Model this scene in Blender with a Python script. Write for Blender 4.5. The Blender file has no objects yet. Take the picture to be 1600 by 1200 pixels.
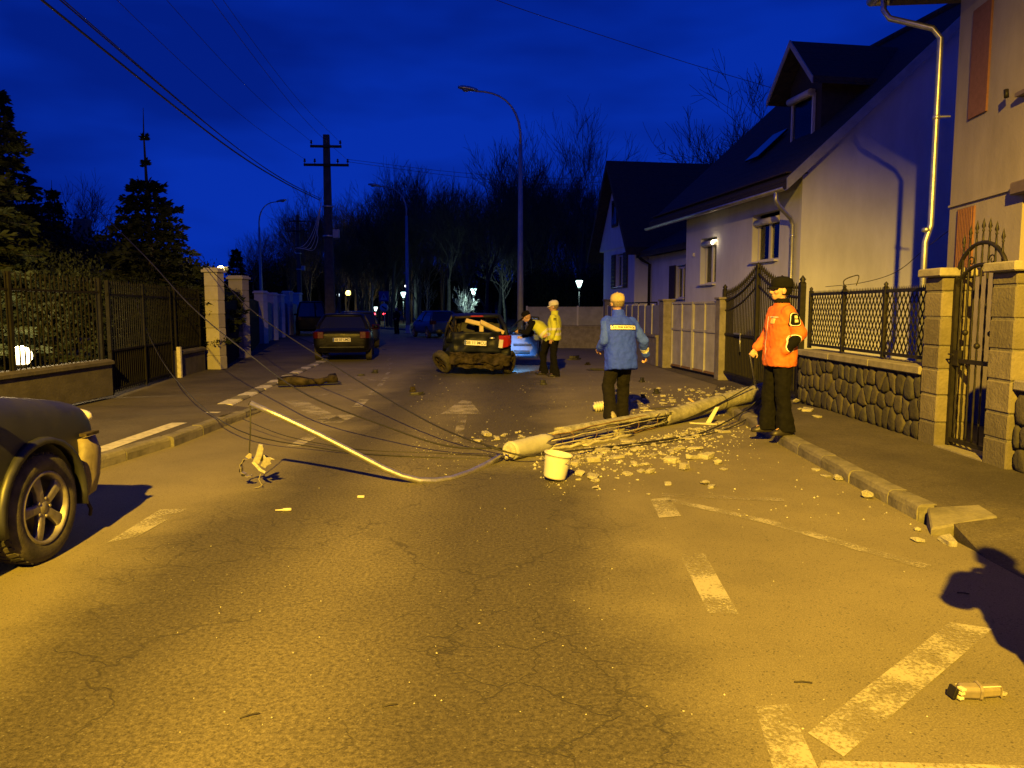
import bpy, bmesh, math, random
from mathutils import Vector as V, Matrix, Euler, noise
from mathutils.bvhtree import BVHTree
R = math.radians
PI = math.pi
rnd = random.Random(7)
C = bpy.context.scene.collection
S = bpy.context.scene

# ------------------------------------------------------------------ camera
HC, FPX, HORIZ = 1.6, 1200.0, 482.0
PITCH = math.atan((600 - HORIZ) / FPX)
cam_d = bpy.data.cameras.new('camera')
cam_d.sensor_width = 36.0
cam_d.lens = 36.0 * FPX / 1600.0
cam_d.clip_start = 0.05
cam_d.clip_end = 3000
cam = bpy.data.objects.new('camera', cam_d)
C.objects.link(cam)
cam.location = (0, 0, HC)
cam.rotation_euler = (PI / 2 - PITCH, 0, 0)
S.camera = cam

# ------------------------------------------------------------------ sky: clear blue hour, sun just set behind the camera
SKY_STRENGTH = 0.1
world = bpy.data.worlds.new('World')
S.world = world
world.use_nodes = True
wn, wl = world.node_tree.nodes, world.node_tree.links
wn.clear()
w_out = wn.new('ShaderNodeOutputWorld')
w_bg = wn.new('ShaderNodeBackground')
w_bg.inputs['Strength'].default_value = SKY_STRENGTH
sky = wn.new('ShaderNodeTexSky')
sky.sky_type = 'NISHITA'
sky.sun_disc = False
sky.sun_elevation = R(-1.0)
sky.sun_rotation = R(180)
w_tc = wn.new('ShaderNodeTexCoord')
w_map = wn.new('ShaderNodeMapping')
w_map.inputs['Scale'].default_value = (1.0, 1.0, 3.2)
w_no = wn.new('ShaderNodeTexNoise')
w_no.inputs['Scale'].default_value = 2.1
w_no.inputs['Detail'].default_value = 4
w_ra = wn.new('ShaderNodeValToRGB')
w_ra.color_ramp.elements[0].position = 0.40
w_ra.color_ramp.elements[0].color = (0.50, 0.50, 0.58, 1)
w_ra.color_ramp.elements[1].position = 0.585
w_ra.color_ramp.elements[1].color = (1, 1, 1, 1)
w_hue = wn.new('ShaderNodeMixRGB')          # the camera is balanced for lamp light: twilight goes deep blue
w_hue.blend_type = 'MIX'
w_hue.inputs['Fac'].default_value = 0.97
w_hue.inputs['Color2'].default_value = (0.004, 0.27, 4.1, 1)
w_mul = wn.new('ShaderNodeMixRGB')
w_mul.blend_type = 'MULTIPLY'
w_mul.inputs['Fac'].default_value = 1.0
wl.new(w_tc.outputs['Generated'], w_map.inputs['Vector'])
wl.new(w_map.outputs['Vector'], w_no.inputs['Vector'])
wl.new(w_no.outputs['Fac'], w_ra.inputs['Fac'])
wl.new(sky.outputs['Color'], w_hue.inputs['Color1'])
wl.new(w_hue.outputs['Color'], w_mul.inputs['Color1'])
wl.new(w_ra.outputs['Color'], w_mul.inputs['Color2'])
# deeper towards the zenith, as the sky in view already does
w_sep = wn.new('ShaderNodeSeparateXYZ'); w_zr = wn.new('ShaderNodeValToRGB'); w_m2 = wn.new('ShaderNodeMixRGB')
w_zr.color_ramp.elements[0].position = 0.06; w_zr.color_ramp.elements[0].color = (1.1, 1.1, 1.06, 1)
w_zr.color_ramp.elements[1].position = 1.0; w_zr.color_ramp.elements[1].color = (0.34, 0.34, 0.38, 1)
e_ = w_zr.color_ramp.elements.new(0.40); e_.color = (0.82, 0.82, 0.86, 1)
w_m2.blend_type = 'MULTIPLY'; w_m2.inputs['Fac'].default_value = 1.0
wl.new(w_tc.outputs['Generated'], w_sep.inputs['Vector']); wl.new(w_sep.outputs['Z'], w_zr.inputs['Fac'])
wl.new(w_mul.outputs['Color'], w_m2.inputs['Color1']); wl.new(w_zr.outputs['Color'], w_m2.inputs['Color2'])
wl.new(w_m2.outputs['Color'], w_bg.inputs['Color'])
wl.new(w_bg.outputs['Background'], w_out.inputs['Surface'])

vs = S.view_settings
vs.view_transform = 'Standard'
vs.look = 'None'
vs.exposure = 0.0
vs.gamma = 1.0
vs.use_curve_mapping = False
S.cycles.use_denoising = True
S.cycles.max_bounces = 6
S.cycles.diffuse_bounces = 2
S.cycles.glossy_bounces = 3
S.cycles.transparent_max_bounces = 12
S.cycles.caustics_reflective = False
S.cycles.caustics_refractive = False
S.cycles.sample_clamp_indirect = 4.0

LAMP = V((-1.3, -6.5, 9.0))                 # the lit street lamp that stands behind the camera
SODIUM = (1.0, 0.575, 0.034)
LAMP_POWER = 29500.0

# ------------------------------------------------------------------ pixel -> place
_cp, _sp = math.cos(PITCH), math.sin(PITCH)
def ray(px, py):
    a, b = (px - 800) / FPX, (600 - py) / FPX
    return V((a, _cp + b * _sp, -_sp + b * _cp))
def G(px, py, z=0.0):
    d = ray(px, py); t = (z - HC) / d.z
    return V((d.x * t, d.y * t, z))
def P(px, py, Y):
    d = ray(px, py); t = Y / d.y
    return V((d.x * t, Y, HC + d.z * t))
def lerp(a, b, t): return a + (b - a) * t
def interp(tab, x):
    if x <= tab[0][0]: return tab[0][1]
    for (a, va), (b, vb) in zip(tab, tab[1:]):
        if x <= b: return va + (vb - va) * (x - a) / (b - a)
    return tab[-1][1]

# ------------------------------------------------------------------ objects
def tag(o, label=None, cat=None, group=None, kind=None):
    if label: o['label'] = label
    if cat: o['category'] = cat
    if group: o['group'] = group
    if kind: o['kind'] = kind
    return o
def thing(name, label, cat, loc=(0, 0, 0), rz=0.0, group=None):
    o = bpy.data.objects.new(name, None)
    o.empty_display_size = 0.2
    C.objects.link(o)
    o.location = loc; o.rotation_euler = (0, 0, rz)
    return tag(o, label, cat, group)
def link(name, me, parent=None):
    o = bpy.data.objects.new(name, me)
    C.objects.link(o)
    if parent is not None: o.parent = parent
    return o
def copy_tree(o, parent=None):
    c = o.copy(); C.objects.link(c)
    if parent is not None: c.parent = parent
    for ch in list(o.children): copy_tree(ch, c)
    return c

class MB:
    def __init__(s): s.v = []; s.f = []; s.m = []; s.sm = []
    def add(s, vs, fs, mi=0, smooth=False):
        b = len(s.v); s.v += [tuple(q) for q in vs]
        for f in fs: s.f.append([i + b for i in f]); s.m.append(mi); s.sm.append(smooth)
        return s
    def box(s, c, d, rz=0.0, M=None, mi=0):
        x, y, z = d[0] / 2, d[1] / 2, d[2] / 2
        vs = [V((a, b, e)) for e in (-z, z) for a, b in ((-x, -y), (x, -y), (x, y), (-x, y))]
        if rz: vs = [Matrix.Rotation(rz, 3, 'Z') @ q for q in vs]
        if M is not None: vs = [M @ q for q in vs]
        vs = [q + V(c) for q in vs]
        return s.add(vs, [(3, 2, 1, 0), (4, 5, 6, 7), (0, 1, 5, 4), (1, 2, 6, 5), (2, 3, 7, 6), (3, 0, 4, 7)], mi)
    def tube(s, pts, r, n=8, cap=True, mi=0, smooth=True, flat=1.0):
        pts = [V(p) for p in pts]
        rs = r if isinstance(r, (list, tuple)) else [r] * len(pts)
        vs, fs = [], []
        up = None
        for i, p in enumerate(pts):
            t = (pts[min(i + 1, len(pts) - 1)] - pts[max(i - 1, 0)])
            t = t.normalized() if t.length > 1e-9 else V((0, 0, 1))
            if up is None:
                up = V((0, 0, 1)) if abs(t.z) < 0.9 else V((1, 0, 0))
            a = t.cross(up).normalized(); b = a.cross(t).normalized(); up = b
            for k in range(n):
                an = 2 * PI * k / n
                vs.append(p + a * math.cos(an) * rs[i] + b * math.sin(an) * rs[i] * flat)
        for i in range(len(pts) - 1):
            for k in range(n):
                k2 = (k + 1) % n
                fs.append((i * n + k, i * n + k2, (i + 1) * n + k2, (i + 1) * n + k))
        s.add(vs, fs, mi, smooth)
        if cap:
            b = len(s.v) - len(vs)
            s.f.append([b + k for k in range(n)][::-1]); s.m.append(mi); s.sm.append(False)
            s.f.append([b + (len(pts) - 1) * n + k for k in range(n)]); s.m.append(mi); s.sm.append(False)
        return s
    def lathe(s, prof, n=20, M=None, mi=0, smooth=True):
        vs, fs = [], []
        for r_, z_ in prof:
            for k in range(n):
                q = V((r_ * math.cos(2 * PI * k / n), r_ * math.sin(2 * PI * k / n), z_))
                vs.append(M @ q if M is not None else q)
        for i in range(len(prof) - 1):
            for k in range(n):
                k2 = (k + 1) % n
                fs.append((i * n + k, i * n + k2, (i + 1) * n + k2, (i + 1) * n + k))
        return s.add(vs, fs, mi, smooth)
    def loft(s, rings, closed=True, cap=True, mi=0, smooth=True):
        n = len(rings[0]); vs = [q for r_ in rings for q in r_]; fs = []
        for i in range(len(rings) - 1):
            for k in range(n if closed else n - 1):
                k2 = (k + 1) % n
                fs.append((i * n + k, i * n + k2, (i + 1) * n + k2, (i + 1) * n + k))
        s.add(vs, fs, mi, smooth)
        if cap:
            b = len(s.v) - len(vs)
            s.f.append([b + k for k in range(n)][::-1]); s.m.append(mi); s.sm.append(smooth)
            s.f.append([b + (len(rings) - 1) * n + k for k in range(n)]); s.m.append(mi); s.sm.append(smooth)
        return s
    def prism(s, poly, ext, mi=0):
        n = len(poly); e = V(ext); a = [V(q) for q in poly]
        vs = a + [q + e for q in a]
        fs = [tuple(range(n))[::-1], tuple(range(n, 2 * n))] + [(k, (k + 1) % n, n + (k + 1) % n, n + k) for k in range(n)]
        return s.add(vs, fs, mi)
    def ball(s, c, r, n=12, m=8, mi=0):
        rx, ry, rz = r if isinstance(r, (list, tuple)) else (r, r, r)
        vs = [V(c) + V((0, 0, -rz))]
        for i in range(1, m):
            t = -PI / 2 + PI * i / m
            for k in range(n):
                a = 2 * PI * k / n
                vs.append(V(c) + V((rx * math.cos(t) * math.cos(a), ry * math.cos(t) * math.sin(a), rz * math.sin(t))))
        vs.append(V(c) + V((0, 0, rz)))
        fs = [(0, 1 + (k + 1) % n, 1 + k) for k in range(n)]
        for i in range(m - 2):
            for k in range(n):
                k2 = (k + 1) % n
                fs.append((1 + i * n + k, 1 + i * n + k2, 1 + (i + 1) * n + k2, 1 + (i + 1) * n + k))
        l = len(vs) - 1; b = 1 + (m - 2) * n
        fs += [(l, b + k, b + (k + 1) % n) for k in range(n)]
        return s.add(vs, fs, mi, True)
    def mesh(s, name, mats, fixn=True):
        me = bpy.data.meshes.new(name)
        me.from_pydata(s.v, [], s.f)
        for m_ in (mats if isinstance(mats, (list, tuple)) else [mats]): me.materials.append(m_)
        me.polygons.foreach_set('material_index', s.m)
        me.polygons.foreach_set('use_smooth', s.sm)
        if fixn:
            bm = bmesh.new(); bm.from_mesh(me)
            bmesh.ops.recalc_face_normals(bm, faces=bm.faces)
            bm.to_mesh(me); bm.free()
        me.update()
        return me
    def build(s, name, mats, parent=None, bevel=0.0, seg=1, fixn=True):
        me = s.mesh(name, mats, fixn)
        if bevel: bevel_mesh(me, bevel, seg)
        return link(name, me, parent)
def bevel_mesh(me, w, seg=1):
    bm = bmesh.new(); bm.from_mesh(me)
    ed = [e for e in bm.edges if len(e.link_faces) == 2 and e.calc_face_angle(0) > 0.5]
    bmesh.ops.bevel(bm, geom=ed, offset=w, segments=seg, affect='EDGES', clamp_overlap=True)
    bm.to_mesh(me); bm.free(); me.update()
def apply_mods(o):
    dg = bpy.context.evaluated_depsgraph_get(); dg.update()
    me = bpy.data.meshes.new_from_object(o.evaluated_get(dg))
    o.modifiers.clear(); old = o.data; o.data = me
    me.name = old.name; bpy.data.meshes.remove(old)
    return o

# ------------------------------------------------------------------ materials
MATS = {}
def mat(name, c1=(0.5, 0.5, 0.5), c2=None, scale=6.0, rough=0.7, metal=0.0, bump=0.0, bscale=60.0, spec=0.5,
        emit=None, estr=0.0, trans=0.0, alpha=1.0, detail=4.0, lo=0.35, hi=0.65, coat=0.0, stretch=None, r2=None):
    if name in MATS: return MATS[name]
    m = bpy.data.materials.new(name); m.use_nodes = True
    n, l = m.node_tree.nodes, m.node_tree.links
    b = n['Principled BSDF']
    b.inputs['Base Color'].default_value = (*c1, 1)
    b.inputs['Roughness'].default_value = rough
    b.inputs['Metallic'].default_value = metal
    b.inputs['Specular IOR Level'].default_value = spec
    b.inputs['Transmission Weight'].default_value = trans
    b.inputs['Alpha'].default_value = alpha
    b.inputs['Coat Weight'].default_value = coat
    if emit:
        b.inputs['Emission Color'].default_value = (*emit, 1); b.inputs['Emission Strength'].default_value = estr
    tc = n.new('ShaderNodeTexCoord'); vec = tc.outputs['Object']
    if stretch:
        mp = n.new('ShaderNodeMapping'); mp.inputs['Scale'].default_value = stretch
        l.new(vec, mp.inputs['Vector']); vec = mp.outputs['Vector']
    if c2 is not None:
        no = n.new('ShaderNodeTexNoise'); no.inputs['Scale'].default_value = scale; no.inputs['Detail'].default_value = detail
        no.inputs['Roughness'].default_value = 0.65
        ra = n.new('ShaderNodeValToRGB')
        ra.color_ramp.elements[0].position = lo; ra.color_ramp.elements[0].color = (*c1, 1)
        ra.color_ramp.elements[1].position = hi; ra.color_ramp.elements[1].color = (*c2, 1)
        l.new(vec, no.inputs['Vector']); l.new(no.outputs['Fac'], ra.inputs['Fac']); l.new(ra.outputs['Color'], b.inputs['Base Color'])
        if r2 is not None:
            mr = n.new('ShaderNodeMapRange'); mr.inputs['To Min'].default_value = rough; mr.inputs['To Max'].default_value = r2
            mr.inputs['From Min'].default_value = lo; mr.inputs['From Max'].default_value = hi
            l.new(no.outputs['Fac'], mr.inputs['Value']); l.new(mr.outputs['Result'], b.inputs['Roughness'])
    if bump:
        nb = n.new('ShaderNodeTexNoise'); nb.inputs['Scale'].default_value = bscale; nb.inputs['Detail'].default_value = 5
        bu = n.new('ShaderNodeBump'); bu.inputs['Strength'].default_value = bump; bu.inputs['Distance'].default_value = 0.02
        l.new(vec, nb.inputs['Vector']); l.new(nb.outputs['Fac'], bu.inputs['Height']); l.new(bu.outputs['Normal'], b.inputs['Normal'])
    MATS[name] = m
    return m

def asphalt(name, dark, light, crack=1.0, lanes=None, speck=0.35):
    """aggregate speckle + worn patches + wandering cracks; lanes = (x0, x1): the coarse worn travel lane"""
    m = bpy.data.materials.new(name); m.use_nodes = True
    n, l = m.node_tree.nodes, m.node_tree.links
    b = n['Principled BSDF']; tc = n.new('ShaderNodeTexCoord'); vec = tc.outputs['Object']
    def N(scale, det=4, rough=0.6, vin=None):
        q = n.new('ShaderNodeTexNoise'); q.inputs['Scale'].default_value = scale; q.inputs['Detail'].default_value = det
        q.inputs['Roughness'].default_value = rough; l.new(vin or vec, q.inputs['Vector']); return q
    def MR(v, a, c, d, e):
        q = n.new('ShaderNodeMapRange'); q.inputs['From Min'].default_value = a; q.inputs['From Max'].default_value = c
        q.inputs['To Min'].default_value = d; q.inputs['To Max'].default_value = e; l.new(v, q.inputs['Value']); return q.outputs['Result']
    def MA(op, a, c):
        q = n.new('ShaderNodeMath'); q.operation = op
        for i, w in ((0, a), (1, c)):
            if isinstance(w, (int, float)): q.inputs[i].default_value = w
            else: l.new(w, q.inputs[i])
        return q.outputs[0]
    def MX(f, a, c, bl='MIX'):
        q = n.new('ShaderNodeMixRGB'); q.blend_type = bl
        for k, w in (('Fac', f), ('Color1', a), ('Color2', c)):
            if isinstance(w, tuple): q.inputs[k].default_value = (*w, 1)
            elif isinstance(w, (int, float)): q.inputs[k].default_value = w
            else: l.new(w, q.inputs[k])
        return q.outputs['Color']
    patch = N(0.55, 6, 0.62)
    fac = MR(patch.outputs['Fac'], 0.36, 0.64, 0, 1)
    if lanes:
        sx = n.new('ShaderNodeSeparateXYZ'); l.new(vec, sx.inputs['Vector'])
        wob = N(0.7, 3)
        x = MA('ADD', sx.outputs['X'], MR(wob.outputs['Fac'], 0, 1, -0.7, 0.7))
        inside = MA('MULTIPLY', MR(x, lanes[0], lanes[0] + 0.7, 0, 1), MR(x, lanes[1] - 0.6, lanes[1], 1, 0))
        x2 = MA('ADD', sx.outputs['X'], MR(wob.outputs['Fac'], 0, 1, -0.25, 0.25))
        track = MA('MULTIPLY', MR(x2, -1.75, -1.15, 0, 1), MR(x2, -0.95, -0.35, 1, 0))      # tyre-polished path
        inside_ = MA('MULTIPLY', inside, MA('SUBTRACT', 1.0, MA('MULTIPLY', track, 0.60)))
        fac = MA('MULTIPLY', MA('ADD', MA('MULTIPLY', fac, 0.40), 0.60), MA('SUBTRACT', 1.0, MA('MULTIPLY', inside_, 0.92)))
        lane_in = inside
    if not lanes: lane_in = 0.6
    col = MX(fac, dark, light)
    sp = N(140, 3, 0.7); sp2 = N(45, 3, 0.7)
    spk = MR(sp.outputs['Fac'], 0.3, 0.7, 1 - speck, 1 + speck)
    spk2 = MA('ADD', 1.0, MA('MULTIPLY', MR(sp2.outputs['Fac'], 0.3, 0.7, -speck * 1.3, speck * 1.3), MA('ADD', MA('MULTIPLY', lane_in, 0.8), 0.2)))
    col = MX(1.0, col, MA('MULTIPLY', spk, spk2), 'MULTIPLY')
    # bright stone chips
    vo = n.new('ShaderNodeTexVoronoi'); vo.inputs['Scale'].default_value = 70; l.new(vec, vo.inputs['Vector'])
    sc = n.new('ShaderNodeSeparateColor'); l.new(vo.outputs['Color'], sc.inputs['Color'])
    chip = MA('MULTIPLY', MA('LESS_THAN', vo.outputs['Distance'], 0.32), MA('GREATER_THAN', sc.outputs['Red'], 0.93))
    col = MX(MA('MULTIPLY', chip, 0.35), col, (0.24, 0.23, 0.21))
    pits = MA('MULTIPLY', MA('LESS_THAN', vo.outputs['Distance'], 0.38), MA('LESS_THAN', sc.outputs['Green'], 0.10))
    col = MX(MA('MULTIPLY', pits, 0.55), col, (0.02, 0.019, 0.018))
    # cracks
    dist = N(1.7, 4); add = n.new('ShaderNodeMixRGB'); add.blend_type = 'ADD'; add.inputs['Fac'].default_value = 0.7
    l.new(vec, add.inputs['Color1']); l.new(dist.outputs['Color'], add.inputs['Color2'])
    ck = None
    for sca, wid, thr in ((0.62, 0.008, 0.50), (2.6, 0.024, 0.50)):
        ve = n.new('ShaderNodeTexVoronoi'); ve.feature = 'DISTANCE_TO_EDGE'; ve.inputs['Scale'].default_value = sca
        l.new(add.outputs['Color'], ve.inputs['Vector'])
        ms = N(0.8 if sca < 1 else 0.5, 3)
        line = MA('MULTIPLY', MR(ve.outputs['Distance'], wid * 0.3, wid, 1, 0), MR(ms.outputs['Fac'], thr - 0.03, thr + 0.05, 0, 1))
        ck = line if ck is None else MA('MAXIMUM', ck, line)
    ck = MA('MULTIPLY', MA('MULTIPLY', ck, MA('ADD', MA('MULTIPLY', lane_in, 0.85), 0.15)), MR(sp2.outputs['Fac'], 0.38, 0.52, 0.0, 1))
    col = MX(MA('MULTIPLY', ck, 0.75 * crack), col, (0.014, 0.013, 0.012))
    l.new(col, b.inputs['Base Color'])
    b.inputs['Roughness'].default_value = 0.82
    b.inputs['Specular IOR Level'].default_value = 0.35
    bu = n.new('ShaderNodeBump'); bu.inputs['Strength'].default_value = 0.55; bu.inputs['Distance'].default_value = 0.006
    h = MA('SUBTRACT', MA('ADD', MA('MULTIPLY', sp.outputs['Fac'], 0.6), MA('MULTIPLY', sp2.outputs['Fac'], 0.8)), MA('MULTIPLY', ck, 1.2))
    l.new(h, bu.inputs['Height']); l.new(bu.outputs['Normal'], b.inputs['Normal'])
    MATS[name] = m
    return m

def worn_paint(name, c=(0.62, 0.60, 0.55), wear=0.5):
    m = bpy.data.materials.new(name); m.use_nodes = True
    n, l = m.node_tree.nodes, m.node_tree.links
    b = n['Principled BSDF']; tc = n.new('ShaderNodeTexCoord'); vec = tc.outputs['Object']
    b.inputs['Base Color'].default_value = (*c, 1); b.inputs['Roughness'].default_value = 0.7
    a = n.new('ShaderNodeTexNoise'); a.inputs['Scale'].default_value = 55; a.inputs['Detail'].default_value = 4; a.inputs['Roughness'].default_value = 0.75
    d = n.new('ShaderNodeTexNoise'); d.inputs['Scale'].default_value = 3.0; d.inputs['Detail'].default_value = 5
    l.new(vec, a.inputs['Vector']); l.new(vec, d.inputs['Vector'])
    q = n.new('ShaderNodeMath'); q.operation = 'ADD'; l.new(a.outputs['Fac'], q.inputs[0]); l.new(d.outputs['Fac'], q.inputs[1])
    r = n.new('ShaderNodeMapRange'); r.inputs['From Min'].default_value = 2 * wear - 0.16; r.inputs['From Max'].default_value = 2 * wear + 0.10
    l.new(q.outputs[0], r.inputs['Value'])
    t = n.new('ShaderNodeBsdfTransparent'); mx = n.new('ShaderNodeMixShader')
    l.new(r.outputs['Result'], mx.inputs['Fac']); l.new(t.outputs[0], mx.inputs[1]); l.new(b.outputs[0], mx.inputs[2])
    l.new(mx.outputs[0], n['Material Output'].inputs['Surface'])
    MATS[name] = m
    return m

M_ASPH = asphalt('asphalt_road', (0.052, 0.045, 0.034), (0.185, 0.162, 0.112), 0.7, (-2.7, 0.95), 0.42)
M_WALK = asphalt('asphalt_pavement', (0.050, 0.043, 0.034), (0.098, 0.085, 0.065), 0.5, None, 0.3)
M_PAINT = worn_paint('road_paint', (0.345, 0.318, 0.255), 0.50)
M_PAINT2 = worn_paint('road_paint_faded', (0.33, 0.305, 0.24), 0.505)
M_PAINT3 = worn_paint('road_paint_ghost', (0.27, 0.245, 0.19), 0.525)
M_KERB = mat('kerb_concrete', (0.10, 0.092, 0.078), (0.20, 0.185, 0.155), 4, 0.85, bump=0.35, bscale=45)
M_KERBW = mat('kerb_white_paint', (0.30, 0.28, 0.24), (0.50, 0.48, 0.43), 14, 0.75, bump=0.2, bscale=40, lo=0.3, hi=0.55)
M_MORTAR = mat('mortar', (0.10, 0.095, 0.085), (0.17, 0.16, 0.14), 18, 0.95, bump=0.4)
M_GRASS = mat('park_grass', (0.012, 0.02, 0.007), (0.035, 0.04, 0.015), 0.8, 0.95, bump=0.5, bscale=8)
M_SOIL = mat('garden_soil', (0.03, 0.026, 0.02), (0.06, 0.055, 0.035), 1.2, 0.95, bump=0.5, bscale=10)
M_CONC = mat('pole_concrete', (0.17, 0.165, 0.15), (0.36, 0.35, 0.32), 9, 0.9, bump=0.7, bscale=40, detail=8)
M_CONCD = mat('broken_concrete', (0.27, 0.255, 0.22), (0.50, 0.48, 0.42), 9, 0.95, bump=0.6, bscale=70)
M_GALV = mat('galvanised_steel', (0.42, 0.43, 0.44), (0.60, 0.61, 0.61), 8, 0.38, 0.85, bump=0.05, bscale=30)
M_LAMPPOST = mat('lamp_post_paint', (0.34, 0.35, 0.37), (0.44, 0.45, 0.46), 3, 0.55, 0.35)
M_WIRE = mat('cable_black', (0.018, 0.017, 0.016), rough=0.6)
M_RUST = mat('rusty_rebar', (0.16, 0.09, 0.05), (0.28, 0.18, 0.10), 40, 0.8, 0.3)
M_IRON = mat('black_iron', (0.008, 0.0075, 0.0075), (0.020, 0.017, 0.015), 12, 0.55, 0.2, spec=0.35)
M_BARK = mat('bare_bark', (0.026, 0.023, 0.020), (0.060, 0.052, 0.044), 5, 0.95)
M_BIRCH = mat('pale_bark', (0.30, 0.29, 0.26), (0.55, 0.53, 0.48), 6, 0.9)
M_NEEDLE = mat('spruce_needles', (0.006, 0.011, 0.005), (0.020, 0.026, 0.010), 3, 0.8, spec=0.2)
M_SHRUB = mat('shrub_leaves', (0.005, 0.009, 0.004), (0.016, 0.020, 0.008), 4, 0.8, spec=0.2)
M_GLASS = mat('window_glass', (0.012, 0.013, 0.016), rough=0.04, spec=0.8)
M_BLACKP = mat('black_plastic', (0.018, 0.018, 0.018), (0.03, 0.03, 0.03), 10, 0.55)
M_RUBBER = mat('tyre_rubber', (0.022, 0.021, 0.019), (0.07, 0.062, 0.048), 9, 0.85, bump=0.2, bscale=80)

def glow(name, col, s): return mat(name, (0.8, 0.8, 0.8), emit=col, estr=s, rough=0.4)
def point_light(name, loc, col, power, size=0.05, parent=None):
    d = bpy.data.lights.new(name, 'POINT'); d.color = col; d.energy = power; d.shadow_soft_size = size
    o = bpy.data.objects.new(name, d); C.objects.link(o); o.location = loc
    if parent is not None: o.parent = parent
    return o

# ================================================================== THE SETTING
def sheet(name, poly, z, m, kind='structure'):
    me = bpy.data.meshes.new(name)
    bm = bmesh.new(); f = bm.faces.new([bm.verts.new((p[0], p[1], z)) for p in poly])
    if f.normal.z < 0 or True:
        bm.normal_update()
        if f.normal.z < 0: f.normal_flip()
    bmesh.ops.triangulate(bm, faces=bm.faces[:])
    bm.to_mesh(me); bm.free(); me.materials.append(m)
    return tag(link(name, me), kind=kind)
sheet('ground', [(-1500, -400), (1500, -400), (1500, 2500), (-1500, 2500)], -0.05, M_SOIL)

# edges of the carriageway, as (Y, X)
L_EDGE = [(-14, -4.35), (7.6, -4.12), (9.2, -3.92), (11.9, -3.90), (12.6, -4.62), (14.5, -4.80), (17, -5.05), (20, -5.35), (23.4, -5.62), (28, -6.6), (34, -8.6), (42, -11.6), (62, -20)]
R_EDGE = [(-14, 3.0), (5.68, 3.07), (8.0, 3.13), (11.1, 3.24), (13.0, 3.4), (16.0, 4.55), (20.5, 4.2), (24, 4.05), (30.5, 3.7), (31.3, 0.6), (36, -0.6), (50, -4.2), (62, -11)]
def lx(y): return interp(L_EDGE, y)
def rx(y): return interp(R_EDGE, y)
road_poly = [(x, y) for y, x in R_EDGE] + [(x, y) for y, x in reversed(L_EDGE)]
sheet('road', road_poly, 0.0, M_ASPH)
sheet('road_continuation', [(-20, 62.01), (-11, 62.01), (-26, 100), (-36, 100)], -0.004, M_ASPH)
sheet('park_ground', [(1.2, 33), (-0.3, 36.2), (-3.9, 50.2), (-10.7, 62.2), (-25, 101), (-200, 400), (300, 400), (300, 33)], -0.02, M_GRASS)

def strip(name, inner, outer, zf, m, skirt=True):
    """pavement between two edges given as functions of y over a list of y"""
    mb = MB()
    ys = zf['ys']; nx = 4
    vs = []
    for y in ys:
        a, b = inner(y), outer(y)
        for k in range(nx + 1):
            e0 = interp([(4.8, 1.0), (5.62, 0.0)], y) if k == 0 and name == 'right_pavement' else 0.0
            vs.append((lerp(a, b, k / nx) - 0.15 * e0, y, lerp(zf['z'](y), 0.002, e0)))
    fs = [(i * (nx + 1) + k, i * (nx + 1) + k + 1, (i + 1) * (nx + 1) + k + 1, (i + 1) * (nx + 1) + k) for i in range(len(ys) - 1) for k in range(nx)]
    mb.add(vs, fs)
    sk = []
    for i in range(len(ys)):
        sk += [vs[i * (nx + 1)], (vs[i * (nx + 1)][0], vs[i * (nx + 1)][1], -0.03)]
    mb.add(sk, [(2 * i, 2 * i + 1, 2 * i + 3, 2 * i + 2) for i in range(len(ys) - 1)])
    o = mb.build(name, m, fixn=False)
    for p in o.data.polygons:
        pass
    bm = bmesh.new(); bm.from_mesh(o.data)
    bmesh.ops.recalc_face_normals(bm, faces=bm.faces)
    if sum(f.normal.z for f in bm.faces) < 0: bmesh.ops.reverse_faces(bm, faces=bm.faces)
    bm.to_mesh(o.data); bm.free()
    return tag(o, kind='structure')
def zl(y): return interp([(-20, 0.12), (10.6, 0.12), (12.4, 0.03), (30, 0.03), (40, 0.02)], y)
def zr(y): return interp([(-20, 0.03), (3.6, 0.03), (5.62, 0.115), (11.2, 0.12), (13.2, 0.035), (16, 0.02), (40, 0.02)], y)
FENCE_L = [(-14, -6.95), (13.4, -6.97), (17.45, -7.6), (20, -7.87), (24.6, -8.5), (36, -11.8), (42.6, -12.8), (50, -14.0), (62, -21)]
def fxl(y): return interp(FENCE_L, y)
ys = [-14 + 1.0 * i for i in range(25)] + [10.6, 11.2, 11.9, 12.4, 12.6, 13, 14, 15] + [16 + 2 * i for i in range(18)]
ys = sorted(set(ys))
strip('left_pavement', lambda y: lx(y) - 0.13, lambda y: fxl(y) - 0.3, {'ys': ys, 'z': zl}, M_WALK)
FX = 4.62
ysr = sorted(set([-14 + i for i in range(27)] + [4.4, 4.8, 5.2, 5.4, 5.62, 11.2, 12.4, 13.2, 14]))
strip('right_pavement', lambda y: rx(y) + (0.13 if y < 13.1 else 0.02), lambda y: 5.2 if y < 13 else 5.6, {'ys': [y for y in ysr if y <= 15], 'z': zr}, M_WALK)
sheet('garage_apron', [(3.3, 12.9), (5.2, 12.9), (5.2, 16), (4.9, 22), (4.0, 31), (3.6, 31), (3.9, 24), (4.0, 20.5), (4.3, 16)], 0.006, M_WALK)

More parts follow.
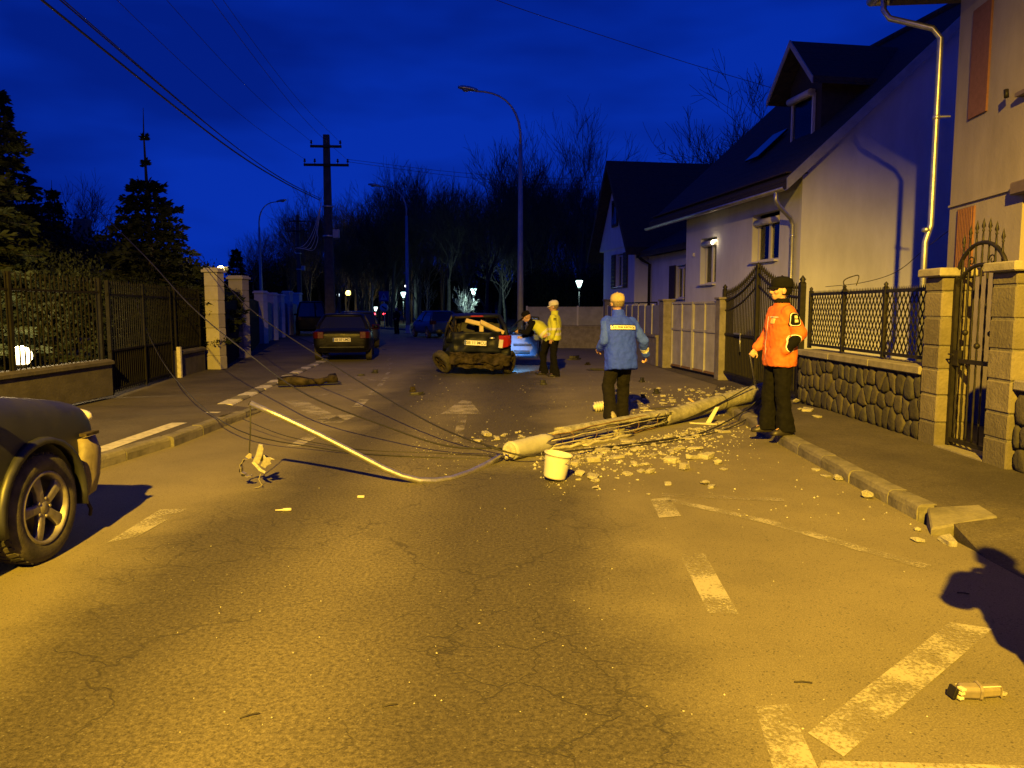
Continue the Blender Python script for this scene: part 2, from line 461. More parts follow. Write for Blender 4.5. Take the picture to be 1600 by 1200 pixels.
# ---- kerbs: one bed with its stones
def kerb(name, pts, h, stone, wdt, mats, jit=0.006, zf=None, side=1):
    """stones laid along pts (x,y); face on the road side"""
    bed = MB()
    L = [0.0]
    for a, b in zip(pts, pts[1:]): L.append(L[-1] + (V(b) - V(a)).length)
    def at(s):
        for i in range(len(pts) - 1):
            if s <= L[i + 1] or i == len(pts) - 2:
                t = (s - L[i]) / (L[i + 1] - L[i]); a, b = V(pts[i]), V(pts[i + 1])
                return a.lerp(b, t), (b - a).normalized()
    for a, b in zip(pts, pts[1:]):
        a, b = V(a), V(b); d = (b - a); nn = V((-d.y, d.x)).normalized() * side
        c = (a + b) / 2 + nn * wdt / 2
        bed.box((c.x, c.y, -0.02 + h(c.y) / 2 - 0.012), (d.length, wdt - 0.03, h(c.y) + 0.02 - 0.004), math.atan2(d.y, d.x))
    root = bed.build(name, M_MORTAR); tag(root, kind='structure')
    s = 0.0; i = 0
    while s < L[-1] - 0.2:
        ln = stone * rnd.uniform(0.92, 1.08)
        e = min(s + ln, L[-1])
        p, d = at((s + e) / 2)
        hh = h(p.y)
        nn = V((-d.y, d.x)) * side
        c = p + nn * (wdt / 2 + rnd.uniform(-jit, jit))
        q = MB()
        # chamfered section swept along the stone
        l2 = (e - s) / 2 - rnd.uniform(0.004, 0.010)
        sec = [(-wdt / 2, -0.03), (wdt / 2, -0.03), (wdt / 2, hh), (-wdt / 2 + 0.035, hh), (-wdt / 2 + 0.012, hh - 0.016), (-wdt / 2, hh - 0.045 if hh > 0.06 else hh - 0.02)]
        tl = rnd.uniform(-0.006, 0.006)
        rings = [[V((u, a * (1 if side > 0 else 1), b)) for a, b in sec] for u in (-l2, -l2 * 0.4, l2 * 0.3, l2)]
        for r_ in rings:
            for k in range(2, 6): r_[k] += V((0, rnd.uniform(-0.004, 0.004), rnd.uniform(-0.005, 0.005)))
        q.loft(rings, smooth=False)
        an = math.atan2(d.y, d.x)
        if side < 0:
            q.v = [(x, -y, z) for x, y, z in q.v]
        st = q.build('kerb_stone', mats[i % len(mats)], root)
        st.location = (c.x, c.y, tl * 0.5); st.rotation_euler = (rnd.uniform(-.012, .012), 0, an + rnd.uniform(-.008, .008))
        s = e; i += 1
    return root
kerb('left_kerb', [(lx(y), y) for y in (-2, 3, 7.6, 9.2, 11.9)], lambda y: interp([(10.2, 0.125), (12, 0.05)], y), 0.78, 0.14, [M_KERB], side=1)
kerb('painted_kerb', [(lx(y), y) for y in (12.6, 14.5, 17, 20, 23.4, 28, 34)], lambda y: 0.034, 0.62, 0.24, [M_KERBW, M_MORTAR], side=1)
kerb('right_kerb', [(rx(y), y) for y in (12.6, 11.1, 8.0, 5.70)], lambda y: interp([(5, 0.122), (11.2, 0.122), (12.6, 0.05)], y), 0.72, 0.15, [M_KERB], side=1)
# dropped slab at the end of the kerb
q = MB()
a = [G(1449, 792, 0.125), G(1530, 788, 0.126), G(1560, 806, 0.112), G(1455, 826, 0.05)]
bt = [V((p.x, p.y, -0.02)) for p in a]
q.add([V((p.x, p.y, p.z)) for p in a] + bt, [(0, 1, 2, 3), (0, 1, 5, 4), (1, 2, 6, 5), (2, 3, 7, 6), (3, 0, 4, 7)])
tag(q.build('kerb_ramp_slab', M_KERB, bevel=0.012), kind='structure')
# white line painted on the left pavement
q = MB()
pts = [(G(140, 709, .122), 0.10), (G(200, 688, .122), .10), (G(270, 664, .122), 0.10), (G(335, 641, .12), 0.10)]
vs = []
for p, w in pts: vs += [(p.x - w, p.y, zl(p.y) + 0.004), (p.x + w, p.y, zl(p.y) + 0.004)]
q.add(vs, [(2 * i, 2 * i + 1, 2 * i + 3, 2 * i + 2) for i in range(len(pts) - 1)])
tag(q.build('pavement_line', M_KERBW), kind='structure')

# ---- painted markings on the carriageway
def marking(pix, m, name='road_marking'):
    me = bpy.data.meshes.new(name); bm = bmesh.new()
    f = bm.faces.new([bm.verts.new(G(x, y, 0.004)) for x, y in pix]); bm.normal_update()
    if f.normal.z < 0: f.normal_flip()
    bmesh.ops.triangulate(bm, faces=bm.faces[:]); bm.to_mesh(me); bm.free(); me.materials.append(m)
    return tag(link(name, me), kind='structure')
def mline(pix, wpx, m):
    """a painted line through pixel points with widths in metres"""
    pts = [G(x, y, 0.004) for x, y in pix]; vs = []
    for i, p in enumerate(pts):
        d = (pts[min(i + 1, len(pts) - 1)] - pts[max(i - 1, 0)]).normalized(); nn = V((-d.y, d.x, 0)) * wpx / 2
        vs += [p - nn, p + nn]
    q = MB(); q.add(vs, [(2 * i, 2 * i + 1, 2 * i + 3, 2 * i + 2) for i in range(len(pts) - 1)])
    return tag(q.build('road_marking', m), kind='structure')
marking([(165, 849), (215, 838), (292, 795), (250, 796)], M_PAINT2, 'lane_dash')
marking([(446, 698), (470, 697), (505, 678), (483, 678)], M_PAINT2, 'lane_dash')
marking([(550, 636), (566, 635), (577, 624), (562, 624)], M_PAINT2, 'lane_dash')
for x0, x1, y0, y1 in ((575, 595, 609, 617), (588, 602, 597, 604), (595, 608, 589, 595), (600, 611, 581, 586), (604, 613, 574, 578), (604, 614, 567, 571), (602, 611, 560, 565)):
    marking([(x0, y1), (x1 - 6, y1), (x1, y0), (x0 + 6, y0)], M_PAINT2, 'lane_dash')
mline([(460, 626), (522, 658)], 0.34, M_PAINT2)
mline([(515, 661), (546, 648)], 0.30, M_PAINT2)
mline([(422, 657), (512, 655)], 0.10, M_PAINT3)
mline([(485, 621), (566, 605)], 0.10, M_PAINT3)
mline([(538, 585), (592, 596)], 0.12, M_PAINT3)
mline([(530, 580), (595, 572)], 0.12, M_PAINT3)
marking([(688, 647), (752, 647), (736, 627), (722, 625)], M_PAINT2, 'lane_arrow')
marking([(716, 648), (730, 648), (722, 690), (708, 692)], M_PAINT3, 'lane_arrow')
marking([(1016, 780), (1046, 777), (1064, 806), (1030, 809)], M_PAINT2, 'lane_dash')
marking([(1061, 865), (1101, 865), (1154, 959), (1107, 958)], M_PAINT, 'lane_dash')
marking([(1180, 1104), (1232, 1100), (1285, 1215), (1212, 1215)], M_PAINT, 'lane_dash')
mline([(1033, 773), (1225, 781)], 0.11, M_PAINT3)
mline([(1046, 781), (1200, 815), (1352, 859)], 0.11, M_PAINT2)
mline([(1352, 859), (1450, 886)], 0.11, M_PAINT3)
marking([(1262, 1145), (1318, 1182), (1552, 982), (1484, 972)], M_PAINT, 'chevron_marking')
marking([(1285, 1188), (1600, 1196), (1600, 1206), (1278, 1206)], M_PAINT2, 'chevron_marking')

# ---- the lit street lamp behind the camera
def street_lamp(name, label, base, top, arm_dir, arm_len, lit=None, thin=1.0):
    t = thing(name, label, 'street lamp', base, 0, 'street lamps')
    H = top
    q = MB(); q.tube([(0, 0, 0), (0, 0, H * 0.35), (0, 0, H * 0.80)], [0.13 * thin, 0.11 * thin, 0.075 * thin], 14); q.build('pole', M_LAMPPOST, t)
    q = MB(); q.lathe([(0.0, 0), (0.22, 0), (0.22, 0.03), (0.15, 0.05), (0.15, 0.5), (0.13, 0.52)], 16); q.build('base_sleeve', M_LAMPPOST, t)
    d = V((arm_dir[0], arm_dir[1], 0)).normalized()
    pts = [V((0, 0, H * 0.79))]
    for i in range(9):
        u = i / 8
        pts.append(V((0, 0, H * 0.84)) + d * (arm_len * (u ** 1.6)) + V((0, 0, (H * 0.155) * (1 - (1 - u) ** 2.3))))
    q = MB(); q.tube(pts, [0.05 * thin] * 4 + [0.036 * thin] * 6, 10); q.build('arm', M_LAMPPOST, t)
    e = pts[-1]; hx = d; up = V((0, 0, 1)); sd = hx.cross(up)
    lum = MB(); rings = []
    for u, w, h0, h1 in ((-0.10, 0.05, -0.05, 0.05), (0.05, 0.11, -0.07, 0.08), (0.25, 0.155, -0.08, 0.10), (0.48, 0.15, -0.07, 0.09), (0.66, 0.08, -0.04, 0.05)):
        c = e + hx * u + up * (0.05 + u * 0.12)
        rings.append([c + sd * w * math.cos(k * PI / 6) + up * ((h1 if math.sin(k * PI / 6) > 0 else -h0) * math.sin(k * PI / 6)) for k in range(12)])
    lum.loft(rings); hd = lum.build('luminaire', M_GALV, t)
    q = MB(); c = e + hx * 0.36 + up * (0.02)
    q.ball(c, (0.13, 0.13, 0.055), 14, 8)
    q.build('lamp_glass', lit if lit else mat('lamp_glass_off', (0.25, 0.25, 0.24), rough=0.15), hd)
    return t, t.location + c
lt, lp = street_lamp('street_lamp', 'tall grey street lamp with glowing sodium head beside the near pavement', (3.7, -6.5, 0.1), 9.0, (-1, 0, 0), 4.4, glow('sodium_glow', (1, 0.5, 0.06), 60))
d = bpy.data.lights.new('sodium_light', 'SPOT'); d.color = SODIUM; d.energy = LAMP_POWER; d.shadow_soft_size = 0.11
d.spot_size = R(166); d.spot_blend = 0.34
d.use_nodes = True                      # a road lantern throws more light outwards than straight down
ln_, ll_ = d.node_tree.nodes, d.node_tree.links
em_ = [x for x in ln_ if x.type == 'EMISSION'][0]
tc_ = ln_.new('ShaderNodeTexCoord'); sp_ = ln_.new('ShaderNodeSeparateXYZ'); ab_ = ln_.new('ShaderNodeMath'); ab_.operation = 'ABSOLUTE'
mx_ = ln_.new('ShaderNodeMath'); mx_.operation = 'MAXIMUM'; mx_.inputs[1].default_value = 0.2; pw_ = ln_.new('ShaderNodeMath'); pw_.operation = 'POWER'; pw_.inputs[1].default_value = -0.65
ll_.new(tc_.outputs['Normal'], sp_.inputs[0]); ll_.new(sp_.outputs['Z'], ab_.inputs[0]); ll_.new(ab_.outputs[0], mx_.inputs[0]); ll_.new(mx_.outputs[0], pw_.inputs[0]); ll_.new(pw_.outputs[0], em_.inputs['Strength'])
o = bpy.data.objects.new('sodium_light', d); C.objects.link(o); o.parent = lt
o.location = V(LAMP) - V((0, 0, 0.2)) - V(lt.location)

# ================================================================== RIGHT SIDE: walls, gates, houses
M_STONE = [mat('field_stone_%d' % i, c, tuple(x * 1.5 for x in c), 9, 0.9, bump=0.5, bscale=28) for i, c in enumerate(((0.030, 0.027, 0.024), (0.050, 0.044, 0.036), (0.038, 0.036, 0.034)))]
M_BLOCK = [mat('pillar_stone_%d' % i, c, tuple(x * 1.35 for x in c), 7, 0.9, bump=0.45, bscale=35) for i, c in enumerate(((0.10, 0.088, 0.068), (0.14, 0.123, 0.095)))]
M_COPING = mat('coping_concrete', (0.17, 0.155, 0.13), (0.27, 0.25, 0.215), 6, 0.85, bump=0.3)
M_PLASTER = mat('white_plaster', (0.56, 0.57, 0.60), (0.72, 0.735, 0.78), 1.1, 0.9, bump=0.2, bscale=45, stretch=(1.4, 1.4, 0.5), detail=8, lo=0.28, hi=0.62)
M_PLASTER2 = mat('cream_plaster', (0.25, 0.22, 0.20), (0.36, 0.32, 0.29), 1.2, 0.9, bump=0.25, bscale=40, stretch=(1.4, 1.4, 0.5), detail=8, lo=0.28, hi=0.65)
M_REDTRIM = mat('red_trim', (0.17, 0.075, 0.055), (0.22, 0.10, 0.075), 20, 0.85)
M_ROOF = mat('roof_tiles', (0.030, 0.024, 0.022), (0.055, 0.043, 0.038), 9, 0.85, bump=0.8, bscale=14, stretch=(1, 3, 3))
M_WOODD = mat('dark_stained_wood', (0.035, 0.024, 0.018), (0.06, 0.042, 0.03), 6, 0.7, stretch=(1, 8, 1))
M_PVC = mat('white_window_frame', (0.62, 0.61, 0.60), (0.70, 0.69, 0.68), 5, 0.45)
M_CURTAIN = mat('curtain', (0.28, 0.25, 0.21), (0.42, 0.38, 0.33), 7, 0.9, stretch=(6, 6, 0.3))
M_SHUTTER = mat('roller_shutter', (0.13, 0.10, 0.085), (0.17, 0.135, 0.115), 5, 0.6)
M_GATEPAINT = mat('grey_white_gate_paint', (0.32, 0.315, 0.32), (0.44, 0.435, 0.44), 3, 0.55, bump=0.06, bscale=20)
M_PANEL = mat('grey_sheet_panel', (0.22, 0.225, 0.24), (0.30, 0.305, 0.32), 3, 0.6)
M_PANEL_RIB = mat('pale_rib_paint', (0.42, 0.42, 0.43), (0.5, 0.5, 0.51), 3, 0.6)

def tile_bump(m):
    n, l = m.node_tree.nodes, m.node_tree.links; b = n['Principled BSDF']
    tc = n.new('ShaderNodeTexCoord'); s = n.new('ShaderNodeSeparateXYZ'); ad = n.new('ShaderNodeMath'); ad.operation = 'ADD'; cb = n.new('ShaderNodeCombineXYZ'); mu = n.new('ShaderNodeMath'); mu.operation = 'MULTIPLY'; mu.inputs[1].default_value = 1.45
    br = n.new('ShaderNodeTexBrick'); br.inputs['Scale'].default_value = 1.0; br.inputs['Brick Width'].default_value = 0.24; br.inputs['Row Height'].default_value = 0.30; br.inputs['Mortar Size'].default_value = 0.02; br.inputs['Mortar Smooth'].default_value = 0.6
    l.new(tc.outputs['Object'], s.inputs[0]); l.new(s.outputs['X'], ad.inputs[0]); l.new(s.outputs['Y'], ad.inputs[1]); l.new(ad.outputs[0], cb.inputs['X']); l.new(s.outputs['Z'], mu.inputs[0]); l.new(mu.outputs[0], cb.inputs['Y']); l.new(cb.outputs[0], br.inputs['Vector'])
    bu = n.new('ShaderNodeBump'); bu.inputs['Strength'].default_value = 1.0; bu.inputs['Distance'].default_value = 0.05; bu.invert = True
    l.new(br.outputs['Fac'], bu.inputs['Height']); l.new(bu.outputs['Normal'], b.inputs['Normal'])
tile_bump(M_ROOF)
def clip_poly(poly, p, nrm):
    out = []
    for i in range(len(poly)):
        a, b = poly[i], poly[(i + 1) % len(poly)]
        da, db = (a - p).dot(nrm), (b - p).dot(nrm)
        if da <= 0: out.append(a)
        if (da < 0 < db) or (db < 0 < da): out.append(a + (b - a) * (da / (da - db)))
    return out
def voronoi(w, h, sx, sy, seed):
    r = random.Random(seed); pts = []
    ny = max(1, round(h / sy)); nx = max(1, round(w / sx))
    for j in range(ny):
        for i in range(nx + (j % 2)):
            pts.append(V(((i + 0.5 - 0.5 * (j % 2) + r.uniform(-.34, .34)) * w / nx, (j + 0.5 + r.uniform(-.30, .30)) * h / ny)))
    cells = []
    for i, p in enumerate(pts):
        poly = [V((0, 0)), V((w, 0)), V((w, h)), V((0, h))]
        for k, q in enumerate(pts):
            if k != i and (q - p).length < 4 * max(sx, sy):
                poly = clip_poly(poly, (p + q) / 2, (q - p))
                if len(poly) < 3: break
        if len(poly) >= 3: cells.append(poly)
    return cells
def stone_mesh(poly, r, gap=0.006, bulge=0.036):
    c = V((0, 0))
    for p in poly: c += p
    c /= len(poly)
    ins = []
    for p in poly:
        d = p - c; ln = d.length
        ins.append(c + d * max(0.35, (ln - gap * 1.3) / ln))
    for _ in range(1):          # soften the corners
        o = []
        for i in range(len(ins)):
            a, b = ins[i], ins[(i + 1) % len(ins)]
            o += [a.lerp(b, 0.26), a.lerp(b, 0.74)]
        ins = o
    q = MB(); n = len(ins); bl = bulge * r.uniform(0.7, 1.25); tx, ty = r.uniform(-.012, .012), r.uniform(-.012, .012)
    rings = []
    for s_, d in ((1.0, 0.0), (0.985, bl * 0.5), (0.90, bl * 0.88), (0.62, bl * 1.05)):
        rings.append([V(((c + (p - c) * s_).x - c.x, -d - (r.uniform(-.004, .004) if d else 0) - (tx * (p.x - c.x) + ty * (p.y - c.y)) * 8 * d, (c + (p - c) * s_).y - c.y)) for p in ins])
    q.loft(rings, cap=False, smooth=True)
    b = len(q.v) - n
    q.v.append((0, -bl * 1.08, 0)); k0 = len(q.v) - 1
    for k in range(n): q.f.append([b + k, b + (k + 1) % n, k0]); q.m.append(0); q.sm.append(True)
    return q, c
def stone_face(parent, w, h, M, seed, sx=0.2, sy=0.2, mats=None, name='stone'):
    """stones on a wall face; M maps (along, -out, up) to the parent's space"""
    r = random.Random(seed)
    for cell in voronoi(w, h, sx, sy, seed):
        q, c = stone_mesh(cell, r)
        q.v = [tuple(M @ V((v[0] + c.x, v[1], v[2] + c.y))) for v in q.v]
        q.build(name, r.choice(mats or M_STONE), parent)
RZ_X = Matrix(((0, 1, 0), (-1, 0, 0), (0, 0, 1)))  # along +x -> along -y ; out -y -> out -x
def facing_road(x, y0, z0):
    """frame on the plane X=x facing -X, running from y0 towards smaller Y"""
    return Matrix.Translation((x, y0, z0)) @ RZ_X.to_4x4()

# ---- low stone wall under the lattice fence
def stone_wall(name, label, y0, y1, seed):
    t = thing(name, label, 'wall', (FX, (y0 + y1) / 2, 0.08)); off = (y0 + y1) / 2; L = y1 - y0
    q = MB(); q.box((0.17, 0, 0.38), (0.30, L, 0.80)); q.build('wall_core', M_STONE[0], t)
    M = Matrix.Translation((0.02, L / 2, 0.03)) @ RZ_X.to_4x4()
    stone_face(t, L, 0.73, M, seed, 0.185, 0.24)
    n = max(1, round(L / 1.25))
    for i in range(n):
        q = MB(); l = L / n - 0.006
        q.box((0.16, -L / 2 + (i + .5) * L / n, 0.825), (0.42, l, 0.095)); q.build('coping_slab', M_COPING, t, bevel=0.012)
    return t
stone_wall('stone_wall', 'low dark rubble stone wall with concrete coping below the black lattice fence', 8.60, 12.35, 3)
stone_wall('stone_wall', 'short rubble stone wall beside the arched gate\'s nearer pillar', 4.4, 6.98, 9)

# ---- lattice fence
def lattice_fence(label, y0, y1, npan, z0=1.0, z1=1.84):
    t = thing('lattice_fence', label, 'fence', (FX + 0.14, y0, z0 - 0.02))
    pw = (y1 - y0) / npan; H = z1 - z0
    for i in range(npan + 1):
        q = MB(); q.box((0, i * pw, H / 2 + 0.02), (0.05, 0.05, H + 0.06))
        q.lathe([(0.0, H + 0.05), (0.035, H + 0.05), (0.02, H + 0.07), (0.032, H + 0.09), (0.0, H + 0.125)], 8, Matrix.Translation((0, i * pw, 0)))
        q.build('post', M_IRON, t)
    zb, zt = 0.05, H
    for i in range(npan):
        ya, yb = i * pw + 0.03, (i + 1) * pw - 0.03
        for z in (zb, zt):
            q = MB(); q.box((0, (ya + yb) / 2, z), (0.035, yb - ya, 0.04)); q.build('rail', M_IRON, t)
        # expanded rows of small spikes along the top
        sp = MB(); n = int((yb - ya) / 0.045)
        for k in range(n):
            y = ya + (k + .5) * (yb - ya) / n
            sp.add([(-.006, y - .008, zt + .018), (.006, y - .008, zt + .018), (.006, y + .008, zt + .018), (-.006, y + .008, zt + .018), (0, y, zt + .062)], [(0, 1, 4), (1, 2, 4), (2, 3, 4), (3, 0, 4)])
        tag(sp.build('spike_row', M_IRON, t), kind='stuff')
        pitch = 0.098; hh = zt - zb; run = hh * 0.60
        for s_ in (-1, 1):
            k = -int(run / pitch) - 1
            while True:
                y0_ = ya + k * pitch
                if y0_ > yb + run: break
                a = V((0, y0_, zb)); b = V((0, y0_ + s_ * run, zt)); k += 1
                # clip to the panel
                t0, t1 = 0.0, 1.0
                dy = b.y - a.y
                ta, tb = (ya - a.y) / dy, (yb - a.y) / dy
                t0, t1 = max(t0, min(ta, tb)), min(t1, max(ta, tb))
                if t1 - t0 < 0.04: continue
                p, r_ = a.lerp(b, t0), a.lerp(b, t1); d = r_ - p
                M = Matrix.Rotation(math.atan2(d.z, d.y), 3, 'X')
                q = MB(); q.box((p + r_) / 2 + V((0.006 * s_, 0, 0)), (0.008, d.length, 0.017), M=M); q.build('lattice_bar', M_IRON, t)
lattice_fence('black iron lattice fence standing on the low stone wall', 8.62, 12.3, 3)

# ---- block pillars
def block_pillar(label, x0, x1, y0, y1, h, seed):
    r = random.Random(seed)
    t = thing('gate_pillar', label, 'pillar', ((x0 + x1) / 2, (y0 + y1) / 2, 0.08))
    w, d = x1 - x0, y1 - y0
    q = MB(); q.box((0, 0, h / 2), (w - 0.03, d - 0.03, h)); q.build('pillar_core', M_MORTAR, t)
    z = 0.0; i = 0
    while z < h - 0.05:
        hh = min(r.uniform(0.24, 0.31), h - z)
        sp = r.uniform(-.25, .25) * w if i % 2 else None
        sp2 = r.uniform(-.3, .3) * d
        for fx in ((-w / 2, w / 2),):
            pieces = [(-w / 2, w / 2)] if i % 2 == 0 else [(-w / 2, sp), (sp, w / 2)]
            for a, b in pieces:
                q = MB(); j = r.uniform(-.006, .006)
                q.box(((a + b) / 2 + j * .5, j, z + hh / 2), (b - a - 0.010, d + r.uniform(-.004, .008), hh - 0.012))
                q.build('stone_block', r.choice(M_BLOCK), t, bevel=0.014)
        z += hh; i += 1
    q = MB(); q.box((0, 0, h + 0.045), (w + 0.12, d + 0.12, 0.09)); q.build('cap', M_COPING, t, bevel=0.012)
    return t
block_pillar('square stone block pillar between the lattice fence and the arched gate', 4.58, 4.94, 8.24, 8.58, 1.86, 5)
block_pillar('square stone block pillar carrying a small pale plate beside the arched gate', 4.56, 4.94, 7.00, 7.36, 1.86, 6)
q = MB(); q.box((4.74, 6.985, 1.62), (0.07, 0.012, 0.09)); tag(q.build('number_plate', M_PVC, bevel=0.003), 'small pale house plate fixed on a stone block pillar', 'plate')

def spear(q, x, y, z, s=1.0):
    q.lathe([(0.007 * s, 0), (0.016 * s, 0.02 * s), (0.008 * s, 0.035 * s), (0.022 * s, 0.06 * s), (0.012 * s, 0.10 * s), (0.0, 0.15 * s)], 6, Matrix.Translation((x, y, z)))
# ---- arched garden gate
t = thing('arched_gate', 'narrow black wrought iron gate with arched top between stone block pillars', 'gate', (4.72, 7.80, 0.10))
W2 = 0.43
def arch_z(y, a, b): return a + b * math.sqrt(max(0, 1 - (y / W2) ** 2))
for s_ in (-1, 1):
    q = MB(); q.box((0, s_ * (W2 - 0.025), 0.90), (0.045, 0.05, 1.72)); q.build('stile', M_IRON, t)
for z in (0.10, 0.95):
    q = MB(); q.box((0, 0, z), (0.038, 2 * W2 - 0.10, 0.045)); q.build('rail', M_IRON, t)
for a, b in ((1.60, 0.34), (1.76, 0.40)):
    q = MB(); q.tube([(0, W2 * math.cos(k * PI / 16), a + b * math.sin(k * PI / 16)) for k in range(17)], 0.021, 8); q.build('arch_bar', M_IRON, t)
for k in range(7):
    y = -W2 + 2 * W2 * (k + 1) / 8
    zt = arch_z(y, 1.76, 0.40) + 0.10
    q = MB(); n = 26
    q.tube([(0, y, 0.10 + (zt - 0.10) * i / n) for i in range(n + 1)], [0.008 + 0.0035 * (i % 2) for i in range(n + 1)], 6)
    if k % 2: q.ball((0, y, 1.25 if k != 3 else 1.12), 0.032, 8, 6)
    spear(q, 0, y, zt, 1.0); q.build('bar', M_IRON, t)
for k in (-1, 1):
    q = MB(); q.tube([(0, k * 0.17 + 0.055 * math.cos(u * 0.7) * (1 - u / 14), 1.98 + 0.055 * math.sin(u * 0.7) * (1 - u / 14)) for u in range(11)], 0.007, 6); q.build('scroll', M_IRON, t)
q = MB(); q.box((0, W2 - 0.11, 0.98), (0.06, 0.09, 0.16)); q.tube([(-0.05, W2 - 0.11, 1.02), (-0.10, W2 - 0.11, 1.02), (-0.10, W2 - 0.20, 1.02)], 0.009, 6); q.build('lock', M_IRON, t)
q = MB(); q.box((4.75, 7.80, 0.115), (0.36, 0.86, 0.03)); tag(q.build('gate_threshold', M_COPING), kind='structure')

# ---- wide double drive gate with peaked top
t = thing('double_gate', 'wide black iron double gate rising to a spiked peak at its centre post', 'gate', (4.72, 14.85, 0.06))
GW = 2.25
def gz(y): return 1.72 + 0.50 * (1 - abs(y) / GW) ** 1.9
for y, h in ((-GW - 0.03, 1.95), (0, 2.30), (GW + 0.03, 1.95)):
    q = MB(); q.box((0, y, h / 2), (0.09, 0.09, h)); q.lathe([(0.0, h), (0.06, h), (0.035, h + .03), (0.055, h + .06), (0.0, h + .13)], 8, Matrix.Translation((0, y, 0))); q.build('post', M_IRON, t)
for s_ in (-1, 1):
    for z in (0.14, 0.98):
        q = MB(); q.box((0, s_ * GW / 2, z), (0.04, GW - 0.14, 0.05)); q.build('rail', M_IRON, t)
    q = MB(); q.tube([(0, s_ * (0.06 + (GW - 0.1) * i / 14), gz(0.06 + (GW - 0.1) * i / 14)) for i in range(15)], 0.026, 6); q.build('curved_rail', M_IRON, t)
    q = MB(); q.tube([(0, s_ * (0.06 + (GW - 0.1) * i / 14), gz(0.06 + (GW - 0.1) * i / 14) - 0.22 - 0.0 * i) for i in range(15)], 0.02, 6); q.build('curved_rail', M_IRON, t)
    q = MB(); q.box((0.022, s_ * GW / 2, 0.56), (0.006, GW - 0.16, 0.80)); q.build('sheet_panel', M_IRON, t)
    n = 20
    for k in range(n):
        y = s_ * (0.08 + (GW - 0.16) * (k + .5) / n)
        zt = gz(y) + 0.08
        q = MB(); q.box((0, y, (0.12 + zt) / 2), (0.020, 0.020, zt - 0.12)); spear(q, 0, y, zt, 1.15); q.build('bar', M_IRON, t)
q = MB(); q.box((-0.06, 1.05, 1.02), (0.03, 0.42, 0.03)); q.tube([(-0.06, 0.86, 1.0), (-0.07, 0.83, 0.85), (-0.06, 0.82, 0.66)], 0.012, 6); q.build('latch', M_GALV, t)

# ---- pale sheet-metal garage gate and its posts
def panel_gate():
    a, b = V((4.68, 17.45, 0.02)), V((4.28, 20.55, 0.02)); d = b - a; L = d.length; an = math.atan2(d.y, d.x)
    t = thing('garage_gate', 'pale grey sheet metal double gate with rusty lower edge', 'gate', a, an)
    for i in range(2):
        l0, l1 = i * L / 2 + 0.02, (i + 1) * L / 2 - 0.02
        for z0, z1 in ((0.10, 1.02), (1.07, 1.70)):
            q = MB(); q.box(((l0 + l1) / 2, 0, (z0 + z1) / 2), (l1 - l0 - 0.04, 0.012, z1 - z0)); q.build('panel', M_GATEPAINT, t)
        for z in (0.09, 1.045, 1.72):
            q = MB(); q.box(((l0 + l1) / 2, 0.014, z), (l1 - l0, 0.045, 0.05)); q.build('frame_rail', M_GATEPAINT if z > 0.1 else M_RUST, t)
        for x in (l0 + 0.02, (l0 + l1) / 2, l1 - 0.02):
            q = MB(); q.box((x, 0.016, 0.9), (0.04, 0.05, 1.66)); q.build('stile', M_GATEPAINT, t)
    return t
panel_gate()
for x, y, w, lab in ((4.74, 17.22, 0.36, 'grey concrete gate post between the black double gate and the pale garage gate'), (4.20, 20.95, 0.62, 'broad grey concrete gate post at the far side of the garage gate')):
    q = MB(); q.box((x, y, 0.90), (0.30, w, 1.80)); q.box((x, y, 1.825), (0.36, w + 0.06, 0.05)); tag(q.build('gate_post', M_COPING, bevel=0.012), lab, 'gate post')

# ---- low wall with ribbed sheet fence, running on to the bend
def sheet_fence(pts, lab, wh, ft, name):
    t = thing(name, lab, 'fence', (pts[0][0], pts[0][1], 0)); o = V((pts[0][0], pts[0][1], 0))
    for (xa, ya), (xb, yb) in zip(pts, pts[1:]):
        a, b = V((xa, ya, 0)) - o, V((xb, yb, 0)) - o; d = b - a; L = d.length; an = math.atan2(d.y, d.x); c = (a + b) / 2
        q = MB(); q.box((c.x, c.y, wh / 2), (L + 0.1, 0.24, wh), an); q.build('wall', M_COPING, t)
        q = MB(); q.box((c.x, c.y, wh + 0.03), (L + 0.12, 0.30, 0.06), an); q.build('coping', M_COPING, t)
        n = max(1, round(L / 0.95))
        for i in range(n + 1):
            p = a.lerp(b, i / n); q = MB(); q.box((p.x, p.y, (wh + ft) / 2), (0.07, 0.07, ft - wh + 0.05), an); q.build('post', M_PANEL_RIB, t)
        for i in range(n):
            p = a.lerp(b, (i + .5) / n); q = MB(); q.box((p.x, p.y, (wh + ft) / 2 + 0.03), (L / n - 0.07, 0.02, ft - wh - 0.08), an); q.build('panel', M_PANEL, t)
    return t
sheet_fence([(4.12, 21.4), (3.75, 30.2)], 'grey sheet panel fence on a low concrete wall leading back from the garage gate', 0.80, 1.70, 'panel_fence')
sheet_fence([(3.68, 30.9), (0.62, 31.7)], 'grey sheet panel fence on a low wall closing the far bend', 0.86, 1.68, 'panel_fence')
q = MB(); q.box((3.9, 30.6, 0.95), (0.5, 0.5, 1.9)); q.box((3.9, 30.6, 1.93), (0.58, 0.58, 0.07)); tag(q.build('corner_post', M_COPING, bevel=0.02), 'stubby grey concrete corner post where the panel fences meet', 'post')

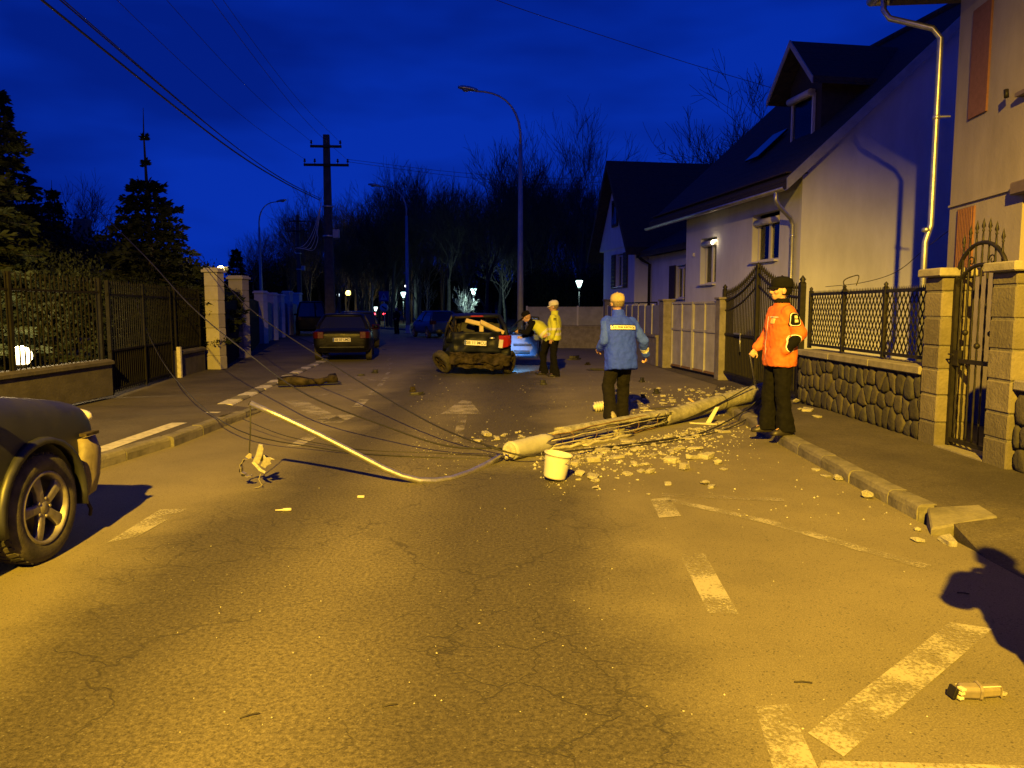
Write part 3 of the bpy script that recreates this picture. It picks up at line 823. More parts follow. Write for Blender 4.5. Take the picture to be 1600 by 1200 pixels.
# ---- walls with openings
def holed(q, M, w, h, holes, depth, mi=0, top=None):
    """wall face (s along, z up, out = -d); openings get reveals of the given depth"""
    xs = sorted({0.0, w} | {c for a in holes for c in (a[0], a[1])}); zs = sorted({0.0, h} | {c for a in holes for c in (a[2], a[3])})
    def inside(x, z): return any(a[0] < x < a[1] and a[2] < z < a[3] for a in holes)
    for i in range(len(xs) - 1):
        for k in range(len(zs) - 1):
            if inside((xs[i] + xs[i + 1]) / 2, (zs[k] + zs[k + 1]) / 2): continue
            q.add([M @ V((x, 0, z)) for x, z in ((xs[i], zs[k]), (xs[i + 1], zs[k]), (xs[i + 1], zs[k + 1]), (xs[i], zs[k + 1]))], [(0, 1, 2, 3)], mi)
    for a in holes:
        c = [(a[0], a[2]), (a[1], a[2]), (a[1], a[3]), (a[0], a[3])]
        for (x0, z0), (x1, z1) in zip(c, c[1:] + c[:1]):
            q.add([M @ V(v) for v in ((x0, 0, z0), (x1, 0, z1), (x1, depth, z1), (x0, depth, z0))], [(0, 1, 2, 3)], mi)
def window(parent, M, x0, x1, z0, z1, d, mull=1, box=True, frame_m=None, curtain=True, shut=None, tilt=None):
    """frame with sub-parts; M maps (along, depth, up)"""
    fm = frame_m or M_PVC; f = 0.055
    q = MB()
    def bx(a, b, c, e, y, t): q.box(((a + b) / 2, y, (c + e) / 2), (b - a, t, e - c))
    bx(x0, x0 + f, z0, z1, d, 0.07); bx(x1 - f, x1, z0, z1, d, 0.07); bx(x0 + f, x1 - f, z0, z0 + f, d, 0.068); bx(x0 + f, x1 - f, z1 - f, z1, d, 0.068)
    for i in range(mull): x = x0 + (x1 - x0) * (i + 1) / (mull + 1); bx(x - 0.045, x + 0.045, z0 + f, z1 - f, d - 0.004, 0.07)
    q.v = [tuple(M @ V(v)) for v in q.v]; w = q.build('window_frame', fm, parent)
    n = mull + 1
    for i in range(n):
        a, b = x0 + (x1 - x0) * i / n + 0.05, x0 + (x1 - x0) * (i + 1) / n - 0.05
        g = MB(); T = Matrix.Identity(4)
        if tilt: T = Matrix.Translation((a, d + 0.012, 0)) @ Matrix.Rotation(tilt[0], 4, 'Z') @ Matrix.Rotation(tilt[1], 4, 'X') @ Matrix.Translation((-a, -d - 0.012, 0))
        g.box(((a + b) / 2, d + 0.012, (z0 + z1) / 2), (b - a, 0.008, z1 - z0 - 0.09)); g.v = [tuple(M @ (T @ V(v))) for v in g.v]
        g.build('pane', M_GLASSC if curtain else M_GLASS, w)
        if curtain:
            g = MB(); pts = [(a + (b - a) * k / 14, d + 0.10 + 0.02 * math.sin(k * 2.1), 0) for k in range(15)]
            g.add([M @ V((p[0], p[1], z)) for z in (z0 + 0.06, z1 - 0.06) for p in pts], [(k, k + 1, 16 + k, 15 + k) for k in range(14)], 0, True); g.build('curtain', M_CURTAIN, w)
    s_ = MB(); s_.box(((x0 + x1) / 2, d / 2 - 0.05, z0 - 0.02), (x1 - x0 + 0.10, d + 0.12, 0.035)); s_.v = [tuple(M @ V(v)) for v in s_.v]; s_.build('sill', fm, w)
    if box:
        s_ = MB(); s_.tube([(x0, d - 0.10, z1 + 0.005), (x1, d - 0.10, z1 + 0.005)], 0.085, 12); s_.box(((x0 + x1) / 2, d - 0.04, z1 + 0.03), (x1 - x0, 0.10, 0.10))
        s_.v = [tuple(M @ V(v)) for v in s_.v]; s_.build('shutter_box', fm, w)
    return w
def glass_clear(name):
    m = bpy.data.materials.new(name); m.use_nodes = True; n, l = m.node_tree.nodes, m.node_tree.links
    n.clear(); o = n.new('ShaderNodeOutputMaterial'); mx = n.new('ShaderNodeMixShader'); t = n.new('ShaderNodeBsdfTransparent'); g = n.new('ShaderNodeBsdfGlossy')
    g.inputs['Roughness'].default_value = 0.03; t.inputs['Color'].default_value = (0.75, 0.78, 0.8, 1); fr = n.new('ShaderNodeFresnel'); fr.inputs['IOR'].default_value = 1.65
    l.new(fr.outputs[0], mx.inputs[0]); l.new(t.outputs[0], mx.inputs[1]); l.new(g.outputs[0], mx.inputs[2]); l.new(mx.outputs[0], o.inputs[0]); MATS[name] = m
    return m
M_GLASSC = glass_clear('clear_glass')

def roof_slab(q, M, eave, ridge, y0, y1, th=0.18):
    """eave, ridge = (x, z); slab between them from y0 to y1"""
    d = V((ridge[0] - eave[0], 0, ridge[1] - eave[1])).normalized(); n = V((-d.z, 0, d.x)); n = n if n.z > 0 else -n
    a, b = V((eave[0], 0, eave[1])), V((ridge[0], 0, ridge[1]))
    vs = [a, b, b + V((0, 0, th / abs(n.z))), a + V((0, 0, th / abs(n.z)))]
    q.add([M @ (v + V((0, y, 0))) for y in (y0, y1) for v in vs], [(0, 1, 2, 3), (7, 6, 5, 4), (0, 4, 5, 1), (1, 5, 6, 2), (2, 6, 7, 3), (3, 7, 4, 0)])

# ---- white house with dormer
I4 = Matrix.Identity(4)
def white_house():
    t = thing('white_house', 'white plastered house with steep dark roof, dormer and shiny gutter', 'house', (6.45, 17.4, 0), math.atan2(0.166, 0.986))
    EH, HW, LEN, RZ_ = 4.62, 4.325, 6.6, 8.5
    q = MB()
    # street facade: s runs from near (0) to far (LEN); outside is -x
    MF = Matrix(((0, 1, 0, 0), (1, 0, 0, 0), (0, 0, 1, 0), (0, 0, 0, 1)))
    holes = [(0.95, 2.30, 2.74, 3.93), (4.40, 5.50, 2.28, 3.62)]
    holed(q, MF, LEN, EH, holes, 0.22)
    q.add([(0, 0, 0), (2 * HW, 0, 0), (2 * HW, 0, EH), (HW, 0, RZ_), (0, 0, EH)], [(0, 1, 2, 3, 4)])
    q.add([(0, LEN, 0), (2.2, LEN, 0), (2.2, LEN, EH), (0, LEN, EH)], [(3, 2, 1, 0)])
    q.add([(2.2, LEN, 0), (2.2, 8.3, 0), (2.2, 8.3, EH), (2.2, LEN, EH)], [(0, 1, 2, 3)])
    q.add([(2 * HW, 0, 0), (2 * HW, 8.3, 0), (2 * HW, 8.3, EH), (2 * HW, 0, EH)], [(0, 1, 2, 3)])
    q.add([(2.2, 8.3, 0), (2 * HW, 8.3, 0), (2 * HW, 8.3, EH), (HW, 8.3, RZ_), (2.2, 8.3, EH + 2)], [(0, 1, 2, 3, 4)])
    q.build('wall', M_PLASTER, t, fixn=False)
    window(t, MF, 1.02, 2.25, 2.76, 3.72, 0.17, 1)
    window(t, MF, 4.46, 5.45, 2.30, 3.46, 0.17, 1, tilt=None)
    rf = MB(); k = (RZ_ + 0.05 - EH) / HW
    roof_slab(rf, I4, (-0.55, EH - 0.55 * k + 0.05), (HW, RZ_ + 0.05), -0.28, 8.45)
    roof_slab(rf, I4, (2 * HW + 0.55, EH - 0.55 * k + 0.05), (HW, RZ_ + 0.05), -0.28, 8.45)
    ro = rf.build('roof', M_ROOF, t)
    q = MB(); q.tube([(HW, -0.3, RZ_ + 0.30), (HW, 8.47, RZ_ + 0.30)], 0.11, 8); q.build('ridge_tiles', M_ROOF, ro)
    q = MB()
    for ex, sg in ((-0.57, 1),):
        ez = EH - 0.55 * k + 0.04; d = V((HW + 0.55, 0, RZ_ - EH + 0.55 * k)).normalized(); a = V((-0.55, -0.30, ez)); b = V((HW, -0.30, RZ_ + 0.06))
        q.add([a, b, b + V((0, 0, 0.26)), a + V((0, 0, 0.26)), a + V((0, -.03, 0)), b + V((0, -.03, 0)), b + V((0, -.03, .26)), a + V((0, -.03, .26))], [(0, 1, 2, 3), (4, 5, 6, 7), (0, 1, 5, 4), (1, 2, 6, 5), (2, 3, 7, 6), (3, 0, 4, 7)])
    q.build('verge_board', mat('verge_paint', (0.30, 0.31, 0.33), (0.4, 0.41, 0.43), 4, 0.6), ro)
    # soffit boards under the eave
    q = MB(); q.box((-0.26, 4.1, EH - 0.06), (0.52, 8.6, 0.03)); q.build('soffit', M_WOODD, t)
    gz_ = EH - 0.55 * k + 0.10
    q = MB()
    for s0 in range(1):
        ring = lambda y: [V((-0.60 + 0.075 * math.cos(PI + PI * j / 8), y, gz_ + 0.075 * math.sin(PI + PI * j / 8))) for j in range(9)] + [V((-0.60 + 0.066 * math.cos(PI * 2 - PI * j / 8), y, gz_ + 0.066 * math.sin(PI * 2 - PI * j / 8))) for j in range(9)]
        q.loft([ring(-0.35), ring(8.55)], smooth=True)
    gu = q.build('gutter', M_GALV, t)
    q = MB(); q.tube([(-0.60, 0.05, gz_ - 0.05), (-0.60, 0.05, gz_ - 0.22), (-0.50, 0.08, gz_ - 0.36), (-0.16, 0.18, gz_ - 0.60), (-0.09, 0.20, gz_ - 0.74), (-0.09, 0.20, 2.2), (-0.09, 0.20, 0.1)], 0.05, 10)
    for z in (3.2, 2.0, 0.9): q.lathe([(0.055, 0), (0.062, 0.01), (0.062, 0.05), (0.055, 0.06)], 10, Matrix.Translation((-0.09, 0.20, z)))
    q.build('downpipe', M_GALV, t)
    q = MB(); q.box((-0.03, 5.95, 3.2), (0.06, 0.05, 0.10)); q.build('wall_bracket', M_PVC, t)
    q = MB(); q.box((-0.05, 4.42, 3.50), (0.10, 0.03, 0.03)); q.ball((-0.11, 4.44, 3.44), (0.045, 0.045, 0.06), 12, 8); q.build('window_lamp', glow('window_reflection_glow', (1.0, 0.78, 0.40), 9), t)  # added lit bulb standing in for the street lamp's reflection at this window
    point_light('window_lamp_light', (-0.22, 4.44, 3.40), (1.0, 0.75, 0.4), 1.6, 0.05, t)  # added light that goes with the reflection stand-in above
    # dormer
    dz, dy, hw, xf = 7.88, 1.82, 1.05, 0.62
    kk = 1.05
    q = MB()
    for s_ in (-1, 1):
        e, r_ = V((0, dy + s_ * hw, dz - hw * kk)), V((0, dy, dz))
        nn = V((0, 0, 0.16))
        xs = [xf, HW + 0.3]
        q.add([V((x, p.y, p.z)) + o_ for x in xs for o_ in (V(), nn) for p in (e, r_)], [(0, 1, 3, 2), (4, 6, 7, 5), (0, 4, 5, 1), (2, 3, 7, 6), (0, 2, 6, 4), (1, 5, 7, 3)])
    dr = q.build('dormer_roof', M_ROOF, t)
    q = MB()
    for s_ in (-1, 1):
        e, r_ = V((xf - 0.02, dy + s_ * (hw + .02), dz - hw * kk - 0.02)), V((xf - 0.02, dy, dz + 0.02))
        q.add([e, r_, r_ + V((0, 0, .16)), e + V((0, 0, .16)), e + V((-.03, 0, 0)), r_ + V((-.03, 0, 0)), r_ + V((-.03, 0, .16)), e + V((-.03, 0, .16))], [(0, 1, 2, 3), (4, 5, 6, 7), (0, 1, 5, 4), (1, 2, 6, 5), (2, 3, 7, 6), (3, 0, 4, 7)])
    q.build('barge_board', MATS['verge_paint'], dr)
    q = MB(); x1 = xf + 0.42; wy = 0.72
    q.prism([(x1, dy - wy, 5.0), (x1, dy + wy, 5.0), (x1, dy + wy, dz - wy * kk), (x1, dy, dz), (x1, dy - wy, dz - wy * kk)], (3.0, 0, 0))
    q.build('dormer_wall', M_WOODD, t)
    MD = Matrix(((0, 1, 0, x1 - 0.05), (1, 0, 0, 0), (0, 0, 1, 0), (0, 0, 0, 1)))
    window(t, MD, dy - 0.50, dy + 0.50, 5.62, 6.72, 0.0, 0)
    # roof window
    q = MB(); M = Matrix.Translation((1.05, 3.75, EH + 1.05 * k + 0.40)) @ Matrix.Rotation(-math.atan(k), 4, 'Y')
    q.box((0, 0, 0), (1.1, 0.75, 0.05), M=M.to_3x3()); q.v = [tuple(V(v) + M.translation) for v in q.v]; q.build('roof_window', M_GLASS, ro)
    return t
white_house()

# ---- far house with its gable to the street
def gable_house():
    t = thing('gable_house', 'small whitewashed house with tall dark gable roof and shuttered windows', 'house', (4.79, 30.3, 0), math.atan2(0.166, 0.986))
    W, D, EH, AZ = 4.77, 9.0, 4.2, 7.3
    MF = Matrix(((0, 1, 0, 0), (1, 0, 0, 0), (0, 0, 1, 0), (0, 0, 0, 1)))
    q = MB()
    MF2 = Matrix(((0, 1, 0, 0.0), (1, 0, 0, 0), (0, 0, 1, 0), (0, 0, 0, 1)))
    holed(q, MF2, W - 0.5, EH, [(1.35, 2.45, 2.45, 3.85)], 0.18)
    q.add([(-0.05, 0, EH - 0.10), (-0.05, W, EH - 0.10), (-0.05, W, EH), (-0.05, W / 2, AZ), (-0.05, 0, EH)], [(0, 1, 2, 3, 4)])
    q.add([(-0.05, 0, EH - .1), (-0.05, W, EH - .1), (0, W, EH - .1), (0, 0, EH - .1)], [(0, 1, 2, 3)])
    q.add([(0, 0, 0), (D, 0, 0), (D, 0, EH), (0, 0, EH)], [(0, 1, 2, 3)])
    q.add([(0, W - .5, 0), (D, W - .5, 0), (D, W - .5, EH), (0, W - .5, EH)], [(0, 1, 2, 3)])
    q.add([(0, W - .5, EH - .1), (0, W, EH - .1), (D, W, EH - .1), (D, W - .5, EH - .1)], [(0, 1, 2, 3)])
    q.build('wall', M_PLASTER, t, fixn=False)
    window(t, MF, 1.40, 2.40, 2.50, 3.80, 0.12, 1, box=False)
    for y0, y1 in ((0.82, 1.34), (2.46, 2.98)):
        sh = MB(); sh.box((-0.03, (y0 + y1) / 2, 3.15), (0.04, y1 - y0, 1.42))
        so = sh.build('shutter', M_WOODD, t)
        for i in range(9):
            s2 = MB(); s2.box((-0.056, (y0 + y1) / 2, 2.55 + i * 0.15), (0.014, y1 - y0 - 0.08, 0.09), M=Matrix.Rotation(R(20), 3, 'Y')); s2.build('slat', M_WOODD, so)
    q = MB(); q.box((-0.10, W / 2, 5.55), (0.05, 0.78, 1.1)); g = q.build('gable_window', M_WOODD, t)
    q = MB()
    for i in range(2): q.box((-0.13, W / 2 - 0.17 + 0.34 * i, 5.55), (0.012, 0.26, 0.90))
    q.build('pane', M_GLASS, g)
    k = (AZ + 0.35 - EH) / (W / 2)
    rf = MB()
    My = Matrix(((0, 1, 0, 0), (1, 0, 0, 0), (0, 0, 1, 0), (0, 0, 0, 1)))
    roof_slab(rf, My, (-0.45, EH - 0.45 * k + 0.1), (W / 2, AZ + 0.1), -0.50, D)
    roof_slab(rf, My, (W + 0.45, EH - 0.45 * k + 0.1), (W / 2, AZ + 0.1), -0.50, D)
    rf.build('roof', M_ROOF, t)
    # annex towards the garage gate
    q = MB(); holed(q, Matrix(((0, 1, 0, 0.55), (1, 0, 0, -5.2), (0, 0, 1, 0), (0, 0, 0, 1))), 5.2, 3.6, [(1.35, 2.25, 1.9, 3.1)], 0.15)
    q.add([(0.55, -5.2, 0), (3, -5.2, 0), (3, -5.2, 4.5), (0.55, -5.2, 3.6)], [(0, 1, 2, 3)])
    q.build('annex_wall', M_PLASTER, t, fixn=False)
    MA_ = Matrix(((0, 1, 0, 0.55), (1, 0, 0, -5.2), (0, 0, 1, 0), (0, 0, 0, 1)))
    window(t, MA_, 1.38, 2.22, 1.95, 3.05, 0.10, 1, box=False)
    for y0, y1 in ((-4.42, -3.86), (-2.94, -2.38)):
        sh = MB(); sh.box((0.52, (y0 + y1) / 2, 2.5), (0.04, y1 - y0, 1.25)); sh.build('shutter', M_WOODD, t)
    q = MB(); roof_slab(q, I4, (0.05, 3.55), (3.4, 5.2), -5.4, -0.02); q.build('annex_roof', M_ROOF, t)
    q = MB(); q.tube([(0.0, -0.3, 3.62), (0.2, -0.35, 3.45), (0.46, -0.40, 3.30), (0.46, -0.40, 0.2)], 0.055, 8); q.build('downpipe', M_IRON, t)
    q = MB(); q.tube([(-0.9, -5.0, 1.80), (-0.9, -1.5, 1.80)], 0.025, 6)
    for y in (-5.0, -3.2, -1.5): q.tube([(-0.9, y, 1.0), (-0.9, y, 1.80)], 0.02, 6)
    q.build('handrail', M_IRON, t)
gable_house()

# ---- cream house on the right
def cream_house():
    d = V((0.10, 1.0, 0)).normalized(); an = math.atan2(d.y, d.x) - PI / 2
    t = thing('cream_house', 'two storey cream house with red trim strips and brown roller shutters', 'house', (6.5, 11.6, 0), an)
    # local: y = 0 at the far corner, negative towards the camera; x = 0 street face
    MF = Matrix(((0, 1, 0, 0), (1, 0, 0, -9.0), (0, 0, 1, 0), (0, 0, 0, 1)))
    holes = [(5.7, 7.15, 4.26, 5.8), (5.5, 7.05, 1.35, 3.02), (1.6, 3.1, 4.26, 5.8), (1.6, 3.1, 1.35, 3.02)]
    q = MB(); holed(q, MF, 9.0, 6.4, holes, 0.2)
    q.add([(0, 0, 0), (8, 0, 0), (8, 0, 6.4), (0, 0, 6.4)], [(0, 1, 2, 3)]); q.add([(0, -9, 0), (8, -9, 0), (8, -9, 6.4), (0, -9, 6.4)], [(0, 1, 2, 3)])
    q.build('wall', M_PLASTER2, t, fixn=False)
    for a, b, c, e in holes:
        q = MB(); n = int((e - c) / 0.055)
        q.box((0.15, -9 + (a + b) / 2, (c + e) / 2), (0.03, b - a - 0.02, e - c - 0.02)); so = q.build('roller_shutter', M_SHUTTER, t)
        sl = MB()
        for i in range(n):
            q = MB(); q.box((0.125, -9 + (a + b) / 2, c + (i + .5) * (e - c) / n), (0.022, b - a - 0.06, (e - c) / n - 0.008)); q.build('slat', M_SHUTTER, so)
        q = MB(); q.box((0.0, -9 + (a + b) / 2, e + 0.06), (0.22, b - a + 0.22, 0.16)); q.build('shutter_hood', M_SHUTTER, t, bevel=0.015)
        q = MB(); q.box((0.03, -9 + (a + b) / 2, c - 0.03), (0.24, b - a + 0.12, 0.05)); q.build('sill', M_SHUTTER, t)
    for y0, y1, z0, z1 in ((-0.95, -0.45, 4.25, 5.72), (-0.78, -0.30, 1.9, 3.02)):
        q = MB(); q.box((-0.012, (y0 + y1) / 2, (z0 + z1) / 2), (0.03, y1 - y0, z1 - z0)); tr = q.build('trim_strip', M_REDTRIM, t)
        if z0 < 3:
            for i in range(9):
                g = MB(); g.box((-0.032, y0 + 0.03 + (y1 - y0 - 0.06) * (i + .5) / 9, (z0 + z1) / 2), (0.014, 0.026, z1 - z0 - 0.02)); g.build('rib', M_REDTRIM, tr)
    q = MB(); q.box((-0.015, -4.5, 3.10), (0.03, 9.0, 0.03)); q.build('string_course', M_PLASTER2, t)
    q = MB()
    q.prism([(-0.75, 0.70, 6.25), (8.6, 0.70, 6.25), (8.6, -9.5, 6.25), (-0.75, -9.5, 6.25)], (0, 0, 0.16)); so = q.build('eave_soffit', M_WOODD, t)
    q = MB(); q.add([(-0.9, 0.85, 6.415), (8.8, 0.85, 6.415), (8.8, -9.7, 6.415), (-0.9, -9.7, 6.415), (4, -3.5, 9.2), (4, -5.3, 9.2)], [(0, 1, 4), (1, 2, 5, 4), (2, 3, 5), (3, 0, 4, 5)]); q.build('roof', M_ROOF, t)
    q = MB(); q.tube([(-0.95, 0.92, 6.40), (-0.95, -9.7, 6.40)], 0.075, 10); q.tube([(-0.95, 0.92, 6.41), (8.8, 0.92, 6.41)], 0.075, 10); q.build('gutter', M_GALV, t)
    pts = [(-0.90, 0.50, 6.40), (-0.90, 0.50, 6.12), (-0.82, 0.46, 5.98), (-0.30, 0.18, 5.72), (-0.20, 0.14, 5.56), (-0.20, 0.14, 3.0), (-0.20, 0.14, 2.85), (-0.27, 0.14, 2.6), (-0.27, 0.14, 0.1)]
    q = MB(); q.tube(pts, 0.045, 12)
    for z in (4.4, 2.75, 1.3): q.lathe([(0.05, 0), (0.058, 0.008), (0.058, 0.05), (0.05, 0.06)], 12, Matrix.Translation((-0.20 if z > 3 else -0.265, 0.14, z)))
    for z in (4.43, 1.33): q.box((-0.12, 0.10, z), (0.2, 0.02, 0.02))
    q.build('downpipe', M_GALV, t)
    q = MB(); q.tube([(-0.10, -1.6, 4.35), (-0.10, -1.62, 4.25)], 0.03, 8); q.build('wall_hook', M_IRON, t)
cream_house()
sheet('right_yard', [(4.94, -4), (30, -4), (30, 45), (4.0, 45), (4.2, 31.5), (4.3, 21), (4.9, 17), (4.94, 13)], 0.02, M_SOIL)

# ================================================================== PLANTS
def bare_tree_mesh(seed, H, spread=0.55, levels=(5, 4, 4, 3, 3), trunk_r=None, twig=0.010, sides=4, lean=0.0, first=0.30):
    r = random.Random(seed); tr, cr = MB(), MB()
    R0 = trunk_r or H * 0.018
    def rv(): return V((r.uniform(-1, 1), r.uniform(-1, 1), r.uniform(-1, 1)))
    def branch(p, d, ln, rad, lev):
        pts = [p]; n = 6 if lev == 0 else (4 if lev < 3 else 3); q = p
        for i in range(n):
            d = (d + rv() * (0.07 if lev == 0 else 0.20) + V((0, 0, 0.05 if lev else 0.0))).normalized()
            q = q + d * ln / n; pts.append(q)
        r1 = max(twig * 0.5, rad * (0.42 if lev == 0 else 0.28))
        rs = [lerp(rad, r1, i / n) for i in range(n + 1)]
        (tr if lev == 0 else cr).tube(pts, rs, 8 if lev == 0 else (5 if lev == 1 else sides if lev == 2 else 3), cap=False)
        if lev >= len(levels): return
        k = levels[lev]
        for j in range(k):
            u = r.uniform(first if lev == 0 else 0.25, 1.0) if j else 1.0
            i = min(n - 1, int(u * n)); f = u * n - i
            b = pts[i].lerp(pts[i + 1], f)
            a = r.uniform(0.35, 0.95) * spread * 1.5 if j else r.uniform(0.05, 0.4)
            ax = d.cross(rv()).normalized()
            dd = (Matrix.Rotation(a, 3, ax) @ d); dd = (dd + V((0, 0, 0.22))).normalized()
            branch(b, dd, ln * r.uniform(0.52, 0.78) * (1.0 if lev else 0.85), max(twig * 0.6, lerp(rs[i], rs[i + 1], f) * r.uniform(0.5, 0.72)), lev + 1)
    branch(V((0, 0, -0.05)), V((lean, 0, 1)).normalized(), H * 0.50, R0, 0)
    return tr, cr
def plant_tree(name, label, cat, meshes, loc, rz, s, group=None):
    t = thing(name, label, cat, loc, rz, group); t.scale = (s, s, s)
    link('trunk', meshes[0], t); link('crown', meshes[1], t)
    return t
def mesh_pair(tc, m, m2=None): return (tc[0].mesh('trunk', m, False), tc[1].mesh('crown', m2 or m, False))

def spruce(label, loc, H, Rb, seed, dens=1.0, start=0.08, bare_top=0.12, name='spruce_tree', cat='spruce'):
    r = random.Random(seed); t = thing(name, label, cat, loc, r.uniform(0, 6))
    q = MB(); q.tube([(0, 0, -0.05), (0.03, 0, H * 0.5), (0, 0.02, H * 0.9), (0, 0, H)], [H * 0.016, H * 0.010, H * 0.0028, 0.006], 7); q.build('trunk', M_BARK, t)
    nd, br = MB(), MB()
    z = H * start
    def tuft(p, d, s):
        for _ in range(2):
            sd = d.cross(V((r.uniform(-1, 1), r.uniform(-1, 1), r.uniform(-.5, 1)))).normalized()
            w = s * r.uniform(0.16, 0.30); e = p + (d + sd * r.uniform(-.6, .6)).normalized() * s
            m = p.lerp(e, 0.5)
            nd.add([p, m + sd * w, e, m - sd * w], [(0, 1, 2, 3)])
    while z < H * (1 - bare_top):
        u = z / H; L = Rb * (1 - u) ** (1.15 if bare_top > .2 else .85) * r.uniform(0.82, 1.12) * (1 - .66 * (u / (1 - bare_top)) ** 4) + 0.10
        nb = max(4, int((7 + 4 * (1 - u)) * 1.0)); a0 = r.uniform(0, 6)
        for k in range(nb):
            a = a0 + 2 * PI * k / nb + r.uniform(-.25, .25); l = L * r.uniform(0.55, 1.2)
            d = V((math.cos(a), math.sin(a), r.uniform(-.12, .12))); pts = []
            for i in range(6):
                w = i / 5; pts.append(V((0, 0, z)) + d * l * w + V((0, 0, l * (0.10 * w - 0.38 * w * w + 0.22 * w ** 3))))
            br.tube(pts, [0.016 * (1 - i / 6.5) for i in range(6)], 3, cap=False)
            n = int(l * 42 * dens) + 5
            for i in range(n):
                w = r.uniform(0.12, 1.0) ** 0.75; j = min(4, int(w * 5)); p = pts[j].lerp(pts[j + 1], w * 5 - j)
                sd = V((-d.y, d.x, 0)) * r.choice((-1, 1)); ll = (1 - w * 0.55) * min(0.42, l * 0.30) * r.uniform(0.1, 1)
                q_ = p + sd * ll + V((0, 0, -ll * 0.25 + r.uniform(-.05, .05)))
                tuft(q_, (d * 0.7 + sd * 0.7 + V((0, 0, r.uniform(-.3, .35)))).normalized(), r.uniform(0.10, 0.20))
        z += H * r.uniform(0.014, 0.034) * (0.75 + 0.5 * u)
    for zz in ((H * 0.79, H * .885) if bare_top > .2 else (H * 0.90, H * 0.925)):
        for k in range(26): a = r.uniform(0, 6.28); tuft(V((0, 0, zz + r.uniform(-.05, .05))), V((math.cos(a), math.sin(a), r.uniform(0, 1))).normalized(), 0.16)
    nd.build('crown', M_NEEDLE, t, fixn=False); tag(br.build('limbs', M_BARK, t, fixn=False), kind='stuff')
    return t
def shrub_mesh(seed, w, h, n, ls=0.07, m=None):
    r = random.Random(seed); q = MB(); st = MB()
    lobes = [(V((r.uniform(-.3, .3) * w, r.uniform(-.3, .3) * w, r.uniform(.3, .75) * h)), r.uniform(.25, .45)) for _ in range(9)]
    for i in range(n):
        c, s = r.choice(lobes)
        d = V((r.gauss(0, 1), r.gauss(0, 1), r.gauss(0, 1))).normalized()
        p = c + V((d.x * s * w, d.y * s * w, d.z * s * h)) * r.uniform(0.55, 1.05)
        if p.z < 0.03: continue
        a = V((r.gauss(0, 1), r.gauss(0, 1), r.gauss(0, 1))).normalized(); b = a.cross(d).normalized(); l = ls * r.uniform(.6, 1.4)
        q.add([p, p + a * l * .5 + b * l * .28, p + a * l, p + a * l * .5 - b * l * .28], [(0, 1, 2, 3)])
    for i in range(10):
        a = r.uniform(0, 6.28); c, s = lobes[i % len(lobes)]
        st.tube([(0.05 * math.cos(a), 0.05 * math.sin(a), -0.03), c * 0.5 + V((0, 0, .05)), c], [0.018, 0.012, 0.005], 4, cap=False)
    return q.mesh('foliage', m or M_SHRUB, False), st.mesh('stem', M_BARK, False)
def plant_shrub(ms, label, loc, rz, s, group=None, cat='shrub', name='garden_shrub'):
    t = thing(name, label, cat, loc, rz, group); t.scale = s if isinstance(s, tuple) else (s, s, s)
    link('foliage', ms[0], t); link('stem', ms[1], t); return t

# ================================================================== LEFT SIDE: wall, fences, gates, pillars, gardens
M_WALLL = mat('old_wall_render', (0.045, 0.039, 0.031), (0.080, 0.070, 0.055), 3, 0.9, bump=0.35, bscale=25)
M_PILW = [mat('white_block_%d' % i, c, tuple(x * 1.15 for x in c), 6, 0.88, bump=0.25, bscale=30) for i, c in enumerate(((0.31, 0.29, 0.255), (0.38, 0.36, 0.32)))]
M_OLIVE = mat('dark_gate_paint', (0.005, 0.005, 0.0045), (0.011, 0.010, 0.008), 6, 0.85, spec=0.15)
def low_wall(label, y0, y1, h=0.55, lab2=None):
    a, b = V((fxl(y0), y0, 0.0)), V((fxl(y1), y1, 0.0)); d = b - a; an = math.atan2(d.y, d.x)
    z = zl((y0 + y1) / 2) - 0.03
    t = thing('garden_wall', label, 'wall', (a.x, a.y, z), an); L = d.length
    q = MB(); q.box((L / 2, 0.12, h / 2), (L, 0.24, h)); q.build('wall_body', M_WALLL, t, bevel=0.01)
    n = max(1, round(L / 1.1))
    for i in range(n):
        q = MB(); l = L / n
        rings = [[V((i * l + u, 0.12 + yy, h + zz)) for yy, zz in ((-.17, 0.0), (.17, 0.0), (.17, .05), (.09, .085), (-.09, .085), (-.17, .05))] for u in (0.004, l - 0.004)]
        q.loft(rings, smooth=False); q.build('coping_stone', M_WALLL, t)
    return t
low_wall('low rendered garden wall with rounded coping under the long bar fence', 2.0, 13.35)
low_wall('short rendered garden wall between the bar gate and the white pillar', 17.55, 19.55)
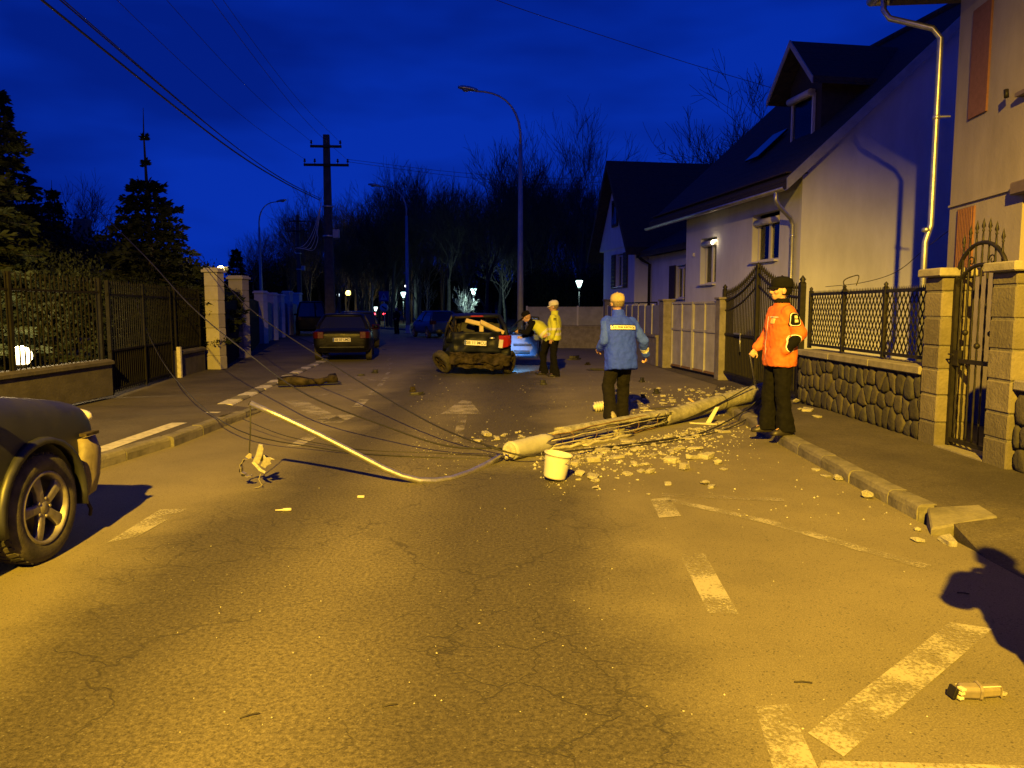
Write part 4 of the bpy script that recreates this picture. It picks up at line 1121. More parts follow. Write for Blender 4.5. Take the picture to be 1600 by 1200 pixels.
def bar_fence(name, label, cat, y0, y1, z0, z1, pitch=0.115, posts=(), tops=None, sheet_z=None):
    a, b = V((fxl(y0) - 0.10, y0, 0)), V((fxl(y1) - 0.10, y1, 0)); d = b - a; L = d.length; an = math.atan2(d.y, d.x)
    t = thing(name, label, cat, (a.x, a.y, z0), an); H = z1 - z0
    for z in (0.06, H - 0.18) if not sheet_z else (0.06, sheet_z, H - 0.18):
        q = MB(); q.box((L / 2, 0, z), (L, 0.03, 0.035)); q.build('rail', M_OLIVE, t)
    n = int(L / pitch); bar = None
    for i in range(n):
        x = (i + .5) * L / n; hh = H if not tops else H * tops(x / L)
        if bar is None or tops:
            q = MB(); q.box((0, 0, hh / 2), (0.016, 0.016, hh)); q.lathe([(0.008, hh), (0.017, hh + .02), (0.0, hh + .09)], 6); bar = q.mesh('bar', M_OLIVE)
        o_ = link('bar', bar, t); o_.location = (x, 0, 0)
    for p in posts:
        q = MB(); q.box((p * L, 0.0, H / 2 + 0.02), (0.06, 0.06, H + 0.1)); q.build('post', M_OLIVE if p not in (0, 1) else M_GALV, t)
    if sheet_z:
        q = MB(); q.box((L / 2, 0.02, sheet_z / 2 + 0.03), (L - 0.1, 0.006, sheet_z - 0.06)); q.build('sheet_panel', M_OLIVE, t)
    return t
bar_fence('bar_fence', 'long dark iron bar fence on the garden wall', 'fence', 8.4, 13.3, 0.62, 2.05, posts=(0.02, 0.50, 0.985))
bar_fence('bar_gate', 'dark iron bar double gate closing the garden drive', 'gate', 13.5, 17.35, 0.10, 2.02, posts=(0.012, 0.5, 0.988), sheet_z=0.75)
bar_fence('bar_fence', 'short dark iron bar fence beside the white pillar', 'fence', 17.6, 19.5, 0.62, 2.02, posts=(0.02, 0.98))
q = MB(); q.box((-7.58, 17.47, 0.36), (0.09, 0.09, 0.74)); tag(q.build('marker_post', M_KERBW, bevel=0.01), 'short white post at the corner of the garden drive', 'post')

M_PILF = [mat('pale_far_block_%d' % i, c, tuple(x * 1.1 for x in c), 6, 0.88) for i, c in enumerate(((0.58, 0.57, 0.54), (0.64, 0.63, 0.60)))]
def white_pillar(label, px, Y, w, h, d=None, group=None, courses=7, seed=1):
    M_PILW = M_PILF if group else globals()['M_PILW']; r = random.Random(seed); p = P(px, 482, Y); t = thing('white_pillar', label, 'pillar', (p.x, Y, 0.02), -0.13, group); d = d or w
    q = MB(); q.box((0, 0, h / 2), (w - 0.03, d - 0.03, h)); q.build('pillar_core', M_PILW[0], t)
    for i in range(courses):
        hh = h / courses; q = MB(); q.box((r.uniform(-.004, .004), r.uniform(-.004, .004), (i + .5) * hh), (w, d, hh - 0.014)); q.build('block', r.choice(M_PILW), t, bevel=0.012)
    q = MB(); q.box((0, 0, h + 0.035), (w + 0.10, d + 0.10, 0.07)); q.box((0, 0, h + 0.09), (w + 0.02, d + 0.02, 0.05)); q.build('cap', M_PILW[1], t, bevel=0.01)
    return t
white_pillar('white block gate pillar beside the glowing gate lamp', 336, 19.95, 0.36, 2.50, seed=2)
white_pillar('white block gate pillar with dark leaves clinging to its side', 374, 24.6, 0.46, 2.50, seed=3)
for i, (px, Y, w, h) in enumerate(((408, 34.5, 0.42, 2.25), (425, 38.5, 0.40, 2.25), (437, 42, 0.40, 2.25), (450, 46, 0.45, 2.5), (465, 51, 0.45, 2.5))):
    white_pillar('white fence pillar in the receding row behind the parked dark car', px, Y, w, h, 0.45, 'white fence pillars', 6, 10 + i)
M_BLUEP = mat('blue_grey_sheet', (0.16, 0.18, 0.22), (0.22, 0.24, 0.29), 3, 0.7)
def sheet_between(label, pa, Ya, pb, Yb, h, m, name='sheet_gate'):
    a, b = P(pa, 482, Ya), P(pb, 482, Yb); a.z = b.z = 0.05; d = b - a; an = math.atan2(d.y, d.x); L = d.length
    t = thing(name, label, 'gate' if 'gate' in name else 'fence', a, an); n = max(2, round(L / 0.5))
    for i in range(n):
        q = MB(); q.box(((i + .5) * L / n, 0, h / 2), (L / n - 0.02, 0.02, h - 0.1 + 0.12 * math.sin(PI * (i + .5) / n))); q.build('board', m, t)
    for z in (0.25, h - 0.3):
        q = MB(); q.box((L / 2, 0.03, z), (L, 0.04, 0.06)); q.build('rail', m, t)
sheet_between('dark board gate between the two white block pillars', 345, 20.2, 371, 24.3, 2.1, M_OLIVE)
sheet_between('dark board gate behind the leafy white pillar', 381, 24.9, 404, 34.2, 1.9, M_OLIVE)
for i, (pa, Ya, pb, Yb) in enumerate(((410, 34.8, 424, 38.2), (427, 38.8, 436, 41.7), (439, 42.3, 449, 45.7), (452, 46.3, 464, 50.7))):
    sheet_between('blue grey sheet fence bay between white pillars of the receding row', pa, Ya, pb, Yb, 1.85, M_BLUEP, 'sheet_fence')
    bpy.context.scene.objects[-1] if False else None
for o_ in [x for x in C.objects if x.name.startswith('sheet_fence')]:
    if x_ := o_.get('label'): o_['group'] = 'blue grey fence bays'
# gate lamp
def globe_lamp(name, label, loc, ground, col, strength, power, rad=0.11, post=True, group=None, m=None, psize=None, cone=False):
    t = thing(name, label, 'lamp', (loc.x, loc.y, ground), 0, group); h = loc.z - ground
    if post:
        q = MB(); q.tube([(0, 0, 0), (0, 0, 0.5), (0, 0, h - rad * 1.05)], [0.05, 0.032, 0.028], 8); q.lathe([(0.09, 0), (0.09, .03), (0.05, .05), (0.05, .3)], 10); q.build('post', M_IRON, t)
    q = MB(); q.lathe([(0.0, h - rad * 1.3), (rad * .5, h - rad * 1.25), (rad * .55, h - rad * .85), (0.03, h - rad * .8)], 12); q.build('collar', M_IRON, t)
    q = MB()
    if cone: q.lathe([(0.0, h - rad * 1.0), (rad * .35, h - rad * .95), (rad * .62, h), (rad * .95, h + rad * .7), (rad * .9, h + rad), (0, h + rad * 1.1)], 14)
    else: q.ball((0, 0, h), rad, 14, 10)
    q.build('globe', glow('glow_' + name + '_%d' % len(MATS), col, strength), t)
    if cone: q = MB(); q.lathe([(0.0, h + rad * 1.35), (rad * .5, h + rad * 1.25), (rad * 1.1, h + rad * 1.02), (0.0, h + rad * 1.02)], 14); q.build('cap', M_IRON, t)
    if power: point_light(name + '_light', (0, 0, h + rad * 2.2 if not cone else h - rad * 2.0), col, power, psize or rad, t)
    return t
gl = P(345, 421, 21.0)
globe_lamp('gate_lamp', 'small glowing warm globe lamp on a post behind the white gate pillar', gl, 0.03, (1.0, 0.66, 0.22), 7, 40, 0.10)
gl = P(33, 556, 13.0)
globe_lamp('garden_lamp', 'brilliant warm garden lamp glaring low behind the bar fence', gl, 0.0, (1.0, 0.74, 0.34), 9, 190, 0.17)
# garden wall lit by the lamp, terrace, shrubs
q = MB(); q.box((-12.2, 17.6, 0.45), (5.0, 0.25, 0.95)); tag(q.build('terrace_wall', M_PLASTER2, bevel=0.01), 'low pale terrace wall catching the garden lamp behind the fence', 'wall')
def yucca(label, loc, seed, n=46, L=0.55):
    r = random.Random(seed); t = thing('spiky_plant', label, 'plant', loc); q = MB()
    for i in range(n):
        a = r.uniform(0, 6.28); e = r.uniform(0.15, 1.35); d = V((math.cos(a) * math.cos(e), math.sin(a) * math.cos(e), math.sin(e))); l = L * r.uniform(.7, 1.15)
        s = V((-math.sin(a), math.cos(a), 0)) * 0.018; b = V((0, 0, 0.10)); m = b + d * l * .5; p = b + d * l + V((0, 0, -l * .12))
        q.add([b - s, b + s, m + s, p, m - s], [(0, 1, 2, 3, 4)])
    q.build('leaves', M_SHRUB, t, fixn=False); q = MB(); q.tube([(0, 0, -.03), (0, 0, .14)], .04, 6); q.build('stem', M_BARK, t)
yucca('spiky dark plant in front of the terrace wall', G(140, 590) + V((-0.4, 1.5, 0)), 1)
yucca('spiky dark plant close to the glaring garden lamp', G(60, 600) + V((-0.6, 1.6, 0)), 2)
sh = [shrub_mesh(21 + i, 1.0, 1.0, 9000, 0.034) for i in range(3)]
for i, (px, Y, w, h) in enumerate(((-30, 14.5, 2.2, 2.4), (75, 15.2, 2.0, 2.6), (110, 19.5, 2.6, 2.8), (165, 23.0, 2.4, 2.7), (205, 18.2, 1.3, 2.2), (235, 26, 3.0, 3.0), (285, 23.5, 1.6, 2.4), (40, 21, 2.6, 3.8), (10, 17, 2.4, 3.6), (130, 25, 3.0, 3.9), (190, 28, 3.4, 4.2), (265, 29, 3.0, 3.9), (305, 25.5, 1.6, 2.9), (60, 26, 3.4, 4.6))):
    p = P(px, 482, Y)
    plant_shrub(sh[i % 3], 'dense dark garden shrub behind the bar fence', (p.x, Y, 0), i * 1.3, (w, w, h), 'shrubs behind the bar fence')
spruce('tall pointed spruce with a thin bare leader rising beside the garden gate', (P(238, 482, 20.8).x, 20.8, 0), 6.85, 2.7, 4, 1.15, 0.10, 0.26)
spruce('broad dark conifer at the edge of the garden, its lower boughs catching lamp light', (P(-55, 482, 14.5).x, 14.5, 0), 8.2, 2.0, 8, 0.9, 0.10, 0.04, 'conifer_tree', 'conifer')
spruce('dark conifer crowding the edge of the garden beside the broad one', (P(18, 482, 19.5).x, 19.5, 0), 7.3, 1.7, 9, 0.9, 0.10, 0.04, 'conifer_tree', 'conifer')
spruce('slim dark conifer standing behind the garden shrubs', (P(92, 482, 27).x, 27, 0), 6.0, 1.0, 12, 0.9, 0.08, 0.05, 'conifer_tree', 'conifer')
spruce('small distant conifer behind the white fence pillars', (P(372, 482, 40).x, 40, 0), 4.9, 1.5, 14, 0.6, 0.06, 0.08, 'conifer_tree', 'conifer')
plant_shrub(sh[1], 'leafy climber hanging on the white gate pillar', P(372, 520, 24.3), 0.3, (0.35, 0.35, 1.3), None, 'climber', 'climbing_plant')
BT = [mesh_pair(bare_tree_mesh(31 + i, 9.0, (0.60, 0.72, 0.55, 0.8)[i], (6, 5, 4, 4, 3), twig=0.014, first=(0.25, 0.35, 0.2, 0.3)[i]), M_BARK) for i in range(4)]
plant_tree('bare_tree', 'spreading leafless tree behind the garden house', 'tree', BT[1], (P(138, 482, 34).x, 34, 0), 0.5, 0.72)
plant_tree('bare_tree', 'smaller leafless tree beside the slim garden conifer', 'tree', BT[3], (P(60, 482, 31).x, 31, 0), 2.5, 0.66)
# garden house
def garden_house():
    p = P(150, 482, 29.5); t = thing('garden_house', 'low garden house with dark roof and a warmly lit gable', 'house', (p.x - 3.2, 29.5, 0), 0)
    q = MB(); q.add([(0, 0, 0), (4.6, 0, 0), (4.6, 0, 3.1), (2.3, 0, 4.2), (0, 0, 3.1)], [(0, 1, 2, 3, 4)]); q.add([(4.6, 0, 0), (4.6, 7, 0), (4.6, 7, 3.1), (4.6, 0, 3.1)], [(0, 1, 2, 3)]); q.add([(0, 7, 0), (0, 0, 0), (0, 0, 3.1), (0, 7, 3.1)], [(0, 1, 2, 3)])
    q.build('wall', M_PLASTER2, t, fixn=False)
    q = MB(); roof_slab(q, I4, (-0.6, 2.85), (2.3, 4.25), -0.7, 7.5); roof_slab(q, I4, (5.2, 2.85), (2.3, 4.25), -0.7, 7.5); q.build('roof', M_ROOF, t)
    q = MB(); q.box((1.2, 3, 4.6), (0.5, 0.5, 1.4)); q.build('chimney', M_MORTAR, t)
    q = MB(); q.box((4.1, -0.10, 2.45), (0.12, 0.14, 0.2)); q.build('porch_lamp', glow('porch_glow', (1, 0.6, 0.3), 2), t)
    point_light('porch_light', (4.0, -0.45, 2.6), (1.0, 0.6, 0.32), 7, 0.08, t)
garden_house()

# ================================================================== BEYOND THE BEND: lamps, poles, park
street_lamp('street_lamp', 'tallest grey street lamp, rising behind the wrecked car with its head over the road', (P(813, 482, 30.6).x, 30.6, 0), 9.95, (-1, -0.1, 0), 1.75, thin=1.0)
street_lamp('street_lamp', 'grey street lamp standing beside the distant pedestrian', (P(637, 482, 50).x, 50, 0), 9.4, (-1, 0, 0), 1.75, thin=1.0)
street_lamp('street_lamp', 'slim grey street lamp rising above the row of white pillars', (P(409, 482, 58).x, 58, 0), 9.5, (1, -0.1, 0), 1.5, thin=1.0)

def utility_pole(label, px, Y, H, s=1.0, arms=True):
    p = P(px, 482, Y); t = thing('utility_pole', label, 'utility pole', (p.x, Y, 0), 0.06, 'utility poles' if False else None)
    q = MB(); rings = []
    for z, w, d in ((0, 0.46, 0.34), (H * 0.5, 0.36, 0.27), (H, 0.26, 0.20)):
        w *= s; d *= s
        rings.append([V((a * w / 2, b * d / 2, z)) for a, b in ((-1, -.75), (-.75, -1), (.75, -1), (1, -.75), (1, .75), (.75, 1), (-.75, 1), (-1, .75))])
    q.loft(rings, smooth=False); q.build('pole', M_POLED, t)
    if arms:
        for z, w in ((H - 0.52, 1.35), (H - 1.30, 1.95)):
            q = MB(); q.box((0, -0.16, z), (w * 0.98, 0.09, 0.10)); ar = q.build('crossarm', M_IRON, t)
            for x in (-w / 2 + 0.06, w / 2 - 0.06, -w / 4, w / 4) if z < H - 1 else (-w / 2 + 0.06, w / 2 - 0.06):
                q = MB(); q.lathe([(0.015, 0.04), (0.015, .12), (0.05, .12), (0.055, .17), (0.03, .19), (0.045, .22), (0.03, .26), (0, .27)], 8, Matrix.Translation((x, -0.16, z))); q.build('insulator', M_CERAM, ar)
        q = MB()
        for z in (H * 0.66, H * 0.52): q.lathe([(0.24 * s, 0), (0.25 * s, .01), (0.25 * s, .06), (0.24 * s, .07)], 8, Matrix.Translation((0, 0, z)))
        q.build('steel_band', M_GALV, t)
        q = MB(); q.box((0.34, -0.05, H * 0.535), (0.28, 0.22, 0.36)); q.build('junction_box', M_LAMPPOST, t, bevel=0.015)
    return t
M_POLED = mat('weathered_pole_concrete', (0.055, 0.052, 0.048), (0.095, 0.09, 0.082), 5, 0.9, bump=0.3)
M_CERAM = mat('brown_insulator', (0.05, 0.03, 0.025), rough=0.25)
utility_pole('tall dark concrete utility pole with two crossarms behind the parked car', 516, 34, 9.05)
utility_pole('slimmer distant utility pole with one faint crossarm behind the white pillars', 469, 62, 9.0, 0.9, True)

# park lamps (pixel x, y of the head, distance)
for i, (px, py, Y, col, st, pw, rad, lab, cone) in enumerate((
        (740, 456, 62, (0.62, 1.0, 0.90), 4.5, 420, 0.25, 'park lamp with cold white head lighting the small frosted looking tree', True),
        (630, 461, 80, (0.60, 1.0, 0.95), 4.5, 160, 0.30, 'park lamp with cold white tapered head beyond the distant pedestrian', True),
        (529, 463, 84, (0.80, 0.95, 1.0), 4, 120, 0.26, 'park lamp with white head right beside the utility pole', True),
        (544, 458, 88, (1.0, 0.72, 0.16), 5, 900, 0.30, 'park lamp with yellow head among the orange lit branches', False),
        (495, 490, 90, (0.65, 1.0, 0.9), 4, 80, 0.34, 'low white lamp glowing behind the dark van', False),
        (587, 483, 95, (0.70, 1.0, 0.95), 4, 60, 0.26, 'park lamp with white head above the red tail lights', True),
        (905, 444, 36.5, (0.66, 1.0, 0.93), 5, 25, 0.17, 'cold white lamp shining through the dark trees beside the gable house', True),
        (513, 442, 100, (0.8, 0.9, 1.0), 6, 0, 0.14, 'tiny white light high on the dark trees', False),
        (634, 447, 82, (0.95, 0.95, 1.0), 6, 0, 0.12, 'tiny white light just above the tapered park lamp', False))):
    p = P(px, py, Y)
    globe_lamp('park_lamp', lab, p, -0.02, col, st, pw, rad, True, 'park lamps', cone=cone)
p = P(842, 491, 26); 
# traffic signs
def sign(label, px, py, Y, kind):
    p = P(px, py, Y); t = thing('road_sign', label, 'sign', (p.x, Y, 0)); h = p.z
    q = MB(); q.tube([(0, 0, 0), (0, 0, h + 0.3)], 0.032, 8); q.build('post', M_LAMPPOST, t)
    blue = mat('sign_blue', (0.01, 0.05, 0.22), rough=0.5); wh = mat('sign_white', (0.55, 0.55, 0.55), rough=0.5); bl = mat('sign_black', (0.01, 0.01, 0.01), rough=0.6)
    q = MB(); q.box((0, -0.05, h), (0.78, 0.02, 0.78)); pl = q.build('plate', blue, t, bevel=0.008)
    q = MB(); q.add([(-.27, -.064, h - .26), (.27, -.064, h - .26), (0, -.064, h + .28)], [(0, 1, 2)]); q.build('white_triangle', wh, pl, fixn=False)
    q = MB(); q.tube([(0.0, -.07, h + .02), (0.01, -.07, h + .1)], .035, 6); q.tube([(0, -.07, h + .02), (-.08, -.07, h - .18)], .022, 5); q.tube([(0, -.07, h + .02), (.09, -.07, h - .18)], .022, 5); q.tube([(0.0, -.07, h + .06), (-.09, -.07, h - .04)], .016, 5)
    q.build('walking_figure', bl, pl)
    h2 = h - 0.88
    q = MB(); q.lathe([(0.0, -.01), (.33, -.01), (.33, .01), (0.0, .01)], 24, Matrix.Translation((0, -.05, h2)) @ Matrix.Rotation(PI / 2, 4, 'X')); r_ = q.build('round_plate', wh, t)
    q = MB(); q.box((0, -.066, h2), (.42, .006, .10), M=Matrix.Rotation(0.6, 3, 'Y')); q.build('dark_bar', bl, r_)
sign('square pedestrian crossing sign over a round sign at the edge of the park', 600, 463, 60, 0)

# trees
plant_tree('bare_tree', 'tall leafless tree with long upright limbs beside the gable house', 'tree', mesh_pair(bare_tree_mesh(77, 12.5, 0.50, (7, 5, 4, 4, 3), 0.30, 0.014, 4, -0.05, 0.30), M_BARK), (P(905, 482, 52).x, 52, 0), 0.4, 1.0)
rt = random.Random(5)
spots = []
for i in range(74):
    px = rt.uniform(395, 940); Y = rt.uniform(66, 128)
    xr = (px - 800) / 1200 * Y
    if Y < 104 and -24 - (Y - 62) * .42 < xr < -9 - (Y - 62) * .40: px += 130      # keep the road clear
    spots.append((px, Y))
spots += [(560, 70), (610, 74), (655, 70), (700, 66), (760, 58), (790, 64), (840, 56), (870, 66), (930, 58), (450, 76), (480, 82), (1000, 62), (1080, 60)]
for i, (px, Y) in enumerate(spots):
    p = P(px, 482, Y); top = interp([(395, 400), (450, 335), (560, 345), (630, 295), (680, 315), (760, 300), (830, 270), (900, 300), (960, 330), (1100, 330)], px) + rt.uniform(-26, 62)
    h = 1.6 + (482 - top) / 1200 * Y
    plant_tree('park_tree', 'leafless tree in the dark park beyond the bend', 'tree', BT[i % 4], (p.x, Y, -0.03), rt.uniform(0, 6), max(3.0, h) / 9.4, 'leafless park trees')
for px, Y, h, lab in ((1285, 44, 12.6, 'leafless tree whose top shows above the dormer roof'), (1125, 46, 11.0, 'leafless tree showing above the roof between the two houses'), (1195, 40, 12.0, 'thin leafless tree behind the dormer')):
    plant_tree('bare_tree', lab, 'tree', BT[int(px) % 4], (P(px, 482, Y).x, Y, 0), 1.0, h / 9.0)
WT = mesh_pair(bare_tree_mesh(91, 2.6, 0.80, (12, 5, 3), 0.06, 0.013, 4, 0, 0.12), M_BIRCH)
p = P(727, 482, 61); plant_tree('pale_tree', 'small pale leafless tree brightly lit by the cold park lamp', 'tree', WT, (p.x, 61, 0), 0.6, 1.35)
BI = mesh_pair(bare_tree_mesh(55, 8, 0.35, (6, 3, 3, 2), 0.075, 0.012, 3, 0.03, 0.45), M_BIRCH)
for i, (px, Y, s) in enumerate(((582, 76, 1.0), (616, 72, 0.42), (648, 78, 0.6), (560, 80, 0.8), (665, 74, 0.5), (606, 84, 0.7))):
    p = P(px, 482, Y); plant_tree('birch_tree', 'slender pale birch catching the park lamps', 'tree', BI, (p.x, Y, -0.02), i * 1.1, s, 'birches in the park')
# low undergrowth closes the view under the crowns
for i in range(26):
    px = 420 + i * 21.5 + rt.uniform(-8, 8); Y = rt.uniform(104, 126); p = P(px, 482, Y)
    plant_shrub(sh[i % 3], 'dark bush along the back of the park', (p.x, Y, 0), i, (6.5, 4.0, rt.uniform(5.0, 10.0)), 'bushes behind the park', 'bush', 'park_bush')
for i in range(9):
    px = 838 + i * 14; Y = 40 + i * 0.6; p = P(px, 482, Y)
    plant_shrub(sh[i % 3], 'dark hedge bush behind the far panel fence', (p.x, Y, 0), i, (2.2, 2.0, rt.uniform(2.6, 4.2)), 'bushes behind the far fence', 'bush', 'hedge_bush')
# a distant ridge
q = MB(); n = 60; vs = []
for i in range(n + 1):
    x = -1300 + 2600 * i / n; h = 26 + 22 * noise.noise(V((x * 0.004, 3.1, 0))) + 9 * noise.noise(V((x * 0.015, 7.7, 0)))
    vs += [(x, 900, -2), (x, 960, max(4, h))]
q.add(vs, [(2 * i, 2 * i + 2, 2 * i + 3, 2 * i + 1) for i in range(n)]); tag(q.build('hills', mat('hill_wood', (0.012, 0.014, 0.010), (0.02, 0.022, 0.015), 0.02, 0.95), fixn=False), kind='structure')
# kerb stones of the park edge, pale in the lamp light
kerb('park_kerb', [(-4.2, 50), (-8.0, 57), (-11, 62)], lambda y: 0.12, 1.0, 0.15, [M_KERB], side=-1)

# ================================================================== VEHICLES
def paint(name, c, rough=0.28, sp=0.5): return mat(name, c, tuple(min(1, x * 1.25 + 0.004) for x in c), 3.0, rough, 0.0, coat=0.0, spec=sp, r2=rough + 0.15)
M_P_BLACK = paint('black_car_paint', (0.003, 0.003, 0.004), 0.3, 0.16)
M_P_NAVY = paint('navy_car_paint', (0.010, 0.018, 0.05))
M_P_BLUE = paint('blue_car_paint', (0.02, 0.05, 0.16))
M_P_GREY = paint('dusty_dark_car_paint', (0.016, 0.017, 0.020), 0.42)
M_P_WRECK = paint('wreck_dark_blue_paint', (0.005, 0.007, 0.015), 0.4, 0.2)
M_ALLOY = mat('alloy_rim', (0.18, 0.165, 0.145), (0.34, 0.32, 0.29), 9, 0.45, 0.6)
M_DISC = mat('brake_disc', (0.10, 0.085, 0.07), (0.16, 0.13, 0.10), 10, 0.6, 0.6)
M_TRIM = mat('interior_trim', (0.03, 0.03, 0.034), (0.05, 0.05, 0.055), 8, 0.8)
M_RED = mat('tail_light_red', (0.30, 0.012, 0.010), (0.38, 0.02, 0.015), 8, 0.2, coat=0.5)
M_REDOFF = mat('tail_light_dark_red', (0.06, 0.006, 0.006), rough=0.2, coat=0.5)
M_CLEAR = mat('lamp_lens_clear', (0.55, 0.53, 0.50), (0.65, 0.63, 0.6), 8, 0.15, coat=0.5)
M_PLATE = mat('plate_white', (0.66, 0.65, 0.60), (0.72, 0.71, 0.66), 8, 0.4)
M_INK = mat('plate_ink', (0.02, 0.02, 0.02), rough=0.6)
M_FOAM = mat('yellowed_foam', (0.55, 0.42, 0.20), (0.66, 0.54, 0.30), 10, 0.9, bump=0.2)
M_GRIME = mat('grimy_plastic', (0.012, 0.010, 0.007), (0.060, 0.047, 0.031), 7, 0.85, spec=0.15, bump=0.3, bscale=18)
M_BUMPG = mat('scuffed_bumper_plastic', (0.10, 0.085, 0.065), (0.20, 0.17, 0.13), 5, 0.6, bump=0.1)

def text_mesh(body, size, m, parent, M, name='lettering', depth=0.0015, bold=0.0):
    cu = bpy.data.curves.new('text', 'FONT'); cu.body = body; cu.size = size; cu.align_x = 'CENTER'; cu.align_y = 'CENTER'; cu.extrude = depth; cu.offset = bold
    o = bpy.data.objects.new('text', cu); C.objects.link(o); dg = bpy.context.evaluated_depsgraph_get(); dg.update()
    me = bpy.data.meshes.new_from_object(o.evaluated_get(dg)); bpy.data.objects.remove(o); bpy.data.curves.remove(cu)
    me.materials.clear(); me.materials.append(m); me.transform(M)
    return link(name, me, parent)
def plate(parent, loc, txt, w=0.52, h=0.115, tilt=0.0, rzz=0.0):
    q = MB(); q.box((0, 0, 0), (w, 0.010, h)); p = q.build('number_plate', M_PLATE, parent, bevel=0.004); p.location = loc; p.rotation_euler = (tilt, rzz, 0)
    q = MB(); q.box((-w / 2 + 0.022, -0.0062, 0), (0.04, 0.002, h - 0.008)); q.build('blue_band', mat('plate_blue', (0.02, 0.06, 0.30), rough=0.5), p)
    text_mesh(txt, h * 0.86, M_INK, p, Matrix.Translation((0.02, -0.007, 0)) @ Matrix.Rotation(PI / 2, 4, 'X'), 'lettering', 0.001, 0.0016)
    return p
def wheel(parent, loc, rad, wid, side, detail=True, rim_m=None, rot=(0, 0, 0), spin=0.3):
    """side=+1: outer face towards +x"""
    rim_m = rim_m or M_ALLOY
    t = MB(); rr = rad * 0.66
    MR = Matrix.Rotation(PI / 2 * side, 4, 'Y')
    h = wid / 2
    t.lathe([(rr, -h * .9), (rad * .86, -h), (rad * .965, -h * .86), (rad, -h * .62), (rad, h * .62), (rad * .965, h * .86), (rad * .86, h), (rad * .74, h * .97), (rr, h * .88), (rr * .97, h * .55), (rr * .95, -h * .85)], 40 if detail else 20, MR)
    ty = t.build('tyre', M_RUBBER, parent); ty.location = loc; ty.rotation_euler = rot
    if detail:
        tr = MB()
        for k in range(40):
            for s_ in (-1, 1):
                a = 2 * PI * (k + (0.5 if s_ > 0 else 0)) / 40
                M = Matrix.Rotation(a, 4, 'X') @ Matrix.Translation((s_ * wid * .20, 0, rad * 1.0)) @ Matrix.Rotation(0.35 * s_, 4, 'Z')
                b0 = len(tr.v); tr.box((0, 0, 0), (wid * .30, rad * .085, 0.012)); tr.v[b0:] = [tuple(M @ V(v)) for v in tr.v[b0:]]
        tag(tr.build('tread_blocks', M_RUBBER, ty), kind='stuff')
    q = MB()
    q.lathe([(rr * 1.02, h * .90), (rr * .98, h * .97), (rr * .92, h * .90), (rr * .90, h * .30), (rr * .92, -h * .8)], 32, MR)
    ri = q.build('rim', rim_m, ty)
    n = 5
    for k in range(n):
        s = MB(); a = 2 * PI * k / n + spin
        pts = []
        for r_, w_, x0 in ((rr * .14, rr * .26, h * .66), (rr * .45, rr * .23, h * .74), (rr * .75, rr * .27, h * .74), (rr * .97, rr * .36, h * .66)):
            pts.append([V((side * (x0 + dx), dy * w_, r_)) for dx, dy in ((0, -.6), (h * .09, -.35), (h * .09, .35), (0, .6), (-h * .28, .55), (-h * .28, -.55))])
        s.loft(pts, smooth=False); s.v = [tuple(Matrix.Rotation(a, 4, 'X') @ V(v)) for v in s.v]
        s.build('spoke', rim_m, ty, bevel=0.004)
    q = MB(); q.lathe([(0, h * .82), (rr * .14, h * .80), (rr * .20, h * .70), (rr * .20, h * .3)], 16, MR)
    for k in range(5):
        a = 2 * PI * (k + .5) / 5 + spin; q.ball((side * h * .72, math.sin(-a) * rr * .26, math.cos(a) * rr * .26), 0.014, 6, 4)
    q.build('hub', rim_m, ty)
    q = MB(); q.lathe([(0.02, h * .15), (rr * .62, h * .15), (rr * .62, h * .0), (0.02, 0)], 24, MR); q.build('brake_disc', M_DISC, ty)
    q = MB(); q.lathe([(0.0, -h * .3), (rr * .93, -h * .3)], 24, MR); q.build('back_plate', M_BLACKP, ty)
    return ty
def sub(o, lv=2):
    m = o.modifiers.new('s', 'SUBSURF'); m.levels = lv; m.render_levels = lv; return o
def body_loft(stations, crown=0.03):
    """stations: (y, z_bottom, z_top, half_width)"""
    q = MB(); rings = []
    for y, zb, zt, w in stations:
        h = zt - zb
        half = [(0.0, zb), (w * .70, zb), (w * .93, zb + h * .06), (w, zb + h * .30), (w * 1.005, zb + h * .55), (w * .985, zb + h * .80), (w * .93, zt - h * .015), (w * .72, zt + crown * .5), (0.0, zt + crown)]
        ring = [V((x, y, z)) for x, z in half] + [V((-x, y, z)) for x, z in half[-2:0:-1]]
        rings.append(ring)
    q.loft(rings); return q
